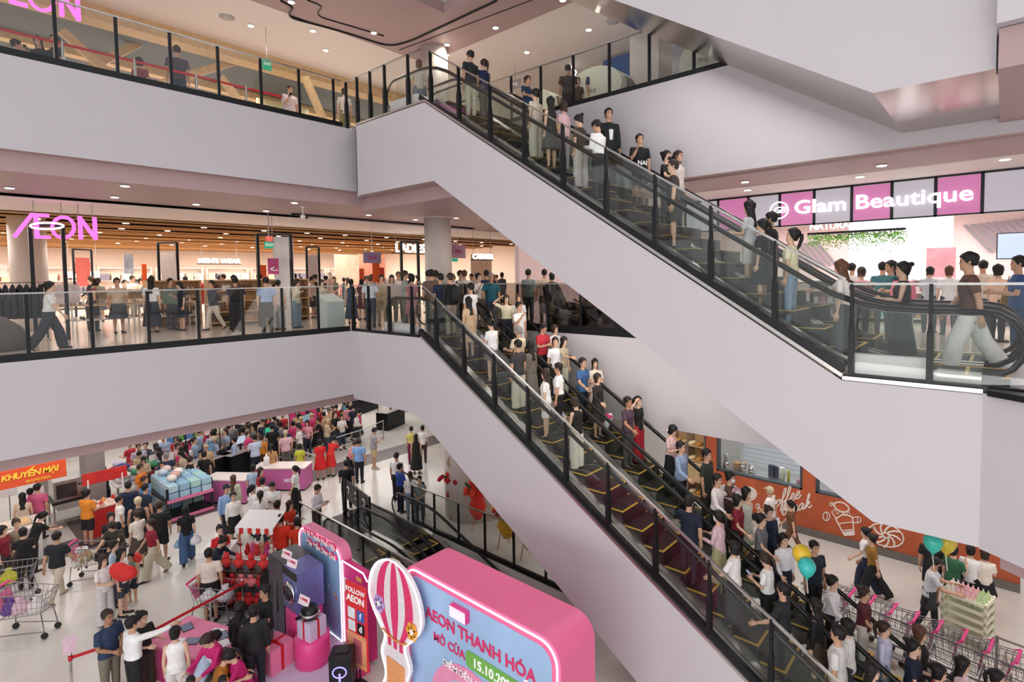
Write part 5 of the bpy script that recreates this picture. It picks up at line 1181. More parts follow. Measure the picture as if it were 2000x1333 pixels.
for px_, py_ in ((565, 475), (232, 425), (330, 431), (500, 441)): 
    lampat(onz(px_, py_, 9.69), 'downlight in the white strip before the timber ceiling, nearest the %s' % {565: 'right end', 232: 'neon sign', 330: 'shoe shelves', 500: 'exit sign'}[px_], 'downlights in the white strip')
for i in range(13):
    for j in range(6):
        X = -22.6-j*2.34; Y = -1+i*2.1+R_.uniform(-.4, .4)
        lampat((X, Y, 9.66), 'downlight in the timber store ceiling, %s row from the front, %s from the left' % (ORD[j], ORD[i]), 'downlights in the timber ceiling', 1.25)

# tall stocked bays along the far wall
for i in range(9):
    y_ = 3.2+2.75*i; ee, zs = gondola('tall stocked wall bay at the back of the store, %s from left' % ORD[i], (-38.6, y_, L2), math.pi/2, 2.5, 2.3, 4, .5, mat('bay_white', '#efe2d6', .5))
    for zi, z in enumerate(zs[:-1]):
        for k in range(5):
            inst('folded_stack', _PM.setdefault(('stack',), MB().box(-.2, .2, -.18, .18, 0, .13).box(-.19, .19, -.17, .17, .13, .26).box(-.2, .2, -.18, .18, .26, .38).mesh('folded_stack', C('#d8c8bc'))), (-38.5, y_-1.0+.5*k, L2+z), math.pi/2, C(R_.choice(['#e8d2c4', '#d98d84', '#f0e8e0', '#b8a89c', '#6d6a78', '#e2b8a0', '#c9d2d8'])), 'stack of folded clothes in the %s back bay, %s shelf up, %s along' % (ORD[i], ORD[zi], ORD[k]), 'clothes', 'folded clothes in the back bays')

p = onz(591, 404, 9.75); e = empty('security_camera', (p.x, p.y, 9.75)); tag(e, 'white security camera hanging from the mauve soffit', 'camera')
b = MB(); b.tube([(0, 0, 0), (0, 0, -.22)], .015, 6); b.build('stem', WHITE, e); b = MB(); b.ball((0, 0, -.28), .075, .075, .07, 12, 8); b.build('dome', WHITE, e, True); b = MB(); b.lathe((0, 0, 0), [(.06, -.02), (.06, 0)], 12); b.build('mount', WHITE, e)
# ================================================================ GROUND FLOOR, LEFT
PKC = mat('hot_pink_paint', '#e0468a', .4, vary=.03); PKL = mat('soft_pink_paint', '#e87fa6', .45, vary=.03); LILAC = mat('lilac_paint', '#cfc0dc', .5, vary=.03)
REDP = mat('red_paint', '#d0302c', .5, vary=.05); ORNG = mat('promo_orange', '#e4572e', .55, vary=.03); YLT = mat('yellow_print', '#ffd84a', .5, vary=.02)
# promotion banner
e = empty('promotion_banner', (-18.5, 1.3, 2.6)); tag(e, 'orange promotion banner with yellow letters KHUYEN MAI at left edge', 'banner')
b = MB(); b.box(-.05, 0, -1.2, 1.4, 0, .46); b.build('board', ORNG, e)
text('KHUYẾN MẠI', .2, face_x(.01, .7, .27), YLT, e, bold=.03, spacing=.85, shear=.15); text('PROMOTION', .08, face_x(.01, .85, .08), YLT, e, bold=.01)
for y in (-1, 1.3): b = MB(); b.tube([(-.03, y, .46), (-.03, y, 1.75)], .012, 6); b.build('hanger_rod', STEEL, e)
b = MB(); b.box(-.45, .45, -.25, .25, 0, 4.3); o = b.build('service_duct', mat('grey_sheet', '#8f8683', .5)); o.location = (-22.3, 3.9, 0); tag(o, 'grey sheet metal duct pillar behind the red canopy', 'pillar')
# oven on a stand
P = onz(110, 1032, 0); e = empty('oven', (P.x-.2, P.y+.35, 0)); tag(e, 'stainless bakery oven on a dark stand under the banner', 'oven')
b = MB(); b.box(-.45, .45, -.4, .4, .88, 1.5); b.build('cabinet', STEEL, e)
b = MB(); b.box(.45, .47, -.34, .16, .96, 1.4); b.build('door', mat('oven_glass', '#3a3230', .15), e)
b = MB(); b.box(-.5, .5, -.45, .45, .8, .87); b.build('stand_top', DARK, e)
b = MB(); b.box(-.48, .48, -.43, .43, .25, .29); b.build('stand_shelf', STEEL, e)
for x in (-.46, .46):
    for y in (-.41, .41): b = MB(); b.box(x-.025, x+.025, y-.025, y+.025, 0, .8); b.build('leg', STEEL, e)
for y in (.22, .29): 
    b = MB(); b.ball((.47, y, 1.3), .03); b.build('knob', BLACK, e)
# white food counter at the left edge
e = empty('food_counter', (-20.6, 1.35, 0)); tag(e, 'white food counter with trays at far left', 'counter')
b = MB(); b.box(-.5, .5, -1.3, 1.0, 0, .92); b.build('body', WHITE, e); b = MB(); b.box(-.56, .56, -1.36, 1.06, .92, .97); b.build('worktop', mat('counter_top', '#e8dcd6', .3), e)
for k in range(5):
    b = MB(); b.box(-.22, .22, -.18, .18, 0, .03); b.loft([[V((.18*sx*x, .14*sx*y, z)) for x, y in ((-1, -1), (1, -1), (1, 1), (-1, 1))] for sx, z in ((1, .03), (.9, .1), (.5, .15))]); b.m = [0]*6+[1]*(len(b.f)-6)
    o = b.build('food_tray', [STEEL, C(['#e2b07c', '#e8c9a0', '#d98c5c', '#f0dcc0', '#e6bf90'][k])]); o.location = (-20.55, .35+.42*k, .97); tag(o, 'steel tray of fried food on white counter, number %s from the left' % ['one', 'two', 'three', 'four', 'five'][k], 'tray')
# red canopy stand
P = onz(205, 1045, 0); e = empty('promotion_stand', (P.x-.3, P.y+.1, 0)); tag(e, 'red promotion stand with a small tilted red canopy sign', 'stand')
b = MB(); b.box(-.32, .32, -.45, .45, 0, .85); b.build('counter', REDP, e); b = MB(); b.box(-.34, .34, -.47, .47, .85, .9); b.build('counter_top', C('#f0d8c8'), e)
for y in (-.42, .42): b = MB(); b.tube([(.2, y, .85), (.2, y, 1.75)], .02, 6); b.build('pole', WHITE, e)
b = MB(); b.box(.16, .2, -.55, .55, 1.6, 1.95); b.build('canopy_sign', mat('canopy_red', '#c8302c', .5, vary=.15, scale=4), e)
for k in range(7):
    b = MB(); b.loft([[V((.1*s*math.cos(t), .06*s*math.sin(t), z)) for t in [i*.785 for i in range(8)]] for s, z in ((.7, 0), (1, .03), (.6, .09), (.1, .1))]); o = b.build('snack_pack', C(['#e06a3a', '#f0e0d0', '#d83a30', '#f2a25a', '#e8d8c8', '#cc2a2c', '#e89a6a'][k])); o.location = (P.x-.3+(-.2 if k % 2 else .12), P.y+.1-.36+.12*k, .9); tag(o, ['orange', 'white', 'red', 'amber', 'cream', 'crimson', 'peach'][k]+' snack pack on the red promotion stand', 'snack pack')
# water pack rack
P = onz(328, 1025, 0); e = empty('pallet_rack', (P.x, P.y, 0), .05); tag(e, 'two-tier dark rack stacked with blue water packs', 'rack')
for z in (.12, .72):
    b = MB(); b.box(-1.9, 0, 0, 1.35, z-.06, z); b.build('deck', DARK, e); b = MB(); b.box(.0, .03, 0, 1.35, z-.08, z+.02); b.build('price_strip', PKL, e)
for x in (-1.87, -.03):
    for y in (.03, 1.32): b = MB(); b.box(x-.03, x+.03, y-.03, y+.03, 0, 1.1); b.build('post', DARK, e)
WPK = MB().box(-.21, .21, -.14, .14, 0, .2); [WPK.lathe((-.14+.095*i, -.09+.09*j, 0), [(.02, .2), (.02, .23)], 6) for i in range(4) for j in range(3)]
WPM = WPK.mesh('water_pack', C('#a9cfe2'))
for z0, nl in ((.12, 2), (.72, 2)):
    for l in range(nl):
        for i in range(4):
            for j in range(4):
                if z0 < .5 and i < 2: continue
                inst('water_pack', WPM, (P.x-.26-.45*i, P.y+.2+.32*j, z0+.235*l), .05, C(R_.choice(['#a9cfe2', '#bcd9e6', '#9fc4dc', '#b6dcd6'])), 'water pack on the %s deck, %s layer, %s row from front, %s across' % ('lower' if z0 < .5 else 'upper', 'bottom' if l == 0 else 'top', ORD[i], ORD[j]), 'water pack', 'water packs on the rack')
for k in range(5):
    b = MB(); b.ball((0, 0, .09), .2, .15, .1, 8, 5); o = b.build('cloth_bundle', C(['#e8ddd6', '#d9a9a0', '#f0ece8', '#c9d4e0', '#ead2c4'][k]), None, True); o.location = (P.x-.5-.3*k, P.y+.3+.18*(k % 3), 1.2); tag(o, ['cream', 'rose', 'white', 'pale blue', 'peach'][k]+' folded towel bundle on top of the water packs', 'bundle')
# bagged goods table
P = onz(235, 985, 0); e = empty('goods_table', (-23.6, 5.6, 0)); tag(e, 'low table heaped with bagged goods behind the water rack', 'table')
b = MB(); b.box(-.8, .8, -1.0, 1.0, .6, .66); b.build('tabletop', WHITE, e)
for x in (-.75, .75):
    for y in (-.95, .95): b = MB(); b.box(x-.03, x+.03, y-.03, y+.03, 0, .6); b.build('leg', STEEL, e)
PIL = MB(); PIL.ball((0, 0, .1), .26, .19, .11, 10, 6); PILM = PIL.mesh('goods_bag', C('#e9e6e6'), True)
for k in range(26):
    c_n = R_.choice([('#e9e6ea', 'white'), ('#c9c0d6', 'lilac'), ('#2e3f7a', 'blue'), ('#d8d2cc', 'grey'), ('#4a9a6a', 'green'), ('#a83a4a', 'red')])
    lay = k//10; inst('goods_bag', PILM, (-24.15+.48*(k % 3)+.1*lay, 4.85+.42*((k//3) % 4)+.05*lay, .66+.19*lay), R_.uniform(0, 3), C(c_n[0]), c_n[1]+' bag of bedding on goods table heap, %s layer, %s in its layer' % (('bottom', 'middle', 'top')[lay], ORD[k % 10]), 'bag', 'bagged goods in the heap')
# checkout counters with monitors
def checkout(label, x, y, rz, mon='#3f5a66', L=1.5):
    e = empty('checkout_counter', (x, y, 0), rz); tag(e, label, 'counter')
    b = MB(); b.box(-L/2, L/2, -.35, .35, 0, .88); b.build('body', BLACK, e); b = MB(); b.box(-L/2-.02, L/2+.02, -.37, .37, .88, .91); b.build('worktop', mat('till_top', '#b8b0ac', .3), e)
    b = MB(); b.box(-.03, .03, -.03, .03, .91, 1.2); b.build('monitor_arm', DARK, e)
    m = MB(); m.box(-.24, .24, -.03, .02, 1.15, 1.48); mo = m.build('monitor', DARK, e); m = MB(); m.box(-.22, .22, -.04, -.03, 1.17, 1.46); m.build('screen', mat('till_screen_'+mon, mon, emit=.8), mo)
    b = MB(); b.box(L/2-.4, L/2-.12, -.12, .12, .91, 1.08); b.build('card_reader', DARK, e)
    b = MB(); b.tube([(-L/2+.1, .3, .9), (-L/2+.1, .3, 2.25)], .02, 6); b.build('lane_pole', BLACK, e)
    b = MB(); b.box(-L/2-.05, -L/2+.25, .22, .38, 2.25, 2.55); b.build('lane_light', LAMPW, e)
    return e
for i, (x, y, mon) in enumerate(((-22.9, 7.5, '#5f7f92'), (-23.0, 8.7, '#c9d8e8'), (-23.4, 10.0, '#49c59a'), (-24.2, 12.0, '#8fa6b8'), (-24.5, 14.2, '#5f7f92'), (-23.9, 16.4, '#c9d8e8'), (-27.4, 11, '#8fa6b8'), (-28, 14, '#5f7f92'), (-28, 17.5, '#c9d8e8'), (-26.2, 19.5, '#8fa6b8'))):
    checkout(['black self-checkout nearest the water rack', 'black checkout with a pale screen, second from the water rack', 'black checkout with a bright green screen', 'black checkout behind the steel railing', 'black checkout left of the khaki shorts', 'black checkout beside the ground floor column', 'far checkout behind the pink pillar', 'far checkout in the middle of the crowd', 'far checkout with a pale screen in the crowd', 'farthest checkout at right of the crowd'][i], x, y, math.pi/2+.35, mon)
# pink service counters
def pink_counter(label, x, y, rz, w):
    e = empty('service_counter', (x, y, 0), rz); tag(e, label, 'counter')
    b = MB(); b.box(-w/2, w/2, -.35, .35, .06, .82); b.build('body', mat('orchid_panel', '#c86aa4', .45, vary=.05), e); b = MB(); b.box(-w/2-.02, w/2+.02, -.37, .37, .82, .86); b.build('worktop', mat('counter_top', '#e8dcd6', .3), e); b = MB(); b.box(-w/2+.04, w/2-.04, -.3, .3, 0, .06); b.build('plinth', DARK, e)
    text('AEON', .16, face_y(w*.22, -.36, .4), WT, e, bold=.02)
pink_counter('orchid pink counter behind the stall awning', -20.3, 7.3, .62, 1.5); pink_counter('longer orchid pink counter beside the white t-shirt woman', -20.0, 9.0, .7, 1.9)
b = MB(); b.lathe((0, 0, 0), [(.1, 0), (.1, .3), (.03, .36), (.03, .42)], 12); o = b.build('dispenser', WHITE, None, True); o.location = (-20.4, 8.6, .86); tag(o, 'white dispenser bottle on the longer pink counter', 'bottle')
# steel railing
def railing(label, pts, h=.95):
    e = empty('steel_railing', (*pts[0], 0)); tag(e, label, 'railing'); o0 = V((*pts[0], 0))
    for p in pts: b = MB(); b.tube([V((*p, 0))-o0, V((*p, h))-o0], .028, 8); b.build('post', STEEL, e)
    for z in (h-.03, h*.5): b = MB(); b.tube([V((*p, z))-o0 for p in pts], .02, 6); b.build('rail', STEEL, e)
railing('steel crowd railing before the checkouts, left section', [(-22.2, 9.85), (-20.9, 10.1), (-19.75, 10.2)]); railing('steel crowd railing before the checkouts, right section', [(-21.4, 11.8), (-21.6, 13.2), (-22.2, 14.8)])
# advertising pillar
e = empty('advertising_pillar', (-26.4, 13.0, 0), .5); tag(e, 'hot pink advertising pillar among the checkouts', 'pillar')
b = MB(); b.box(-.45, .45, -.45, .45, 0, 2.6); b.build('body', mat('pillar_pink', '#d83a7c', .5, vary=.2, scale=3), e); text('AEON', .3, face_y(0, -.47, 2.2), WT, e, bold=.02)
b = MB(); b.box(-.4, .4, -.47, -.45, 1.2, 1.7); b.build('picture_panel', mat('pillar_green', '#7fae5a', .6, vary=.4, scale=5), e)
# promotional shelves behind the tills: rows of coloured goods
for i, (x, y) in enumerate(((-30, 9), (-31.5, 13), (-31.5, 18), (-29.5, 21.5), (-33, 23), (-27.5, 8.2), (-30.2, 15.5))):
    e, zs = gondola('supermarket shelf in the background, '+['left of the tills', 'behind the pink pillar', 'behind the middle tills', 'behind the right tills', 'farthest right', 'beside the self-checkouts', 'in the middle of the crowd'][i], (x, y, 0), math.pi/2+.3, 2.2, 1.7, 4, .5, WHITE)
    for z in zs[:-1]:
        for k in range(5):
            t = -.9+.44*k; a = math.pi/2+.3
            b = MB(); b.box(-.18, .18, -.15, .15, 0, .3); me = b.mesh('carton', C('#dd4488')) if ('carton',) not in _PM else _PM[('carton',)]; _PM[('carton',)] = me
            inst('carton', me, (x+t*math.cos(a), y+t*math.sin(a), z), a, C(R_.choice(['#d8447c', '#e8e2dc', '#6fae4a', '#c8302c', '#e6a03a', '#5a7fb8', '#f0c6d0'])), 'bright carton on the %s background shelf unit, %s shelf up, %s along' % (ORD[i], ORD[zs.index(z)], ORD[k]), 'carton', 'cartons on the supermarket shelves')
# shopping trolleys
WIRE = mat('trolley_wire', '#8d8a90', .35, .7)
def trolley_proto():
    e = empty('shopping_trolley')
    b = MB(); T = [(-.42, -.26, .95), (.45, -.2, .88), (.45, .2, .88), (-.42, .26, .95)]; B = [(-.34, -.2, .45), (.36, -.15, .5), (.36, .15, .5), (-.34, .2, .45)]
    b.tube(T, .011, 5, True); b.tube(B, .009, 5, True)
    for i in range(4):
        a0, a1, c0, c1 = V(T[i]), V(T[(i+1) % 4]), V(B[i]), V(B[(i+1) % 4])
        n = 9 if i % 2 == 0 else 5
        for k in range(n+1): t = k/n; b.tube([a0.lerp(a1, t), c0.lerp(c1, t)], .004, 4)
        for k in (.33, .66): b.tube([a0.lerp(c0, k), a1.lerp(c1, k)], .004, 4)
    for k in range(5): t = k/4; b.tube([V(B[0]).lerp(V(B[3]), t), V(B[1]).lerp(V(B[2]), t)], .004, 4)
    b.build('basket', WIRE, e)
    b = MB(); b.tube([(-.5, -.24, 1.0), (-.5, .24, 1.0)], .026, 8); b.build('handle', PKC, e)
    b = MB(); b.tube([(-.5, -.24, 1.0), (-.42, -.26, .95)], .014, 5); b.tube([(-.5, .24, 1.0), (-.42, .26, .95)], .014, 5); b.build('handle_bracket', PKC, e)
    b = MB(); b.prism([(-.46, -.2, .9), (-.46, .2, .9), (-.36, .18, .62), (-.36, -.18, .62)], (.012, 0, 0)); b.build('seat_flap', PKL, e)
    for s in (-1, 1): b = MB(); b.tube([(-.38, s*.22, .5), (-.42, s*.24, .14), (.42, s*.17, .14), (.36, s*.15, .5)], .014, 6); b.build('frame', WIRE, e)
    for x, y in ((-.42, .24), (-.42, -.24), (.42, .17), (.42, -.17)):
        b = MB(); b.lathe((0, 0, 0), [(.06, -.018), (.06, .018)], 12); b.v = [(p[0]+x, p[2]+y, p[1]+.06) for p in b.v]; b.build('wheel', DARK, e)
    return e
TROL = trolley_proto(); used_t = [0]
def trolley(label, x, y, rz, group=None, sc=1.):
    o = TROL if not used_t[0] else copy_tree(TROL); used_t[0] = 1
    o.location = (x, y, 0); o.rotation_euler = (0, 0, rz); o.scale = (sc,)*3; tag(o, label, 'trolley', group); return o
trolley('shopping trolley full of bags at far left in the open floor', -15.95, 1.55, .8, sc=1.1)
trolley('shopping trolley with the baby seat beside the walking man', -17.6, 3.0, .9)
trolley('shopping trolley pushed by the woman all in black', -17.9, 1.5, 1.2)
trolley('shopping trolley piled with white bags beside the white kiosk', -13.2, 4.35, .6)
BAGP = MB(); BAGP.loft([[V((r*math.cos(t*.7854)*(1+.12*(t % 2)), r*math.sin(t*.7854)*(1+.1*((t+1) % 2)), z)) for t in range(8)] for r, z in ((.1, 0), (.17, .06), (.16, .2), (.06, .3), (.08, .36))]); BAGPM = BAGP.mesh('plastic_bag', C('#eae6e6'), True)
for i, (x, y, z, c, n) in enumerate(((-16.1, 1.45, .48, '#e9c4d2', 'pink'), (-15.85, 1.7, .5, '#efe6e4', 'white'), (-16.2, 1.3, .5, '#6d4a9a', 'purple'), (-13.3, 4.25, .5, '#f0eef0', 'larger white'), (-13.05, 4.5, .52, '#e6e2e6', 'smaller white'), (-17.7, 2.85, .5, '#c9b48c', 'beige'), (-17.5, 3.15, .5, '#1d1d1f', 'black'), (-17.9, 1.45, .5, '#c8c43a', 'yellow'))):
    o = inst('plastic_bag', BAGPM, (x, y, z), i*.7, C(c), n+' shopping bag lying in '+['the far left trolley', 'the far left trolley', 'the far left trolley', 'the kiosk trolley', 'the kiosk trolley', 'the baby trolley', 'the baby trolley', 'the trolley of the woman in black'][i], 'bag', None, .95)
# hand-carried things
def carry_bag(px_, py_, depth_from, c, label, sc=1.):
    P = depth_from; d = (P-CAM).dot(CG); q = CAM+ray(px_, py_)*d; o = inst('plastic_bag', BAGPM, (q.x, q.y, q.z-.32*sc), .3, C(c), label, 'bag', None, sc); return o
def who(s): return next(p['P'] for p in PEOPLE if s in p['label'])
carry_bag(347, 1058, who('walking away with bags'), '#9cc4dc', 'small pale blue bag in hand of the woman in jeans', .55)
carry_bag(382, 1045, who('walking away with bags'), '#e9e8ec', 'white plastic bag in hand of the woman in jeans', .8)
carry_bag(1588, 1185, who('white plastic bag'), '#eceaec', 'big white plastic bag held by the tall man in navy', 1.15)
carry_bag(1518, 1015, who('plaid shorts'), '#efeeee', 'white bag carried by the man in plaid shorts', .8)
carry_bag(690, 920, who('coral striped'), '#efecee', 'white plastic bag beside the coral striped woman', .9)
# red heart cushion
b = MB(); b.ball((0, 0, 0), .26, .12, .2, 12, 8); b.ball((.16, 0, .08), .18, .11, .15, 10, 6); P = who('heart-shaped'); q = CAM+ray(236, 1118)*((P-CAM).dot(CG)-.25); o = b.build('cushion', C('#d8322e'), None, True); o.location = q; o.rotation_euler = (0, .5, .7); tag(o, 'red heart-shaped cushion held by the long-haired woman', 'cushion')
b = MB(); b.ball((0, 0, 0), .12, .12, .14, 12, 8); o = b.build('balloon', C('#e0403c'), None, True); P = who('green vest'); o.location = CAM+ray(266, 1092)*((P-CAM).dot(CG)+.1); tag(o, 'small red balloon beside the child in green vest', 'balloon')
# queue posts and red tape
TAPE = mat('red_tape', '#c8242e', .5)
SP = [onz(303, 1322, 0), onz(175, 1380, 0), onz(490, 1215, 0)]; SP = [V((-12.36, 2.95, 0)), V((-12.6, 1.75, 0)), V((-12.75, 4.75, 0))]
for i, p in enumerate(SP):
    e = empty('queue_post', p); tag(e, ['chrome queue post with red tape behind the pointing man', 'chrome queue post with a small notice at bottom left', 'chrome queue post beside the toy shelf'][i], 'queue post')
    b = MB(); b.lathe((0, 0, 0), [(.16, 0), (.16, .02), (.03, .04), (.022, .06), (.022, .95), (.03, .95), (.03, 1.0)], 18); b.build('pole', CHROME, e, True)
    b = MB(); b.lathe((0, 0, 0), [(.035, .86), (.035, .94)], 12); b.build('tape_head', TAPE, e, True)
    if i == 1: b = MB(); b.box(-.01, .01, -.1, .1, 1.0, 1.3); b.build('notice', C('#e8c6d4'), e)
def tape(label, a, c): b = MB(); b.beam(a-a, c-a, .008, .06); o = b.build('barrier_tape', TAPE); o.location = a; tag(o, label, 'tape')
tape('red barrier tape running to the toy shelf', SP[0]+V((0, .03, .9)), SP[2]+V((0, -.03, .9))); tape('red barrier tape across the three standing people', SP[1]+V((0, .03, .9)), SP[0]+V((0, -.03, .9)))
# pink registration table with tablets
e = empty('registration_table', (-11.6, 3.55, 0), .35); tag(e, 'hot pink registration table strewn with tablets and papers', 'table')
b = MB(); b.box(-.95, .95, -.45, .45, .7, .75); b.build('tabletop', PKL, e); b = MB(); b.box(-.93, .93, -.43, -.4, .05, .7); b.build('cloth_front', PKC, e)
for x in (-.88, .88):
    for y in (-.38, .38): b = MB(); b.box(x-.03, x+.03, y-.03, y+.03, 0, .7); b.build('leg', DARK, e)
for k, (x, y, nm) in enumerate(((-.6, .15, 'tablet nearest the toy shelf'), (-.1, -.12, 'tablet in the middle'), (.3, .2, 'tablet before the seated staff'), (.65, -.15, 'tablet at the near corner'))):
    b = MB(); b.mi(0).box(-.14, .14, -.1, .1, 0, .012); b.mi(1).box(-.125, .125, -.085, .085, .012, .014); o = b.build('tablet', [BLACK, mat('tablet_screen', '#8c96b4', emit=.3)]); q = Matrix.Rotation(.35, 3, 'Z') @ V((x, y, 0)); o.location = (-11.6+q.x, 3.55+q.y, .75); o.rotation_euler = (0, 0, .35+R_.uniform(-.5, .5)); tag(o, nm+' on the pink table', 'tablet')
for k, (x, y, nm) in enumerate(((-.35, -.25, 'left'), (.1, .25, 'middle'), (.5, .05, 'right'))):
    b = MB(); b.box(-.1, .1, -.14, .14, 0, .004); o = b.build('paper_sheet', C('#f0eef2')); q = Matrix.Rotation(.35, 3, 'Z') @ V((x, y, 0)); o.location = (-11.6+q.x, 3.55+q.y, .751); o.rotation_euler = (0, 0, R_.uniform(0, 3)); tag(o, 'white form lying on the pink table, %s one' % nm, 'paper')
# toy stall with awning and shelf of red toys
e = empty('toy_stall', (-14.1, 5.75, 0), .62); e.scale = (.62, .6, .88); tag(e, 'toy stall with white awning fringed in red', 'stall')
for x in (-.7, .7):
    for y in (-.35, .35): b = MB(); b.tube([(x, y, 0), (x, y, 1.75)], .02, 6); b.build('post', REDP if y < 0 else WHITE, e)
b = MB(); b.prism([(-.8, -.5, 1.72), (-.8, .5, 1.95), (-.8, .5, 1.98), (-.8, -.5, 1.75)], (1.6, 0, 0)); b.build('awning', WHITE, e)
for k in range(9):
    b = MB(); x = -.8+.178*k; b.prism([(x, -.51, 1.74), (x+.17, -.51, 1.74), (x+.17, -.51, 1.6), (x+.085, -.51, 1.55), (x, -.51, 1.6)], (0, .012, 0)); b.build('fringe', REDP if k % 2 else WHITE, e)
for z in (.45, .85): b = MB(); b.box(-.72, .72, -.4, .4, z-.02, z); b.build('shelf', WHITE, e)
e2 = empty('toy_shelf', (-13.25, 5.05, 0), .6); tag(e2, 'stepped shelf packed with red plush toys', 'shelf')
for z, d in ((.25, .45), (.62, .35), (.98, .25)): b = MB(); b.box(-.6, .6, -d, .3, z-.03, z); b.build('shelf', DARK, e2)
for x in (-.6, .6): b = MB(); b.box(x-.02, x+.02, -.42, .3, 0, 1.0); b.build('side_panel', DARK, e2)
b = MB(); b.ball((0, 0, .11), .1, .09, .12, 10, 6); b.ball((0, -.01, .27), .075, .07, .07, 8, 5); b.ball((-.05, 0, .34), .025); b.ball((.05, 0, .34), .025); b.ball((-.1, -.02, .14), .035, .035, .07, 6, 4); b.ball((.1, -.02, .14), .035, .035, .07, 6, 4); TOY = b.mesh('plush_toy', C('#d83a3a'), True)
k = 0
for z, d, n in ((.25, -.28, 5), (.62, -.18, 5), (.98, -.05, 4)):
    for i in range(n):
        t = -.46+.92*i/(n-1); q = Matrix.Rotation(.6, 3, 'Z') @ V((t, d, 0)); inst('plush_toy', TOY, (-13.25+q.x, 5.05+q.y, z), .6+R_.uniform(-.3, .3), C(R_.choice(['#d83a3a', '#e05a5a', '#c8262c', '#e88080'])), 'red plush toy on the '+('bottom', 'middle', 'top')[(.25, .62, .98).index(z)]+' shelf, '+('first', 'second', 'third', 'fourth', 'fifth')[i]+' from the left', 'toy', 'red plush toys')
for i in range(8):
    q = Matrix.Rotation(.55, 3, 'Z') @ V((-.32+.09*i, -.12+.08*(i % 3), 0)); inst('plush_toy', TOY, (-14.1+q.x, 5.75+q.y, .75), R_.uniform(0, 6), C(['#c8262c', '#e86a9a', '#f0e8e0', '#d83a3a', '#c89a6a', '#e04a4a', '#c83a8a', '#efe6dc'][i]), ['crimson', 'pink', 'white', 'red', 'tan', 'scarlet', 'magenta', 'cream'][i]+' plush toy under the stall awning', 'toy', None, .8)
# white kiosk panels
e = empty('kiosk', (-14.6, 4.95, 0), .9); tag(e, 'white panelled kiosk with tapering sides', 'kiosk')
b = MB(); b.prism([(-.35, -.4, 0), (.35, -.4, 0), (.25, -.4, 1.0), (-.35, -.4, 1.15)], (0, .03, 0)); b.build('front_panel', WHITE, e); b = MB(); b.prism([(.35, -.4, 0), (.35, .4, 0), (.25, .35, 1.0), (.25, -.4, 1.0)], (.03, 0, 0)); b.build('side_panel', WHITE, e); b = MB(); b.box(-.38, .3, -.42, .4, 1.0, 1.04); b.build('counter', WHITE, e)
# prize display platform, appliances, gifts
e = empty('display_platform', (-10.7, 4.9, 0)); tag(e, 'low lilac platform edged in hot pink under the prizes', 'platform')
b = MB(); b.box(-1.75, 1.45, -.75, .8, .0, .13); b.build('deck', LILAC, e); b = MB(); b.box(-1.8, 1.5, -.8, -.75, 0, .15); b.box(1.45, 1.5, -.75, .8, 0, .15); b.m = [0]*12; b.build('edge', PKC, e)
def cyl(label, x, y, r, h): b = MB(); b.lathe((0, 0, 0), [(r-.01, 0), (r, .01), (r, h-.01), (r-.01, h)], 36); o = b.build('display_plinth', PKC, None, True); o.location = (x, y, .13); tag(o, label, 'plinth')
cyl('tall hot pink round plinth under the washing machine', -10.9, 5.25, .36, .78); cyl('hot pink round plinth under the lilac gift box', -10.2, 5.05, .33, .52)
e = empty('refrigerator', (-11.55, 5.3, .13)); tag(e, 'dark grey refrigerator at the back of the prize display', 'refrigerator')
b = MB(); b.box(-.35, .35, -.3, .3, 0, 1.62); b.build('body', mat('fridge_grey', '#4a4b52', .3, .5), e)
for s in (0, 1): b = MB(); b.box(-.345 if s else .005, -.005 if s else .345, -.33, -.3, .04, 1.6); d = b.build('door', mat('fridge_door', '#55565e', .25, .5), e); b = MB(); b.box(-.03 if s else .01, -.01 if s else .03, -.36, -.33, .5, 1.2); b.build('handle', STEEL, d)
e = empty('washing_machine', (-10.9, 5.25, .91)); tag(e, 'silver blue washing machine with a round door on pink plinth', 'washing machine')
b = MB(); b.box(-.3, .3, -.28, .28, 0, .85); b.build('body', mat('washer_blue', '#6f78b4', .3, .4), e); b = MB(); b.box(-.3, .3, -.3, -.28, .7, .85); b.build('control_panel', DARK, e)
b = MB(); b.lathe((0, 0, 0), [(.22, 0), (.22, .04), (.17, .06)], 24); b.v = [(p[0], -.28-p[2], p[1]+.38) for p in b.v]; d = b.build('door', CHROME, e, True); b = MB(); b.lathe((0, 0, 0), [(.16, .06), (.02, .09)], 24); b.v = [(p[0], -.28-p[2], p[1]+.38) for p in b.v]; b.build('door_glass', mat('dark_glass', '#2a2c34', .08), d, True)
def gift(label, x, y, z, s, m, rb):
    e = empty('gift_box', (x, y, z), .2); tag(e, label, 'gift box'); b = MB(); b.box(-s/2, s/2, -s/2, s/2, 0, s*.95); b.build('box', m, e)
    b = MB(); b.box(-s*.06, s*.06, -s*.51, s*.51, 0, s*.965); b.build('ribbon', rb, e); b = MB(); b.box(-s*.51, s*.51, -s*.06, s*.06, 0, s*.97); b.build('ribbon', rb, e)
    for k in (-1, 1): b = MB(); b.tube([(0, 0, s*.97), (k*s*.2, 0, s*1.12), (k*s*.28, 0, s*1.02), (0, 0, s*.97)], s*.035, 6); b.build('bow_loop', rb, e)
RBN = mat('red_ribbon', '#c8242c', .35)
gift('lilac gift box with red ribbon on the pink plinth', -10.2, 5.05, .65, .38, LILAC, RBN); gift('large pink gift box with red ribbon on the platform floor', -10.65, 4.5, .13, .5, PKL, RBN)
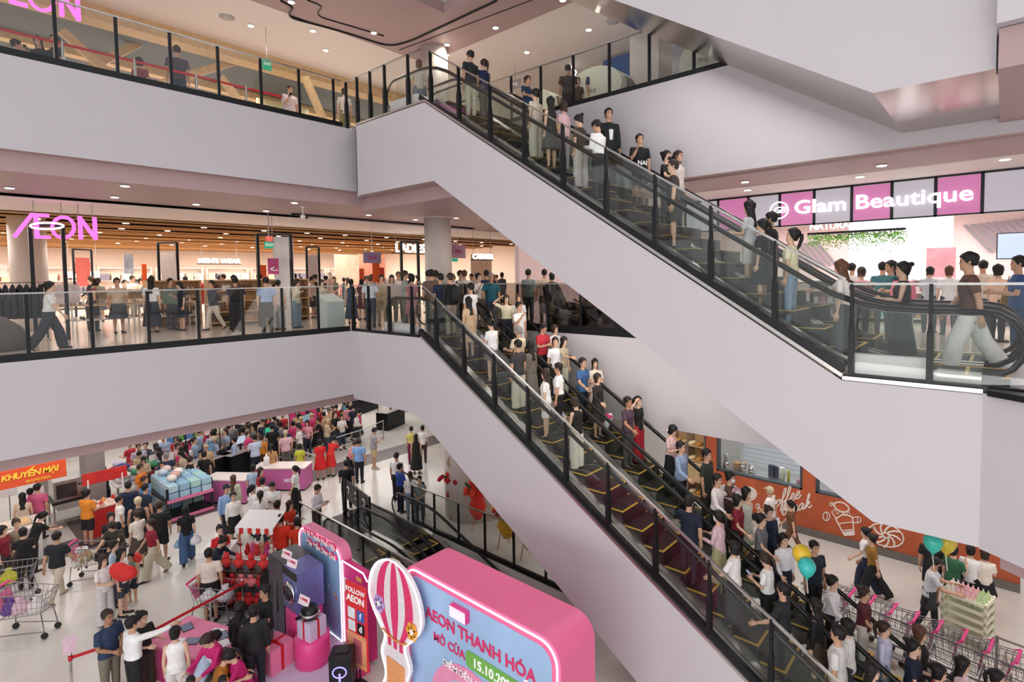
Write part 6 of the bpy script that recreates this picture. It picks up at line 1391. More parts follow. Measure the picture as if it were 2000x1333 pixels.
e = empty('air_fryer', (-10.2, 5.02, 1.03)); tag(e, 'black air fryer on the lilac gift box', 'appliance'); b = MB(); b.loft([[V((r*math.cos(t*.5236), r*.9*math.sin(t*.5236), z)) for t in range(12)] for r, z in ((.15, 0), (.18, .04), (.18, .16), (.13, .23), (.04, .25))]); b.build('body', BLACK, e, True); b = MB(); b.lathe((0, 0, .06), [(.185, 0), (.185, .05)], 24); b.build('steel_band', STEEL, e, True); b = MB(); b.box(-.03, .03, -.28, -.17, .07, .11); b.build('handle', BLACK, e)
for k, (px_, py_, pl, nm) in enumerate(((548, 1095, 5.0, 'top of the refrigerator'), (577, 1125, 4.95, 'washing machine top'), (602, 1190, 4.75, 'air fryer'))):
    P = ony(px_, py_, pl); b = MB(); b.box(-.13, .13, -.005, .005, -.09, .09); o = b.build('price_card', C('#f0dce2')); o.location = P; o.rotation_euler = (-.2, .15, .3); o.location = [(-11.4, 5.15, 1.84), (-10.95, 5.05, 1.85), (-10.28, 4.95, 1.36)][k]; tag(o, 'tilted white price card standing on the '+nm, 'price card'); text('1.990K', .07, face_y(0, -.006, .02), C('#c83a5a'), o, bold=.01)
# backdrop panels with neon edge
NEON = mat('white_neon_tube', '#fff2fb', emit=3.2); SKY = mat('sky_blue_print', '#8fb2d8', .5, vary=.1, scale=1.2)
def rrect(x0, x1, z0, z1, r, n=6, corners=(1, 1, 1, 1)):
    out = []
    for (cx, cz, a0, k) in ((x1-r, z1-r, 0, 0), (x0+r, z1-r, 90, 1), (x0+r, z0+r, 180, 2), (x1-r, z0+r, 270, 3)):
        if corners[k]:
            for i in range(n+1): a = math.radians(a0+90*i/n); out.append((cx+r*math.cos(a), cz+r*math.sin(a)))
        else: out.append(((x1, z1), (x0, z1), (x0, z0), (x1, z0))[k])
    return out
e = empty('backdrop', (-11.2, 5.75, 0)); tag(e, 'sky blue backdrop panel edged with pink and white neon', 'backdrop')
A = rrect(-.9, .95, .1, 2.12, .3, corners=(1, 1, 0, 0)); b = MB(); b.prism([(x, .02, z) for x, z in A][::-1], (0, .22, 0)); b.build('pink_frame', PKL, e)
A2 = rrect(-.8, .85, .1, 2.0, .25, corners=(1, 1, 0, 0)); b = MB(); b.prism([(x, -.005, z) for x, z in A2][::-1], (0, .025, 0)); b.build('printed_face', SKY, e)
b = MB(); b.tube([(x, -.01, z) for x, z in rrect(-.86, .91, .1, 2.07, .28, corners=(1, 1, 0, 0))], .011, 6, True); b.build('neon_tube', NEON, e)
HOTT = mat('hot_pink_print', '#e0326e', .5)
for t_, z, x in (('Lì Xì Thanh Khai Hội', 2.06, .12), ('May Mắn Đón Quà', 1.86, .2)):
    text(t_, .155, face_y(x, -.03, z), HOTT, e, bold=.035, ext=.02); text(t_, .155, face_y(x, -.055, z), WT, e, bold=.004, ext=.004)
for k in range(12):
    b = MB(); b.box(-.03, .03, -.012, -.006, -.02, .02, Matrix.Translation((R_.uniform(-.6, .75), 0, R_.uniform(.4, 1.6))) @ Matrix.Rotation(R_.uniform(0, 3), 4, 'Y')); b.build('confetti', C(R_.choice(['#e8a24a', '#c84a6a', '#f0d0dc'])), e)
e = empty('side_panel', (-9.75, 5.78, 0)); tag(e, 'magenta side panel with gold confetti right of the blue backdrop', 'panel')
b = MB(); b.prism([(x, 0, z) for x, z in rrect(-.5, .45, .1, 1.82, .2, corners=(1, 0, 0, 0))][::-1], (0, .15, 0)); b.build('board', mat('magenta_print', '#d0307c', .5, vary=.08, scale=2), e)
b = MB(); b.box(-.48, .3, -.008, 0, 1.2, 1.5); b.build('white_band', C('#dfe0e6'), e); text('TRÚNG QUÀ', .11, face_y(-.08, -.012, 1.42), C('#e88ab0'), e, bold=.01, ext=.003); text('THÍCH NGAY', .11, face_y(-.08, -.012, 1.28), C('#2f8a7a'), e, bold=.02, ext=.003)
b = MB(); b.tube([(-.5, -.015, .12), (-.5, -.015, 1.84), (.28, -.015, 1.84), (.42, -.015, 1.72)], .014, 6); b.build('neon_tube', NEON, e)
for k, (x, z) in enumerate(((.1, 1.65), (-.35, 1.05), (.2, .6), (-.2, .35))): b = MB(); b.box(-.09, .09, -.012, -.002, -.04, .04, Matrix.Translation((x, 0, z)) @ Matrix.Rotation(.4*k, 4, 'Y')); b.build('gold_confetti', C('#d8a85a'), e)
# loudspeaker
e = empty('loudspeaker', (-9.0, 5.0, 0), .8); tag(e, 'tall black loudspeaker with violet glowing rings', 'loudspeaker')
b = MB(); b.prism([(x, y, .02) for x, y in rrect(-.2, .2, -.19, .19, .05)], (0, 0, .86)); b.build('cabinet', BLACK, e)
VIO = mat('violet_led', '#9a8cff', emit=2.2)
for z in (.62, .25): b = MB(); b.tube([(.12*math.cos(t*math.pi/8), -.195, z+.1*math.sin(t*math.pi/8)) for t in range(16)], .012, 6, True); b.build('led_ring', VIO, e)
b = MB(); b.box(-.015, .015, -.2, -.19, .3, .6); b.build('led_bar', VIO, e)
b = MB(); b.box(-.12, .12, -.06, .06, .88, .90); b.build('control_panel', DARK, e)
# follow standee
e = empty('standee', (-9.0, 5.32, 0), .12); tag(e, 'red and peach standee with white FOLLOW lettering and social icons', 'standee')
b = MB(); b.box(-.22, .22, -.18, .18, 0, .02); b.build('base_plate', DARK, e)
for x in (-.05, .05): b = MB(); b.box(x-.01, x+.01, -.01, .01, .02, .45); b.build('stem', BLACK, e)
b = MB(); b.box(-.29, .29, -.015, .015, .4, 2.0); b.build('board', mat('standee_red', '#d8323a', .5), e)
b = MB(); b.box(-.27, .27, -.02, -.015, .42, 1.05); b.build('peach_print', mat('standee_peach', '#e89a72', .5, vary=.3, scale=3), e)
text('FOLLOW', .13, face_y(0, -.022, 1.86), WT, e, bold=.02, ext=.003); text('AEON', .18, face_y(0, -.022, 1.7), WT, e, bold=.03, ext=.003)
for x, z, c, g_ in ((.13, 1.42, '#3b5fb0', 'f'), (.13, 1.18, '#16161a', 'd')):
    b = MB(); b.box(x-.1, x+.1, -.021, -.015, z-.1, z+.1); b.build('icon_tile', C(c), e); text(g_, .17, face_y(x, -.024, z), WT, e, bold=.02, ext=.003)
for z in (1.42, 1.18): b = MB(); b.box(-.23, -.03, -.021, -.015, z-.1, z+.1); b.build('blank_tile', C('#dfe3ea'), e)
b = MB(); b.box(-.09, .14, -.024, -.019, .5, .95); b.build('phone_picture', C('#b85a6a'), e)
# balloon cut-out
e = empty('balloon_cutout', (-8.05, 5.5, 0)); tag(e, 'striped pink and white hot-air-balloon cut-out with neon outline', 'cut-out')
def bw(z):                                       # half width of the balloon outline at height z
    if z > 1.3: t = (z-1.3)/1.38; return .78*math.sqrt(max(0, 1-((t-.42)/.58)**2)) if t > .42 else .36+.42*math.sin(t/.42*math.pi/2)
    return .36-.0*(1.3-z)+ .06*math.sin(z*9)
zs = [.15+.085*k for k in range(30)]; zs = [z for z in zs if bw(z) > .02]+[2.675]
L_ = [(-bw(z), z) for z in zs]; R2 = [(bw(z), z) for z in zs][::-1]
b = MB(); b.prism([(x, 0, z) for x, z in L_+R2], (0, .06, 0)); b.build('board', C('#e6e0e4'), e)
for k in range(7):
    if k % 2 == 0: continue
    l = []; r2 = []
    for z in zs:
        if z < 1.02: continue
        w = bw(z)*.96 if z > 1.3 else bw(1.3)*.96; l.append((w*(-1+2*k/7), z)); r2.append((w*(-1+2*(k+1)/7), z))
    b = MB(); b.prism([(x, -.012, z) for x, z in l+r2[::-1]], (0, .01, 0)); b.build('stripe', C('#dc3a6e'), e)
b = MB(); b.tube([(x, -.02, z) for x, z in L_+R2], .011, 6, True); b.build('neon_outline', NEON, e)
b = MB(); b.tube([(-.36+.09*k, -.025, 1.32-.06*math.sin(k/8*math.pi)) for k in range(9)], [(.012, .03)]*9, 6); b.build('garland', C('#e8a04a'), e)
b = MB(); b.box(-.26, .26, -.02, -.008, .3, .85); b.build('basket', C('#e8a06a'), e)
for x, z, c in ((-.45, 1.75, '#b9a0d8'), (.52, 1.62, '#e8a23a')):
    b = MB()
    for k in range(6): b.lathe((x+.1*math.cos(k*1.047), z+.1*math.sin(k*1.047), 0), [(.065, .012), (.065, .03)], 12)
    b.v = [(p[0], -p[2], p[1]) for p in b.v]; fl = b.build('flower', C(c), e); b = MB(); b.lathe((x, z, 0), [(.05, .03), (.05, .036)], 14); b.v = [(p[0], -p[2], p[1]) for p in b.v]; b.build('flower_centre', C('#f4f0f4'), fl)
# pink booth
e = empty('photo_booth', (-6.2, 5.7, 0)); tag(e, 'big hot pink booth with rounded corners and a sky blue printed front', 'booth')
A = rrect(-1.82, 1.72, .0, 2.62, .34, 8, (1, 1, 0, 0)); b = MB(); b.prism([(x, 0, z) for x, z in A][::-1], (0, .82, 0)); b.build('shell', mat('booth_pink', '#ee6f9c', .4, vary=.02, scale=2), e)
A2 = rrect(-1.66, 1.56, .0, 2.46, .25, 8, (1, 1, 0, 0)); b = MB(); b.prism([(x, -.008, z) for x, z in A2][::-1], (0, .01, 0)); b.build('printed_front', mat('booth_sky', '#9dbbe0', .5, vary=.1, scale=.9), e)
b = MB(); b.tube([(x, -.012, z) for x, z in rrect(-1.76, 1.66, .0, 2.56, .3, 8, (1, 1, 0, 0))], .013, 6, True); b.build('neon_tube', NEON, e)
CRIM = mat('crimson_print', '#d8326a', .5)
text('AEON THANH HÓA', .275, face_y(.03, -.015, 1.93), CRIM, e, bold=.02, ext=.006); text('MỞ CỬA', .2, face_y(-.62, -.015, 1.58), CRIM, e, bold=.015, ext=.006)
b = MB(); b.prism([(x, -.02, z) for x, z in rrect(-.2, 1.06, 1.44, 1.72, .08)][::-1], (0, .015, 0)); b.build('date_plate', mat('leaf_green_print', '#6fae4a', .5), e); text('15.10.2026', .21, face_y(.43, -.024, 1.575), WT, e, bold=.025, ext=.004)
text('ĐIỂM ĐẾN CHUẨN', .15, face_y(-.1, -.03, 1.26), WT, e, bold=.01, ext=.004)
b = MB(); out = [(.95*math.cos(math.radians(a))-.15, .55+.85*math.sin(math.radians(a))) for a in range(15, 166, 10)]; inn = [(.68*math.cos(math.radians(a))-.15, .55+.58*math.sin(math.radians(a))) for a in range(165, 14, -10)]
b.prism([(x, -.018, z) for x, z in out+inn][::-1], (0, .01, 0)); b.build('arch_print', mat('arch_pink', '#e58fb4', .5), e)
b = MB(); b.box(-.48, -.1, -.1, -.005, 2.19, 2.38); lb = b.build('light_box', PKC, e); b = MB(); b.box(-.47, -.11, -.11, -.1, 2.2, 2.37); b.build('lit_face', mat('lit_pink_face', '#f7c6f0', emit=1.4), lb); text('AEON', .12, face_y(-.29, -.115, 2.285), WT, lb, bold=.02, ext=.003)
for x, z in ((-1.45, 2.15), (1.1, 1.8)): b = MB(); b.prism([(x, -.012, z+.1), (x+.02, -.012, z+.02), (x+.08, -.012, z), (x+.02, -.012, z-.02), (x, -.012, z-.1), (x-.02, -.012, z-.02), (x-.08, -.012, z), (x-.02, -.012, z+.02)][::-1], (0, .01, 0)); b.build('star_print', C('#f4f2f6'), e)
# flower stands
def flower_stand(label, x, y, h, cols, wrap):
    e = empty('flower_stand', (x, y, 0), R_.uniform(0, 1)); tag(e, label, 'flower stand')
    for k in range(3): a = k*2.09; b = MB(); b.tube([(.28*math.cos(a), .28*math.sin(a), 0), (.05*math.cos(a), .05*math.sin(a), h*.72)], .014, 6); b.build('leg', mat('bamboo', '#b07a4a', .5), e)
    b = MB(); b.loft([[V((r*math.cos(t*.5236)*(1+.2*(t % 2)), r*math.sin(t*.5236)*(1+.2*(t % 2)), z)) for t in range(12)] for r, z in ((.1, h*.2), (.24, h*.4), (.16, h*.6), (.3, h*.74))]); b.build('wrapping', C(wrap), e, True)
    rr = random.Random(int(h*100))
    for k in range(26):
        a = rr.uniform(0, 6.28); rad = rr.uniform(.05, .42); z = h*.72+(.42-rad)*rr.uniform(.2, 1.3); c = V((rad*math.cos(a), rad*math.sin(a), z)); b = MB()
        M = Matrix.Rotation(a, 3, 'Z') @ Matrix.Rotation(rad*2.2, 3, 'Y')
        if k % 4 == 3: b.ball(c, .03, .07, .16, 6, 4, M); b.build('leaf', C('#2f5a34'), e, True)
        else:
            for j in range(5): q = M @ V((.05*math.cos(j*1.257), .05*math.sin(j*1.257), .02)); b.ball(c+q, .05, .035, .06, 6, 4, M)
            b.build('flower_head', C(rr.choice(cols)), e, True)
    b = MB(); b.lathe((0, 0, 0), [(.22, -.01), (.22, .01)], 24); b.v = [(p[0], p[2]-.25, p[1]+h+.12) for p in b.v]; b.build('name_disc', C('#b9a27c'), e)
flower_stand('tall stand of red anthurium flowers beside the ground floor column', -13.2, 11.35, 1.75, ['#b8202c', '#d83a3a', '#a01a2a'], '#9c2430')
flower_stand('stand of red flowers in orange-red wrapping behind the pit glass', -12.0, 11.25, 1.6, ['#d83228', '#e04a34'], '#d83a28')
flower_stand('stand of yellow flowers in yellow wrapping behind the pit glass', -10.5, 10.95, 1.5, ['#e0b03a', '#e8c65a', '#c83a2c'], '#d8a82c')
flower_stand('cream and gold flower stand at right, half hidden by the casing', -9.6, 10.9, 1.4, ['#efe2c4', '#e0c48a'], '#dcc79a')
# price boards
for k, (px_, py_) in enumerate(((306, 905), (331, 905), (75, 985), (22, 975))):
    P = onz(px_, py_+60, 0); e = empty('price_board', (P.x, P.y, 0), math.pi/2+.3); tag(e, ['white price board left of the self-checkouts', 'white price board right beside the other board', 'white price board below the promotion banner', 'pink-edged price board at far left counter'][k], 'sign')
    b = MB(); b.tube([(0, 0, 0), (0, 0, 1.1)], .015, 6); b.build('pole', STEEL, e); b = MB(); b.box(-.2, .2, -.01, .01, 1.05, 1.45); b.build('board', C('#efe4e6'), e); b = MB(); b.lathe((0, 0, 0), [(.15, 0), (.15, .02)], 16); b.build('base', DARK, e)
# ================================================================ ORANGE CAFE WALL, GROUND FLOOR
CAFE = mat('orange_plaster', '#b85c3a', .6, vary=.12, scale=2.2)
w = MB()                                          # wall at y = YS with a long window and a second window
xw0, xw1, zw0, zw1 = -6.93, -4.36, 1.3, 2.75
for a in ((-7.3, xw0, 0, 4.2), (xw0, xw1, 0, zw0), (xw0, xw1, zw1, 4.2), (xw1, -4.0, 0, 4.2), (-4.0, -.6, 0, zw0), (-4.0, -.6, zw1, 4.2), (-.6, .45, 0, 4.2)): w.box(a[0], a[1], YS, YS+.25, a[2], a[3])
struct('wall_cafe', w, CAFE)
b = MB(); b.box(-7.3, .45, YS-.06, YS, 0, .2); struct('baseboard_cafe', b, mat('grey_granite', '#6f6a66', .4, vary=.35, scale=60))
b = MB(); b.box(.45, .75, YS-.05, YS+.3, 0, 4.2); struct('trim_13', b, WALLW)
for i, (x0, x1) in enumerate(((xw0, xw1), (-4.0, -.6))):
    b = MB(); b.box(x0, x0+.06, YS-.01, YS+.2, zw0, zw1); b.box(x1-.06, x1, YS-.01, YS+.2, zw0, zw1); b.box(x0, x1, YS-.01, YS+.2, zw0, zw0+.05); b.box(x0, x1, YS-.01, YS+.2, zw1-.05, zw1)
    f = struct('window_%d' % (i+1), b, mat('window_frame_grey', '#4a4f55', .4, .3)); g = MB(); g.box(x0+.06, x1-.06, YS+.08, YS+.09, zw0+.05, zw1-.05); g.build('pane', GLASS, f)
# kitchen behind the window
b = MB(); b.box(-7.3, .45, 20.3, 20.4, 0, 4.2); k_ = struct('wall_cafe_kitchen', b, mat('white_tile_wall', '#cfd9e2', .35, vary=.03))
for r_ in range(16):
    b = MB(); b.box(-7.2, .4, 20.285, 20.3, .6+r_*.16, .6+r_*.16+.145); b.build('tile_course', mat('white_glazed_tile', '#dbe6f0', .2, vary=.03), k_)
b = MB(); b.box(-7.2, .4, YS+.3, YS+.95, 1.2, 1.27); o = b.build('kitchen_worktop', STEEL); tag(o, 'steel kitchen worktop behind the long cafe window', 'worktop')
area('kitchen_light', (-5.5, 18.8, 4.0), 3, 2, 110, (.92, .97, 1))
KX = lambda px_, pz=935: ony(px_, pz, YS+.6).x
def item(name, label, cat, x, parts):
    e = empty(name, (x, YS+.6, 1.27)); tag(e, label, cat)
    for n_, prof, m in parts: b = MB(); b.lathe((0, 0, 0), prof, 16); b.build(n_, m, e, True)
item('blender', 'steel kitchen blender at left on the cafe worktop', 'blender', KX(1418), [('base', [(.09, 0), (.08, .18)], STEEL), ('jug', [(.06, .18), (.08, .42), (.02, .46)], mat('jug_grey', '#aab0b4', .2))])
item('stock_pot', 'small steel pot on the cafe worktop', 'pot', KX(1450), [('body', [(.1, 0), (.11, .2)], STEEL), ('lid', [(.11, .2), (.03, .23), (.03, .27)], STEEL)])
item('kettle', 'steel kettle right of the cardboard box', 'kettle', KX(1452)+.25, [('body', [(.09, 0), (.1, .12), (.05, .22)], CHROME)])
item('bottle', 'clear bottle standing alone on the worktop', 'bottle', KX(1472), [('body', [(.04, 0), (.04, .16), (.015, .2), (.015, .24)], mat('milky_plastic', '#d8dde0', .3))])
item('canister', 'tall pale canister beside the yellow bottle', 'canister', KX(1527), [('body', [(.09, 0), (.09, .36)], mat('pale_plastic', '#d6dccf', .4))])
item('squeeze_bottle', 'yellow-green squeeze bottle on the worktop', 'bottle', KX(1540), [('body', [(.04, 0), (.04, .28), (.015, .32)], C('#c4c83a'))])
item('jar', 'small pink jar near the window corner', 'jar', KX(1559), [('body', [(.05, 0), (.05, .1)], C('#d8a0b8'))])
for lab, px_, s, c in (('brown cardboard box on the worktop', 1443, (.16, .14, .2), '#a8835a'), ('blue and black packet standing on the worktop', 1506, (.1, .06, .34), '#3a4660'), ('second dark packet right of the first', 1514, (.08, .06, .32), '#2c3a5a')):
    b = MB(); b.box(-s[0], s[0], -s[1], s[1], 0, s[2]); b.box(-s[0]*1.01, s[0]*1.01, -s[1]*1.01, s[1]*1.01, s[2]*.45, s[2]*.55); o = b.build('carton' if 'box' in lab else 'packet', C(c)); o.location = (KX(px_), YS+.7, 1.27); tag(o, lab, 'box' if 'box' in lab else 'packet')
# line drawings on the wall
WDR = mat('white_wall_print', '#f0e6dc', .6, vary=.03); yD = YS-.012
def wp(px_, py_): p = ony(px_, py_, yD); return V((p.x, yD, p.z))
def line(b, pts, r=.016, closed=False): b.tube([wp(*p) for p in pts], [(r, r)]*len(pts), 5, closed)
dr = empty('wall_drawing', wp(1655, 1010)); tag(dr, 'white drawing of a takeaway coffee cup splashing on the orange wall', 'wall drawing')
def dbuild(b, name, e): b.v = [tuple(V(p)-e.location) for p in b.v]; b.build(name, WDR, e)
cp = lambda X, Y: (1280+X/2.5986, 820+Y/2.5986)
b = MB(); line(b, [cp(*p) for p in ((915, 505), (960, 590), (1010, 585), (1000, 495))], .02); line(b, [cp(*p) for p in ((915, 505), (955, 480), (1000, 495))], .02); line(b, [cp(*p) for p in ((928, 530), (1003, 520))], .015); line(b, [cp(*p) for p in ((945, 565), (1008, 558))], .015); dbuild(b, 'cup_outline', dr)
b = MB(); b.add([wp(*cp(*p)) for p in ((950, 572), (1008, 562), (1010, 585), (960, 590))], [(0, 1, 2, 3)]); dbuild(b, 'cup_band', dr)
b = MB(); line(b, [(cp(945+38*math.cos(t*.5236), 445+24*math.sin(t*.5236)+10*math.cos(t*.5236))) for t in range(12)], .022, True); dbuild(b, 'lid', dr)
b = MB(); line(b, [cp(*p) for p in ((915, 500), (895, 470), (910, 455), (925, 480), (940, 465), (960, 490), (985, 470), (985, 492))], .016); dbuild(b, 'splash', dr)
def bean(e, X, Y, rx, ry):
    b = MB(); line(b, [cp(X+rx*math.cos(t*.628), Y+ry*math.sin(t*.628)) for t in range(10)], .014, True); line(b, [cp(X, Y-ry), cp(X+rx*.3, Y), cp(X, Y+ry)], .012); dbuild(b, 'coffee_bean', e)
for a in ((868, 492, 18, 22), (1022, 510, 22, 16), (895, 430, 10, 8)): bean(dr, *a)
d2 = empty('wall_drawing', wp(1460, 965)); tag(d2, 'white drawing of a doughnut left of the lettering', 'wall drawing')
b = MB(); line(b, [cp(468+44*math.cos(t*.3927), 378+34*math.sin(t*.3927)) for t in range(16)], .03, True); line(b, [cp(464+20*math.cos(t*.628), 372+12*math.sin(t*.628)) for t in range(10)], .02, True); dbuild(b, 'doughnut_ring', d2)
b = MB(); b.prism([wp(*cp(468+42*math.cos(t*.3927), 374+30*math.sin(t*.3927))) for t in range(16)], (0, .004, 0)); dbuild(b, 'doughnut_fill', d2)
for a in ((520, 440, 10, 12), (532, 462, 12, 9), (545, 478, 10, 8)): bean(d2, *a)
d3 = empty('wall_drawing', wp(1730, 1045)); tag(d3, 'white drawing of a swirled bun behind the two walking women', 'wall drawing')
b = MB(); line(b, [cp(1170+90*math.cos(t*.3927), 588+58*math.sin(t*.3927)+18*math.cos(t*.3927)) for t in range(16)], .02, True); dbuild(b, 'bun_outline', d3)
for k in range(9):
    a0 = k*.698; b = MB(); line(b, [cp(1170+r*86*math.cos(a0+1.1*r), 588+r*56*math.sin(a0+1.1*r)+r*16*math.cos(a0)) for r in (.15, .4, .65, .9)], .026); dbuild(b, 'swirl', d3)
d4 = empty('wall_lettering', wp(1510, 985)); tag(d4, 'white script lettering Coffee break on the orange wall', 'lettering')
GLY = {'C': ([(.85, .95), (.6, 1.15), (.25, 1.0), (.05, .5), (.25, .05), (.6, .0), (.9, .25)], .95), 'o': ([(.1, .25), (.3, .6), (.05, .45), (.1, .08), (.4, .05), (.5, .4), (.3, .6), (.45, .5), (.7, .45)], .62),
 'f': ([(0, .2), (.3, .75), (.4, 1.25), (.25, 1.35), (.15, 1.0), (.12, .2), (.08, -.45), (.2, -.5), (.25, -.1), (.2, .15), (.55, .3)], .5), 'e': ([(0, .25), (.35, .35), (.4, .6), (.2, .62), (.08, .35), (.15, .05), (.4, .02), (.65, .25)], .58),
 'b': ([(0, .2), (.25, .8), (.35, 1.3), (.2, 1.35), (.12, .8), (.12, .1), (.35, .0), (.5, .3), (.4, .55), (.25, .45), (.6, .5)], .62), 'r': ([(0, .3), (.15, .7), (.25, .58), (.45, .58), (.4, .15), (.5, .02), (.7, .2)], .62),
 'a': ([(.5, .55), (.25, .62), (.06, .35), (.12, .05), (.35, .1), (.52, .6), (.5, .15), (.6, .02), (.8, .2)], .72), 'k': ([(0, .2), (.25, .8), (.32, 1.3), (.18, 1.3), (.12, .6), (.1, 0), (.15, .35), (.42, .62), (.42, .42), (.2, .32), (.5, .02), (.75, .2)], .7)}
for body, p0, p1, sz in (('Coffee', (565, 462), (735, 398), .34), ('break', (640, 488), (790, 446), .31)):
    a, c = wp(*cp(*p0)), wp(*cp(*p1)); ex = (c-a); wsum = sum(GLY[ch][1] for ch in body); ux = ex/wsum; x_ = 0
    for ch in body:
        g_, adv = GLY[ch]; b = MB(); pts = [a+ux*(x_+gx+gy*.18)+V((0, 0, gy*sz)) for gx, gy in g_]
        cr = []
        for i in range(len(pts)-1):
            q0, q1, q2, q3 = pts[max(0, i-1)], pts[i], pts[i+1], pts[min(len(pts)-1, i+2)]
            for t in (0, .33, .66): cr.append(.5*((2*q1)+(q2-q0)*t+(2*q0-5*q1+4*q2-q3)*t*t+(3*q1-q0-3*q2+q3)*t**3))
        cr.append(pts[-1]); b.tube(cr, [(.019, .019)]*len(cr), 5); dbuild(b, 'script_letter', d4); x_ += adv
# bakery display and white wall left of the cafe
b = MB(); b.box(-9.6, -8.55, YS-.3, YS+.1, 0, 4.2); struct('wall_bakery', b, WALLW)
e = empty('bakery_case', (-7.95, YS+.3, 0)); tag(e, 'tall glazed bakery case with bread on timber shelves', 'display case')
b = MB(); b.box(-.6, .62, .25, .3, 0, 2.6); b.build('back', WOODT, e)
for x in (-.6, 0, .6): b = MB(); b.box(x-.02, x+.02, -.3, .3, 0, 2.6); b.build('upright', STEEL, e)
for z in (.3, .75, 1.45, 1.95): b = MB(); b.box(-.6, .62, -.28, .28, z-.03, z); b.build('shelf', WOODL, e)
b = MB(); b.box(-.58, .6, -.3, -.28, .75, 1.4); b.build('timber_front', WOODT, e)
LOAF = MB(); LOAF.ball((0, 0, .06), .2, .08, .07, 8, 5); LOAFM = LOAF.mesh('bread', C('#d9a860'), True)
for z, nm in ((.3, 'bottom'), (1.45, 'upper'), (1.95, 'top')):
    for k in range(4): inst('bread', LOAFM, (-8.35+.26*k, YS+.15, z), 1.2, C(['#d9a860', '#e6c88a', '#f0dcae', '#c98a48'][k]), ['golden', 'pale', 'cream', 'brown'][k]+' loaf on the %s shelf of the bakery case' % nm, 'bread')
# white doily balls: wrapped wreath beside the young man
# bottle trolley pushed by the worker
P = V((-.42, 14.2, 0)); e = empty('bottle_trolley', P, -.25); tag(e, 'cream plastic tray trolley on castors pushed by the masked worker', 'trolley')
CRM = mat('cream_plastic', '#efecd4', .4, vary=.02)
for x in (-.36, .36):
    for y in (-.26, .26): b = MB(); b.box(x-.02, x+.02, y-.02, y+.02, .14, 1.0); b.build('post', CRM, e); b = MB(); b.lathe((0, 0, 0), [(.05, -.02), (.05, .02)], 12); b.v = [(p[0]+x, p[2]+y, p[1]+.05) for p in b.v]; c = b.build('castor', DARK, e); b = MB(); b.box(x-.03, x+.03, y-.03, y+.03, .08, .15); b.build('castor_fork', STEEL, c)
for k in range(5):
    z = .2+.18*k; b = MB(); b.box(-.36, .36, -.26, .26, z, z+.02); b.box(-.38, .38, -.28, -.26, z, z+.07); b.box(-.38, .38, .26, .28, z, z+.07); b.box(-.38, -.36, -.26, .26, z, z+.07); b.box(.36, .38, -.26, .26, z, z+.07); b.build('tray', CRM, e)
BOT = MB(); BOT.lathe((0, 0, 0), [(.03, 0), (.032, .01), (.032, .12), (.014, .15), (.014, .18), (.0141, .18)], 10); BOTM = BOT.mesh('milk_bottle', C('#f0c8cc'), True)
for i in range(8):
    for j in range(3):
        q = Matrix.Rotation(-.25, 3, 'Z') @ V((-.3+.085*i, -.16+.15*j, 0)); c = '#f2ece6' if i < 2 else ('#efbfc6' if i < 6 else '#c9dfae')
        inst('milk_bottle', BOTM, (P.x+q.x, P.y+q.y, .94), 0, C(c), 'small bottle of '+('white milk' if i < 2 else 'pink drink' if i < 6 else 'green drink')+' on the trolley top, %s row, %s from left' % (('front', 'middle', 'back')[j], ORD[i]), 'bottle', 'bottles on the tray trolley')
for i in range(6):
    q = Matrix.Rotation(-.25, 3, 'Z') @ V((-.26+.1*i, -.1, 0)); inst('milk_bottle', BOTM, (P.x+q.x, P.y+q.y, .76), 0, C('#cfe0b0'), 'small bottle of green drink on the second tray, %s from left' % ORD[i], 'bottle', 'bottles on the second tray', .85)
# nested shopping trolleys
for k in range(11):
    t = k/10; p = V((-2.75, 12.75, 0)).lerp(V((.95, 12.25, 0)), t); trolley('shopping trolley with pink handle in the nested row, %s from the escalator side' % ('first', 'second', 'third', 'fourth', 'fifth', 'sixth', 'seventh', 'eighth', 'ninth', 'tenth', 'eleventh')[k], p.x, p.y, -.13+math.pi, 'nested shopping trolleys')
railing('steel guard rail at the end of the nested trolleys', [(.05, 13.0), (.9, 12.9), (1.6, 12.7)], .9)
# balloons
def balloon(label, px_, py_, P, c, tail=True, sc=1.):
    d = (P-CAM).dot(CG); q = CAM+ray(px_, py_)*d; e = empty('balloon', q); tag(e, label, 'balloon'); e.scale = (sc,)*3
    b = MB(); b.lathe((0, 0, 0), [(.01, -.17), (.03, -.15), (.09, -.09), (.13, .0), (.13, .06), (.09, .13), (.02, .16)], 18); b.build('skin', mat('balloon_'+c, c, .25, vary=.02), e, True)
    b = MB(); b.lathe((0, 0, -.18), [(.025, 0), (.008, .02)], 8); b.build('knot', C(c), e)
    b = MB(); b.tube([(0, 0, -.18), (.02, 0, -.4)], .006, 5); b.build('stick', WHITE, e)
balloon('teal balloon beside the woman in white blouse', 1576, 1110, who('beside the teal balloon'), '#3ec0b8')
balloon('yellow balloon behind the teal one on the escalator', 1566, 1085, who('beside the teal balloon')+V((0, .25, 0)), '#e8c23a', sc=1.05)
balloon('teal balloon low beside the lower handrail', 1655, 1288, who('white lace blouse'), '#36b5ae')
balloon('teal balloon raised by the woman in green', 1822, 1062, who('teal balloon'), '#45c6b4')
balloon('yellow balloon next to the raised teal one', 1848, 1062, who('teal balloon')+V((.1, .3, 0)), '#d8c24a', sc=1.1)
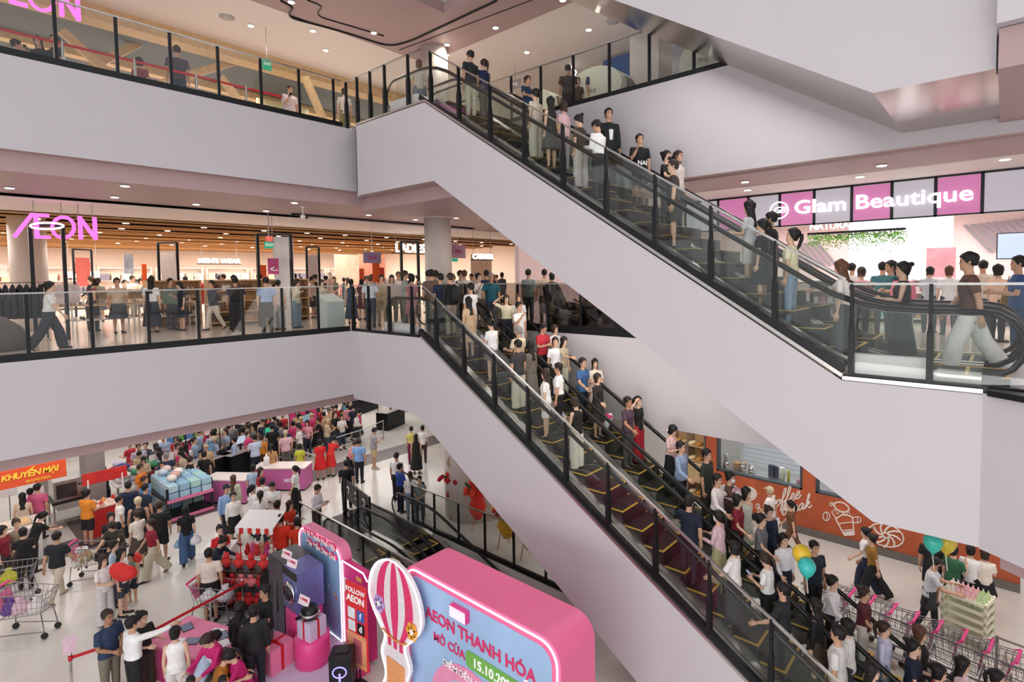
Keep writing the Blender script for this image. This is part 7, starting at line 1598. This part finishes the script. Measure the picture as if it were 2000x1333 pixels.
# bouquet carried by the girl in black
P = who('beside a bouquet'); d = (P-CAM).dot(CG); q = CAM+ray(1185, 825)*d; e = empty('bouquet', q); tag(e, 'pink and white bouquet in clear wrap carried on the escalator', 'bouquet')
b = MB(); b.loft([[V((r*math.cos(t*.628), r*math.sin(t*.628), z)) for t in range(10)] for r, z in ((.03, -.2), (.05, -.1), (.15, .12))]); b.build('wrapping', C('#e9e2e6'), e, True)
for k in range(7): b = MB(); b.ball((.09*math.cos(k), .09*math.sin(k), .13+.02*(k % 2)), .06, .06, .05, 8, 5); b.build('flower_head', C(['#d8407a', '#f0e6ea', '#c83a6a'][k % 3]), e, True)
P = who('dark green t-shirt'); q = CAM+ray(1425, 962)*((P-CAM).dot(CG)-.3); e = empty('bouquet', q); tag(e, 'round white flower bouquet carried on the escalator beside the white dress shirt', 'bouquet')
b = MB(); b.loft([[V((r*math.cos(t*.628), r*math.sin(t*.628), z)) for t in range(10)] for r, z in ((.03, -.4), (.06, -.25), (.2, -.05))]); b.build('wrapping', C('#e6e0e4'), e, True)
for k in range(16): a = k*2.4; rd = .05*math.sqrt(k); b = MB(); b.ball((rd*math.cos(a), rd*math.sin(a), .1-rd*rd*2), .06, .06, .05, 8, 5); b.build('flower_head', C(['#f0eaec', '#e9d8de', '#d8a8b8'][k % 3]), e, True)
# ================================================================ BEAUTY SHOP, LEVEL TWO
e = empty('shop_sign', (-7.8, YG, 8.81)); e.scale = (1, 1, .842); tag(e, 'pink and white chequered lightbox sign with white letters above the beauty shop', 'shop sign')
xs = [-7.8, -6.6, -6.05, -5.02, -4.43, -3.76, -2.98, -2.2, -1.33, -.36, 1.2, 2.6]
PKG = mat('pink_light_panel', '#dd85b8', emit=.75); WHG = mat('white_light_panel', '#d8cfda', emit=.62)
pxs = [1340, 1404, 1463, 1524, 1591, 1664, 1742, 1827, 1918, 2010]
xs = [ony(p, 420, YG).x for p in pxs]; xs += [xs[-1]+.85*(i_+1) for i_ in range(5)]
for k in range(len(xs)-1):
    b = MB(); b.box(xs[k]+.02, xs[k+1]-.02, -.04, 0, .03, .95); b.v = [(p[0]+7.8, p[1], p[2]) for p in b.v]; b.build('light_panel', PKG if k % 2 else WHG, e)
for x in xs: b = MB(); b.box(x-.03+7.8, x+.03+7.8, -.06, .02, 0, .98); b.build('mullion', BLACK, e)
for z in (0, .96): b = MB(); b.box(xs[0]+7.8, xs[-1]+7.8, -.06, .02, z, z+.035); b.build('frame_rail', BLACK, e)
wtx = mat('sign_white_glow', '#ffffff', emit=2.4)
text('Glam Beautique', .53, face_y((ony(1558, 405, YG).x+ony(1895, 400, YG).x)/2+7.8, -.1, .5), wtx, e, bold=.012, ext=.03, spacing=1.0); 
b = MB(); c0 = V((ony(1524, 411, YG).x+7.8, -.1, .48)); b.tube([c0+V((.21*math.cos(t*.314), 0, .24*math.sin(t*.314))) for t in range(20)], .018, 6, True); b.build('logo_ring', wtx, e); text('GB', .26, face_y(c0.x, -.1, c0.z), wtx, e, ext=.02, shear=.3, spacing=.8)
# interior
SCR = mat('led_wall_white', '#fff8ff', emit=1.5)
e = empty('led_wall', (-2.5, 20, L2+1.1)); tag(e, 'huge glowing white LED wall inside the beauty shop', 'screen'); b = MB(); b.box(-1.3, 1.36, 0, .1, -1.0, 2.0); b.build('housing', WHITE, e); b = MB(); b.box(-1.28, 1.34, -.02, 0, -.9, 1.95); b.build('display', SCR, e)
e = empty('planter_sign', (-3.25, 18, 8.6)); tag(e, 'hanging planter of green leaves under white NATURAL lettering', 'planter')
b = MB(); b.box(-1.25, 1.2, -.1, .1, .2, .26); b.build('tray', BLACK, e); text('NATURAL  BEAUTY', .26, face_y(-.05, -.12, .42), wtx, e, bold=.02, ext=.02)
for x in (-1, 1): b = MB(); b.tube([(x, 0, .26), (x, 0, 1.04)], .01, 5); b.build('hanger_rod', STEEL, e)
LF = MB()
rr = random.Random(3)
for k in range(900):
    x = rr.uniform(-1.25, 1.2); z = .2-abs(rr.gauss(0, .16)); p = V((x, rr.uniform(-.12, .12), z)); a = rr.uniform(0, 6.28); t = V((math.cos(a), .3*math.sin(a), -.6)).normalized()*.05; n = t.cross(V((rr.uniform(-1, 1), 1, 0))).normalized()*.022
    LF.add([p, p+t*.5+n, p+t, p+t*.5-n], [(0, 1, 2, 3)])
o = LF.build('foliage', mat('fresh_leaf', '#6fa84a', .5, vary=.35, scale=9), e); o['kind'] = 'stuff'
STR = mat('grey_stripe_paint', '#9a929c', .6)
for side, (p0, p1, n) in enumerate((((1880, 440), (2010, 425), 9), ((1535, 480), (1600, 470), 6))):
    e = empty('wall_stripes', (0, 24.9, 0)); tag(e, ['grey diagonal stripes painted on shop wall at right', 'grey diagonal stripes painted on shop wall left of planter'][side], 'wall stripes')
    for k in range(n):
        t = k/n; a = ony(p0[0]+(p1[0]-p0[0])*t, p0[1]+(p1[1]-p0[1])*t, 24.9); b = MB(); b.prism([(a.x, 0, a.z), (a.x+.14, 0, a.z), (a.x+.9, 0, a.z-1.0), (a.x+.76, 0, a.z-1.0)], (0, .02, 0)); b.build('stripe', STR, e)
for k, (px_, y_, c) in enumerate(((1840, 19, '#e8c4cc'), (1905, 19.5, '#ece6ea'), (1980, 19, '#e4b8c4'), (1630, 20, '#f0d4d4'), (1700, 19, '#f2eef0'))):
    x = ony(px_, 560, y_).x; ee, zs = gondola('white cosmetics shelf in the beauty shop, '+['beside the pink totem', 'right of the totem', 'at right edge', 'left of the LED wall', 'before the LED wall'][k], (x, y_, L2), 0, 1.3, 1.25, 4, .4, WHITE)
    for zi, z in enumerate(zs[:-1]):
        for j in range(6): inst('cosmetic_box', _PM.setdefault(('cbox',), MB().box(-.07, .07, -.06, .06, 0, .17).mesh('cosmetic_box', C('#eeaabb'))), (x-.52+.21*j, y_-.08, L2+z), 0, C(R_.choice(['#e58aa8', '#f2e6ea', '#d8b48a', '#8fb8c8', '#c83a5a'])), 'cosmetics box on the %s beauty shelf unit, %s shelf up, %s along' % (ORD[k], ORD[zi], ORD[j]), 'cosmetics', 'cosmetics on the shelves')
e = empty('totem', (ony(1838, 500, 18.6).x, 18.6, L2)); tag(e, 'pink advertising totem beside the LED wall', 'totem'); b = MB(); b.box(-.32, .32, -.06, .06, 0, 2.1); b.build('board', mat('totem_pink', '#e6a9b4', .5, vary=.12, scale=4), e); b = MB(); b.box(-.28, .28, -.065, -.06, .6, 1.3); b.build('white_print', C('#f2eaec'), e)
e = empty('wall_screen', (ony(1985, 460, 22).x, 22, 8.4)); tag(e, 'blue wall screen at the right edge of the beauty shop', 'screen'); b = MB(); b.box(-.45, .6, 0, .06, -.4, .4); b.build('bezel', DARK, e); b = MB(); b.box(-.42, .57, -.01, 0, -.37, .37); b.build('display', mat('blue_screen', '#b9c8ee', emit=1.1), e); b = MB(); b.box(-.05, .05, .06, 3.0, -.05, .05); b.build('wall_bracket', DARK, e)
for k, px_ in enumerate((1455, 1507, 1675, 1720)):
    pass
for k, (px_, py_) in enumerate(((1455, 355), (1460, 371), (1722, 323), (1679, 345), (1963, 311))):
    p = onz(px_, py_, 9.67 if py_ < 330 or k == 0 else 9.655); lampat(p, ['downlight above the upper escalator, left of the sign', 'second downlight above the upper escalator', 'downlight above the letter B of the sign', 'downlight in white soffit above the lightbox', 'downlight at right edge above the lightbox'][k], 'gallery downlights', 1.1, 40)
# massage chairs behind smoked glass
def massage_chair(label, x, y, rz):
    e = empty('massage_chair', (x, y, L2), rz); tag(e, label, 'massage chair'); M = mat('black_leather', '#1d1c1d', .35)
    def lf(name, rings, m): b = MB(); b.loft([[V((w_*math.cos(t*.5236)*1.0, yy+d*math.sin(t*.5236), z)) for t in range(12)] for w_, d, yy, z in rings]); b.build(name, m, e, True)
    lf('base', ((.4, .6, 0, 0), (.42, .65, 0, .2), (.38, .55, 0, .35)), M); lf('seat', ((.3, .4, .05, .3), (.3, .38, .05, .5)), mat('dark_leather', '#2c2a2a', .4)); lf('backrest', ((.34, .18, -.3, .35), (.36, .2, -.5, .8), (.3, .16, -.68, 1.15), (.12, .08, -.72, 1.25)), M)
    for s in (-1, 1): b = MB(); b.loft([[V((s*.42+.1*math.cos(t*.785), yy, z+.16*math.sin(t*.785))) for t in range(8)] for yy, z in ((-.5, .55), (-.1, .55), (.4, .45), (.6, .3))]); b.build('arm_shell', M, e, True)
    lf('footrest', ((.28, .14, .7, .1), (.28, .16, .72, .35), (.2, .1, .7, .42)), M)
    for s in (-1, 1): b = MB(); b.beam((s*.53, -.3, .78), (s*.53, .3, .62), .02, .06); b.build('gold_trim', mat('bronze_trim', '#a98a5c', .3, .6), e)
for k, (x, y) in enumerate(((-9.4, 12.3), (-8.1, 12.4), (-6.9, 12.5), (-5.8, 12.7))): massage_chair('black massage chair behind the smoked glass, %s from the escalator' % ('first', 'second', 'third', 'fourth')[k], x, y, -1.9)
# ================================================================ LEVEL THREE GALLERY AND STORE
OVAL = mat('ivory_lacquer', '#d9dccb', .3, vary=.02)
def oval_counter(label, px_, py_, y_, rx, rz_, rev=0):
    c = ony(px_, py_, y_); e = empty('jewellery_counter', (c.x, y_, L3)); tag(e, label, 'counter')
    b = MB(); b.loft([[V((rx*math.cos(t*.2618), s*.35, 1.0+rz_*math.sin(t*.2618))) for t in range(24)] for s in (-1, 1)]); b.build('oval_shell', OVAL, e, False)
    b = MB(); b.loft([[V((rx*.8*math.cos(t*.2618)+.35, s*.3+.25, .9+rz_*.8*math.sin(t*.2618))) for t in range(24)] for s in (-1, 1)]); b.build('inner_shell', mat('taupe_lacquer', '#6d6561', .35), e)
    b = MB(); b.box(-rx*.6, rx*.6, -.25, .25, 0, .25); b.build('plinth', DARK, e); text('PNJ', .16, face_y(0, -.36, .95), C('#a89c86'), e, ext=.004)
oval_counter('large ivory oval jewellery counter left of the square column', 1170, 160, 13.2, .95, .6); oval_counter('ivory oval jewellery counter under the escalator casing', 1385, 115, 13.2, .62, .5); oval_counter('smaller ivory oval counter behind the blue t-shirt', 1062, 175, 13.4, .6, .55)
e = empty('jewellery_wall', (-9.2, 16.2, L3)); tag(e, 'deep blue shop wall with white neon script', 'shop wall'); b = MB(); b.box(-1.4, 2.6, 0, .15, 0, 3.2); b.build('panel', mat('deep_blue_paint', '#2f5ea0', .5, vary=.05), e)
b = MB(); c0 = ony(1122, 130, 16.1)-V((-9.2, 16.2, L3)); b.tube([c0+V((.12*math.sin(t*1.3), -.05, .42-.11*t)) for t in range(9)], .025, 6); b.build('neon_script', LAMPW, e)
for k, (px_, lab) in enumerate(((1262, 'tall white-framed mirror panel left of the square column'), (1308, 'tall white-framed glowing panel right of the square column'))):
    c = ony(px_, 130, 14.9); e = empty('light_frame', (c.x, 14.9, L3)); tag(e, lab, 'light panel'); b = MB(); b.prism([(x, 0, z) for x, z in rrect(-.35, .55, .1, 2.5, .15)][::-1], (0, .06, 0)); b.build('panel', mat('crystal_panel', '#c9ccd4', .15, .4), e); b = MB(); b.tube([(x, -.02, z) for x, z in rrect(-.35, .55, .1, 2.5, .15)], .02, 6, True); b.build('light_tube', LAMPW, e)
for px_, py_, w_ in ((1005, 165, .5), (1318, 62, .5)):
    c = ony(px_, py_, 14.6); e = empty('brand_plate', c); tag(e, 'grey jeweller name plate '+('left of the blue t-shirt' if px_ < 1100 else 'above the glowing panel'), 'sign'); b = MB(); b.box(-w_/2, w_/2, 0, .05, -.14, .14); b.build('plate', mat('plate_grey', '#8d8791', .4), e); text('PNJ', .17, face_y(0, -.01, 0), WT, e, ext=.004); b = MB(); b.tube([(0, .03, .14), (0, .03, 15.1-c.z)], .012, 5); b.build('hanger_rod', STEEL, e)
for k, (px_, py_) in enumerate(((1099, 0), (1029, 102), (1150, 58), (968, 54), (873, 87), (872, 107), (730, 64), (569, 4), (490, 50), (636, 98), (611, 60), (440, 32))):
    z = 15.09 if px_ in (1099, 968, 873, 872, 730, 569) else 15.13
    lampat(onz(px_, py_, z), 'downlight in the third floor ceiling, '+['at the top edge right of centre', 'above the blue t-shirt man', 'near the round vent', 'in the mauve band right of centre', 'above the round column', 'beside the round column', 'inside the curved black line', 'beside the S-shaped black line', 'in the white ceiling above the rail', 'just above the third floor rail', 'between the rail and mauve band', 'near the oval detector'][k], 'third floor downlights', 1.1, 90)
for k, (px_, py_) in enumerate(((1197, 41), (443, 33))):
    b = MB(); b.lathe((0, 0, 0), [(.2, 0), (.2, -.02), (.16, -.03), (.16, -.04), (.1, -.04)], 24); o = b.build('air_diffuser', mat('diffuser_grey', '#b9b3b4', .5), None, True); o.location = onz(px_, py_, 15.14); tag(o, ['round grey air diffuser above the gallery', 'round grey air diffuser above the third floor rail'][k], 'diffuser')
# timber trusses and red belt barrier on level three
for k, (p, q, dx) in enumerate((((120, 60), (220, 150), -19.5), ((180, 130), (330, 55), -20.5), ((310, 165), (510, 105), -19.5), ((430, 150), (470, 200), -19), ((595, 150), (632, 235), -17))):
    a, c = onx(*p, dx), onx(*q, dx)
    if a.z > c.z: a, c = c, a
    if k != 5: a = a+(a-c)*((a.z-L3)/(c.z-a.z))
    if k == 5: a.z = c.z = 14.7
    b = MB(); b.beam(a-a, c-a, .14, .22); o = b.build('timber_brace', WOODL); o.location = a; tag(o, 'pale timber brace behind the third floor glass, '+['first from left', 'second from left', 'third from left', 'fourth from left', 'rightmost by the corner', 'uppermost'][k], 'timber brace')
e = empty('belt_barrier', (-15.6, 1.2, L3)); tag(e, 'red belt barrier on steel posts along the third floor walk', 'barrier')
ys = [1.2, 2.6, 3.9, 5.2, 6.4, 7.4]
for y in ys: b = MB(); b.tube([(0, y-1.2, 0), (0, y-1.2, 1.05)], .03, 8); b.build('post', STEEL, e)
b = MB(); b.beam((0, -2.4, 1.0), (0, 6.2, 1.0), .01, .06); b.build('belt', TAPE, e)
YW = mat('lemon_wall', '#e9dcae', .6, vary=.03)
for k, (px0, px1, X, m, lab) in enumerate(((20, 60, -24, YW, 'lemon lit wall panel at far left of third floor'), (500, 600, -22, YW, 'lemon lit wall panel behind the pink-shirt man'), (180, 320, -26, mat('pastel_mural', '#d0a8a8', .6, vary=.5, scale=2.2), 'pastel mural wall behind third floor glass'), (330, 440, -27, mat('pastel_mural', '#d8bcb8', .6), 'pastel mural wall right of the first'))):
    a, c = onx(px0, 130, X), onx(px1, 130, X); b = MB(); b.box(-.1, 0, 0, c.y-a.y, 0, 2.9); o = b.build('wall_panel', m); o.location = (X, a.y, L3); tag(o, lab, 'wall panel')
e = empty('shop_lettering', (-18.5, 10.6, 13.0)); tag(e, 'big white glowing shop letters behind the third floor corner', 'sign'); text('LLASA', .6, face_x(0, 0, 0), LAMPW, e, bold=.02, ext=.04)
for y in (-.9, .9): b = MB(); b.tube([(0, y, -.3), (0, y, -1.16)], .02, 6); b.build('stand', DARK, e)
hang_sign('green exit sign on a long rod on the third floor', -16.6, (514, 117, 530, 134), GRN, [('EXIT', .1, .5, WT)], ztop=15.1)
# shirt prints
for lab, txt, sz, dz in (('white letters on the back', 'HAI PI', .09, 1.15), ('with white lettering raising', 'NAI', .13, 1.0)):
    p = next(p for p in PEOPLE if lab in p['label']); back = -1 if 'back' in lab else 1
    M = Matrix.Translation(p['P']) @ Matrix.Rotation(p['ang'], 4, 'Z') @ Matrix.Translation((0, back*.142*p['s'], dz*p['s'])) @ (Matrix.Rotation(math.pi, 4, 'Z') if back > 0 else Matrix()) @ Matrix.Rotation(math.pi/2, 4, 'X')
    p['print'] = (txt, sz, M)
make_people()
bpy.context.view_layer.update()
PHB = MB(); PHB.mi(0).box(-.037, .037, -.075, .075, 0, .009); PHB.mi(1).box(-.033, .033, -.07, .07, .009, .0095)
PHM = PHB.mesh('smartphone', [BLACK, mat('phone_screen', '#b9c4e0', emit=.5)])
bk = MB(); bk.loft([[V((x*w, y0+y*d, z)) for x, y in ((-1, -.6), (-.6, -1), (.6, -1), (1, -.6), (1, .6), (.6, 1), (-.6, 1), (-1, .6))] for w, d, y0, z in ((.12, .05, -.2, .92), (.15, .08, -.215, .98), (.15, .085, -.215, 1.2), (.11, .06, -.2, 1.34))])
for s in (-1, 1): bk.tube([(s*.09, -.15, 1.32), (s*.1, -.02, 1.395), (s*.1, .125, 1.28), (s*.11, .1, 1.08), (s*.12, -.12, 1.0)], [(.02, .006)]*5, 6)
BKM = bk.mesh('backpack', C('#1b1b1d'), True)
mk = MB(); mk.loft([[V((x*.05*w, .068+.04*(1-abs(x))*1.0+(.008 if w > .7 else 0), z)) for x in (-1, -.5, 0, .5, 1)]+[V((x*.045*w, .05+.03*(1-abs(x)), z)) for x in (1, .5, 0, -.5, -1)] for w, z in ((.7, .015), (1.05, .045), (1.15, .075), (.9, .098))])
MKM = mk.mesh('face_mask', C('#e8e8ec'), True)
bw_ = MB(); bw_.loft([[V((x*sx, y*.05, z)) for x, y in ((-1, -1), (1, -1), (1, 1), (-1, 1))] for sx, z in ((.12, 0), (.13, .1), (.11, .18))]); bw_.tube([(-.1, 0, .17), (-.02, .02, .5), (.02, .02, .5), (.1, 0, .17)], .008, 5)
SBM = bw_.mesh('shoulder_bag', C('#3a2a22'))
for p in PEOPLE:
    o = p['obj']; s = skel(p['pose'], p['fem']); lab = p['label']; sh = ' '.join(lab.split()[:9]).rstrip(',')
    if p['pose'] in ('phone', 'phone1') and not p['group']:
        S, E, Wr, sd = s.arm['R']; d = (Wr-E).normalized(); L = Wr+d*.1+V((-.01, .0, .03))
        if p['pose'] == 'phone': L.x = (L.x+s.arm['L'][2].x)/2
        n = link('smartphone', PHM); n.matrix_world = o.matrix_world @ Matrix.Translation(L) @ Matrix.Rotation(.7, 4, 'X'); tag(n, 'smartphone held by '+sh, 'phone', 'phones in hands')
    if 'backpack' in lab: n = link('backpack', BKM); n.matrix_world = o.matrix_world; tag(n, 'black backpack worn by '+sh, 'backpack')
    if 'shoulder bag' in lab or 'handbag' in lab or 'mustard bag' in lab:
        n = link('shoulder_bag', SBM); n.matrix_world = o.matrix_world @ Matrix.Translation((.24, .05, .86)) @ Matrix.Rotation(1.5, 4, 'Z'); slot(n, 0, C('#8a6a4a' if 'brown' in lab else '#b08a3a' if 'mustard' in lab else '#d9cfc0' if 'pale' in lab else '#262424')); tag(n, 'bag on the arm of '+sh, 'bag')
    if 'asked' in lab:
        n = link('face_mask', MKM, o); n.matrix_local = s.Mh; slot(n, 0, C('#1d1d20' if 'black' in lab else '#e6e8ee'))
    if 'bakery worker' in lab:
        b = MB(); tor(s, b, [(.60, .20, .14, .02), (.75, .19, .135, .02), (.95, .178, .134, 0), (1.0, .165, .125, 0)]); b.build('apron', C('#3a3d42'), o, True)
    if 'rubber gloves' in lab:
        for k in 'RL': S, E, Wr, sd = s.arm[k]; b = MB(); b.tube([E.lerp(Wr, .4), Wr, Wr+(Wr-E).normalized()*.12], [.04, .036, .03], 8); b.build('rubber_glove', C('#2a55b0'), o, True)
    if 'magenta jacket' in lab or 'black suit' in lab:
        b = MB(); tor(s, b, [(1.0, .035, .01, .135), (1.2, .05, .01, .139), (1.32, .03, .008, .1)], 8); b.build('shirt_front', C('#f0eef0'), o)
    if p.get('print'):
        t_, sz, M = p['print']; text(t_, sz, o.matrix_world.inverted() @ M, WT, o, 'shirt_print', bold=.02, ext=.004)
flush_text()
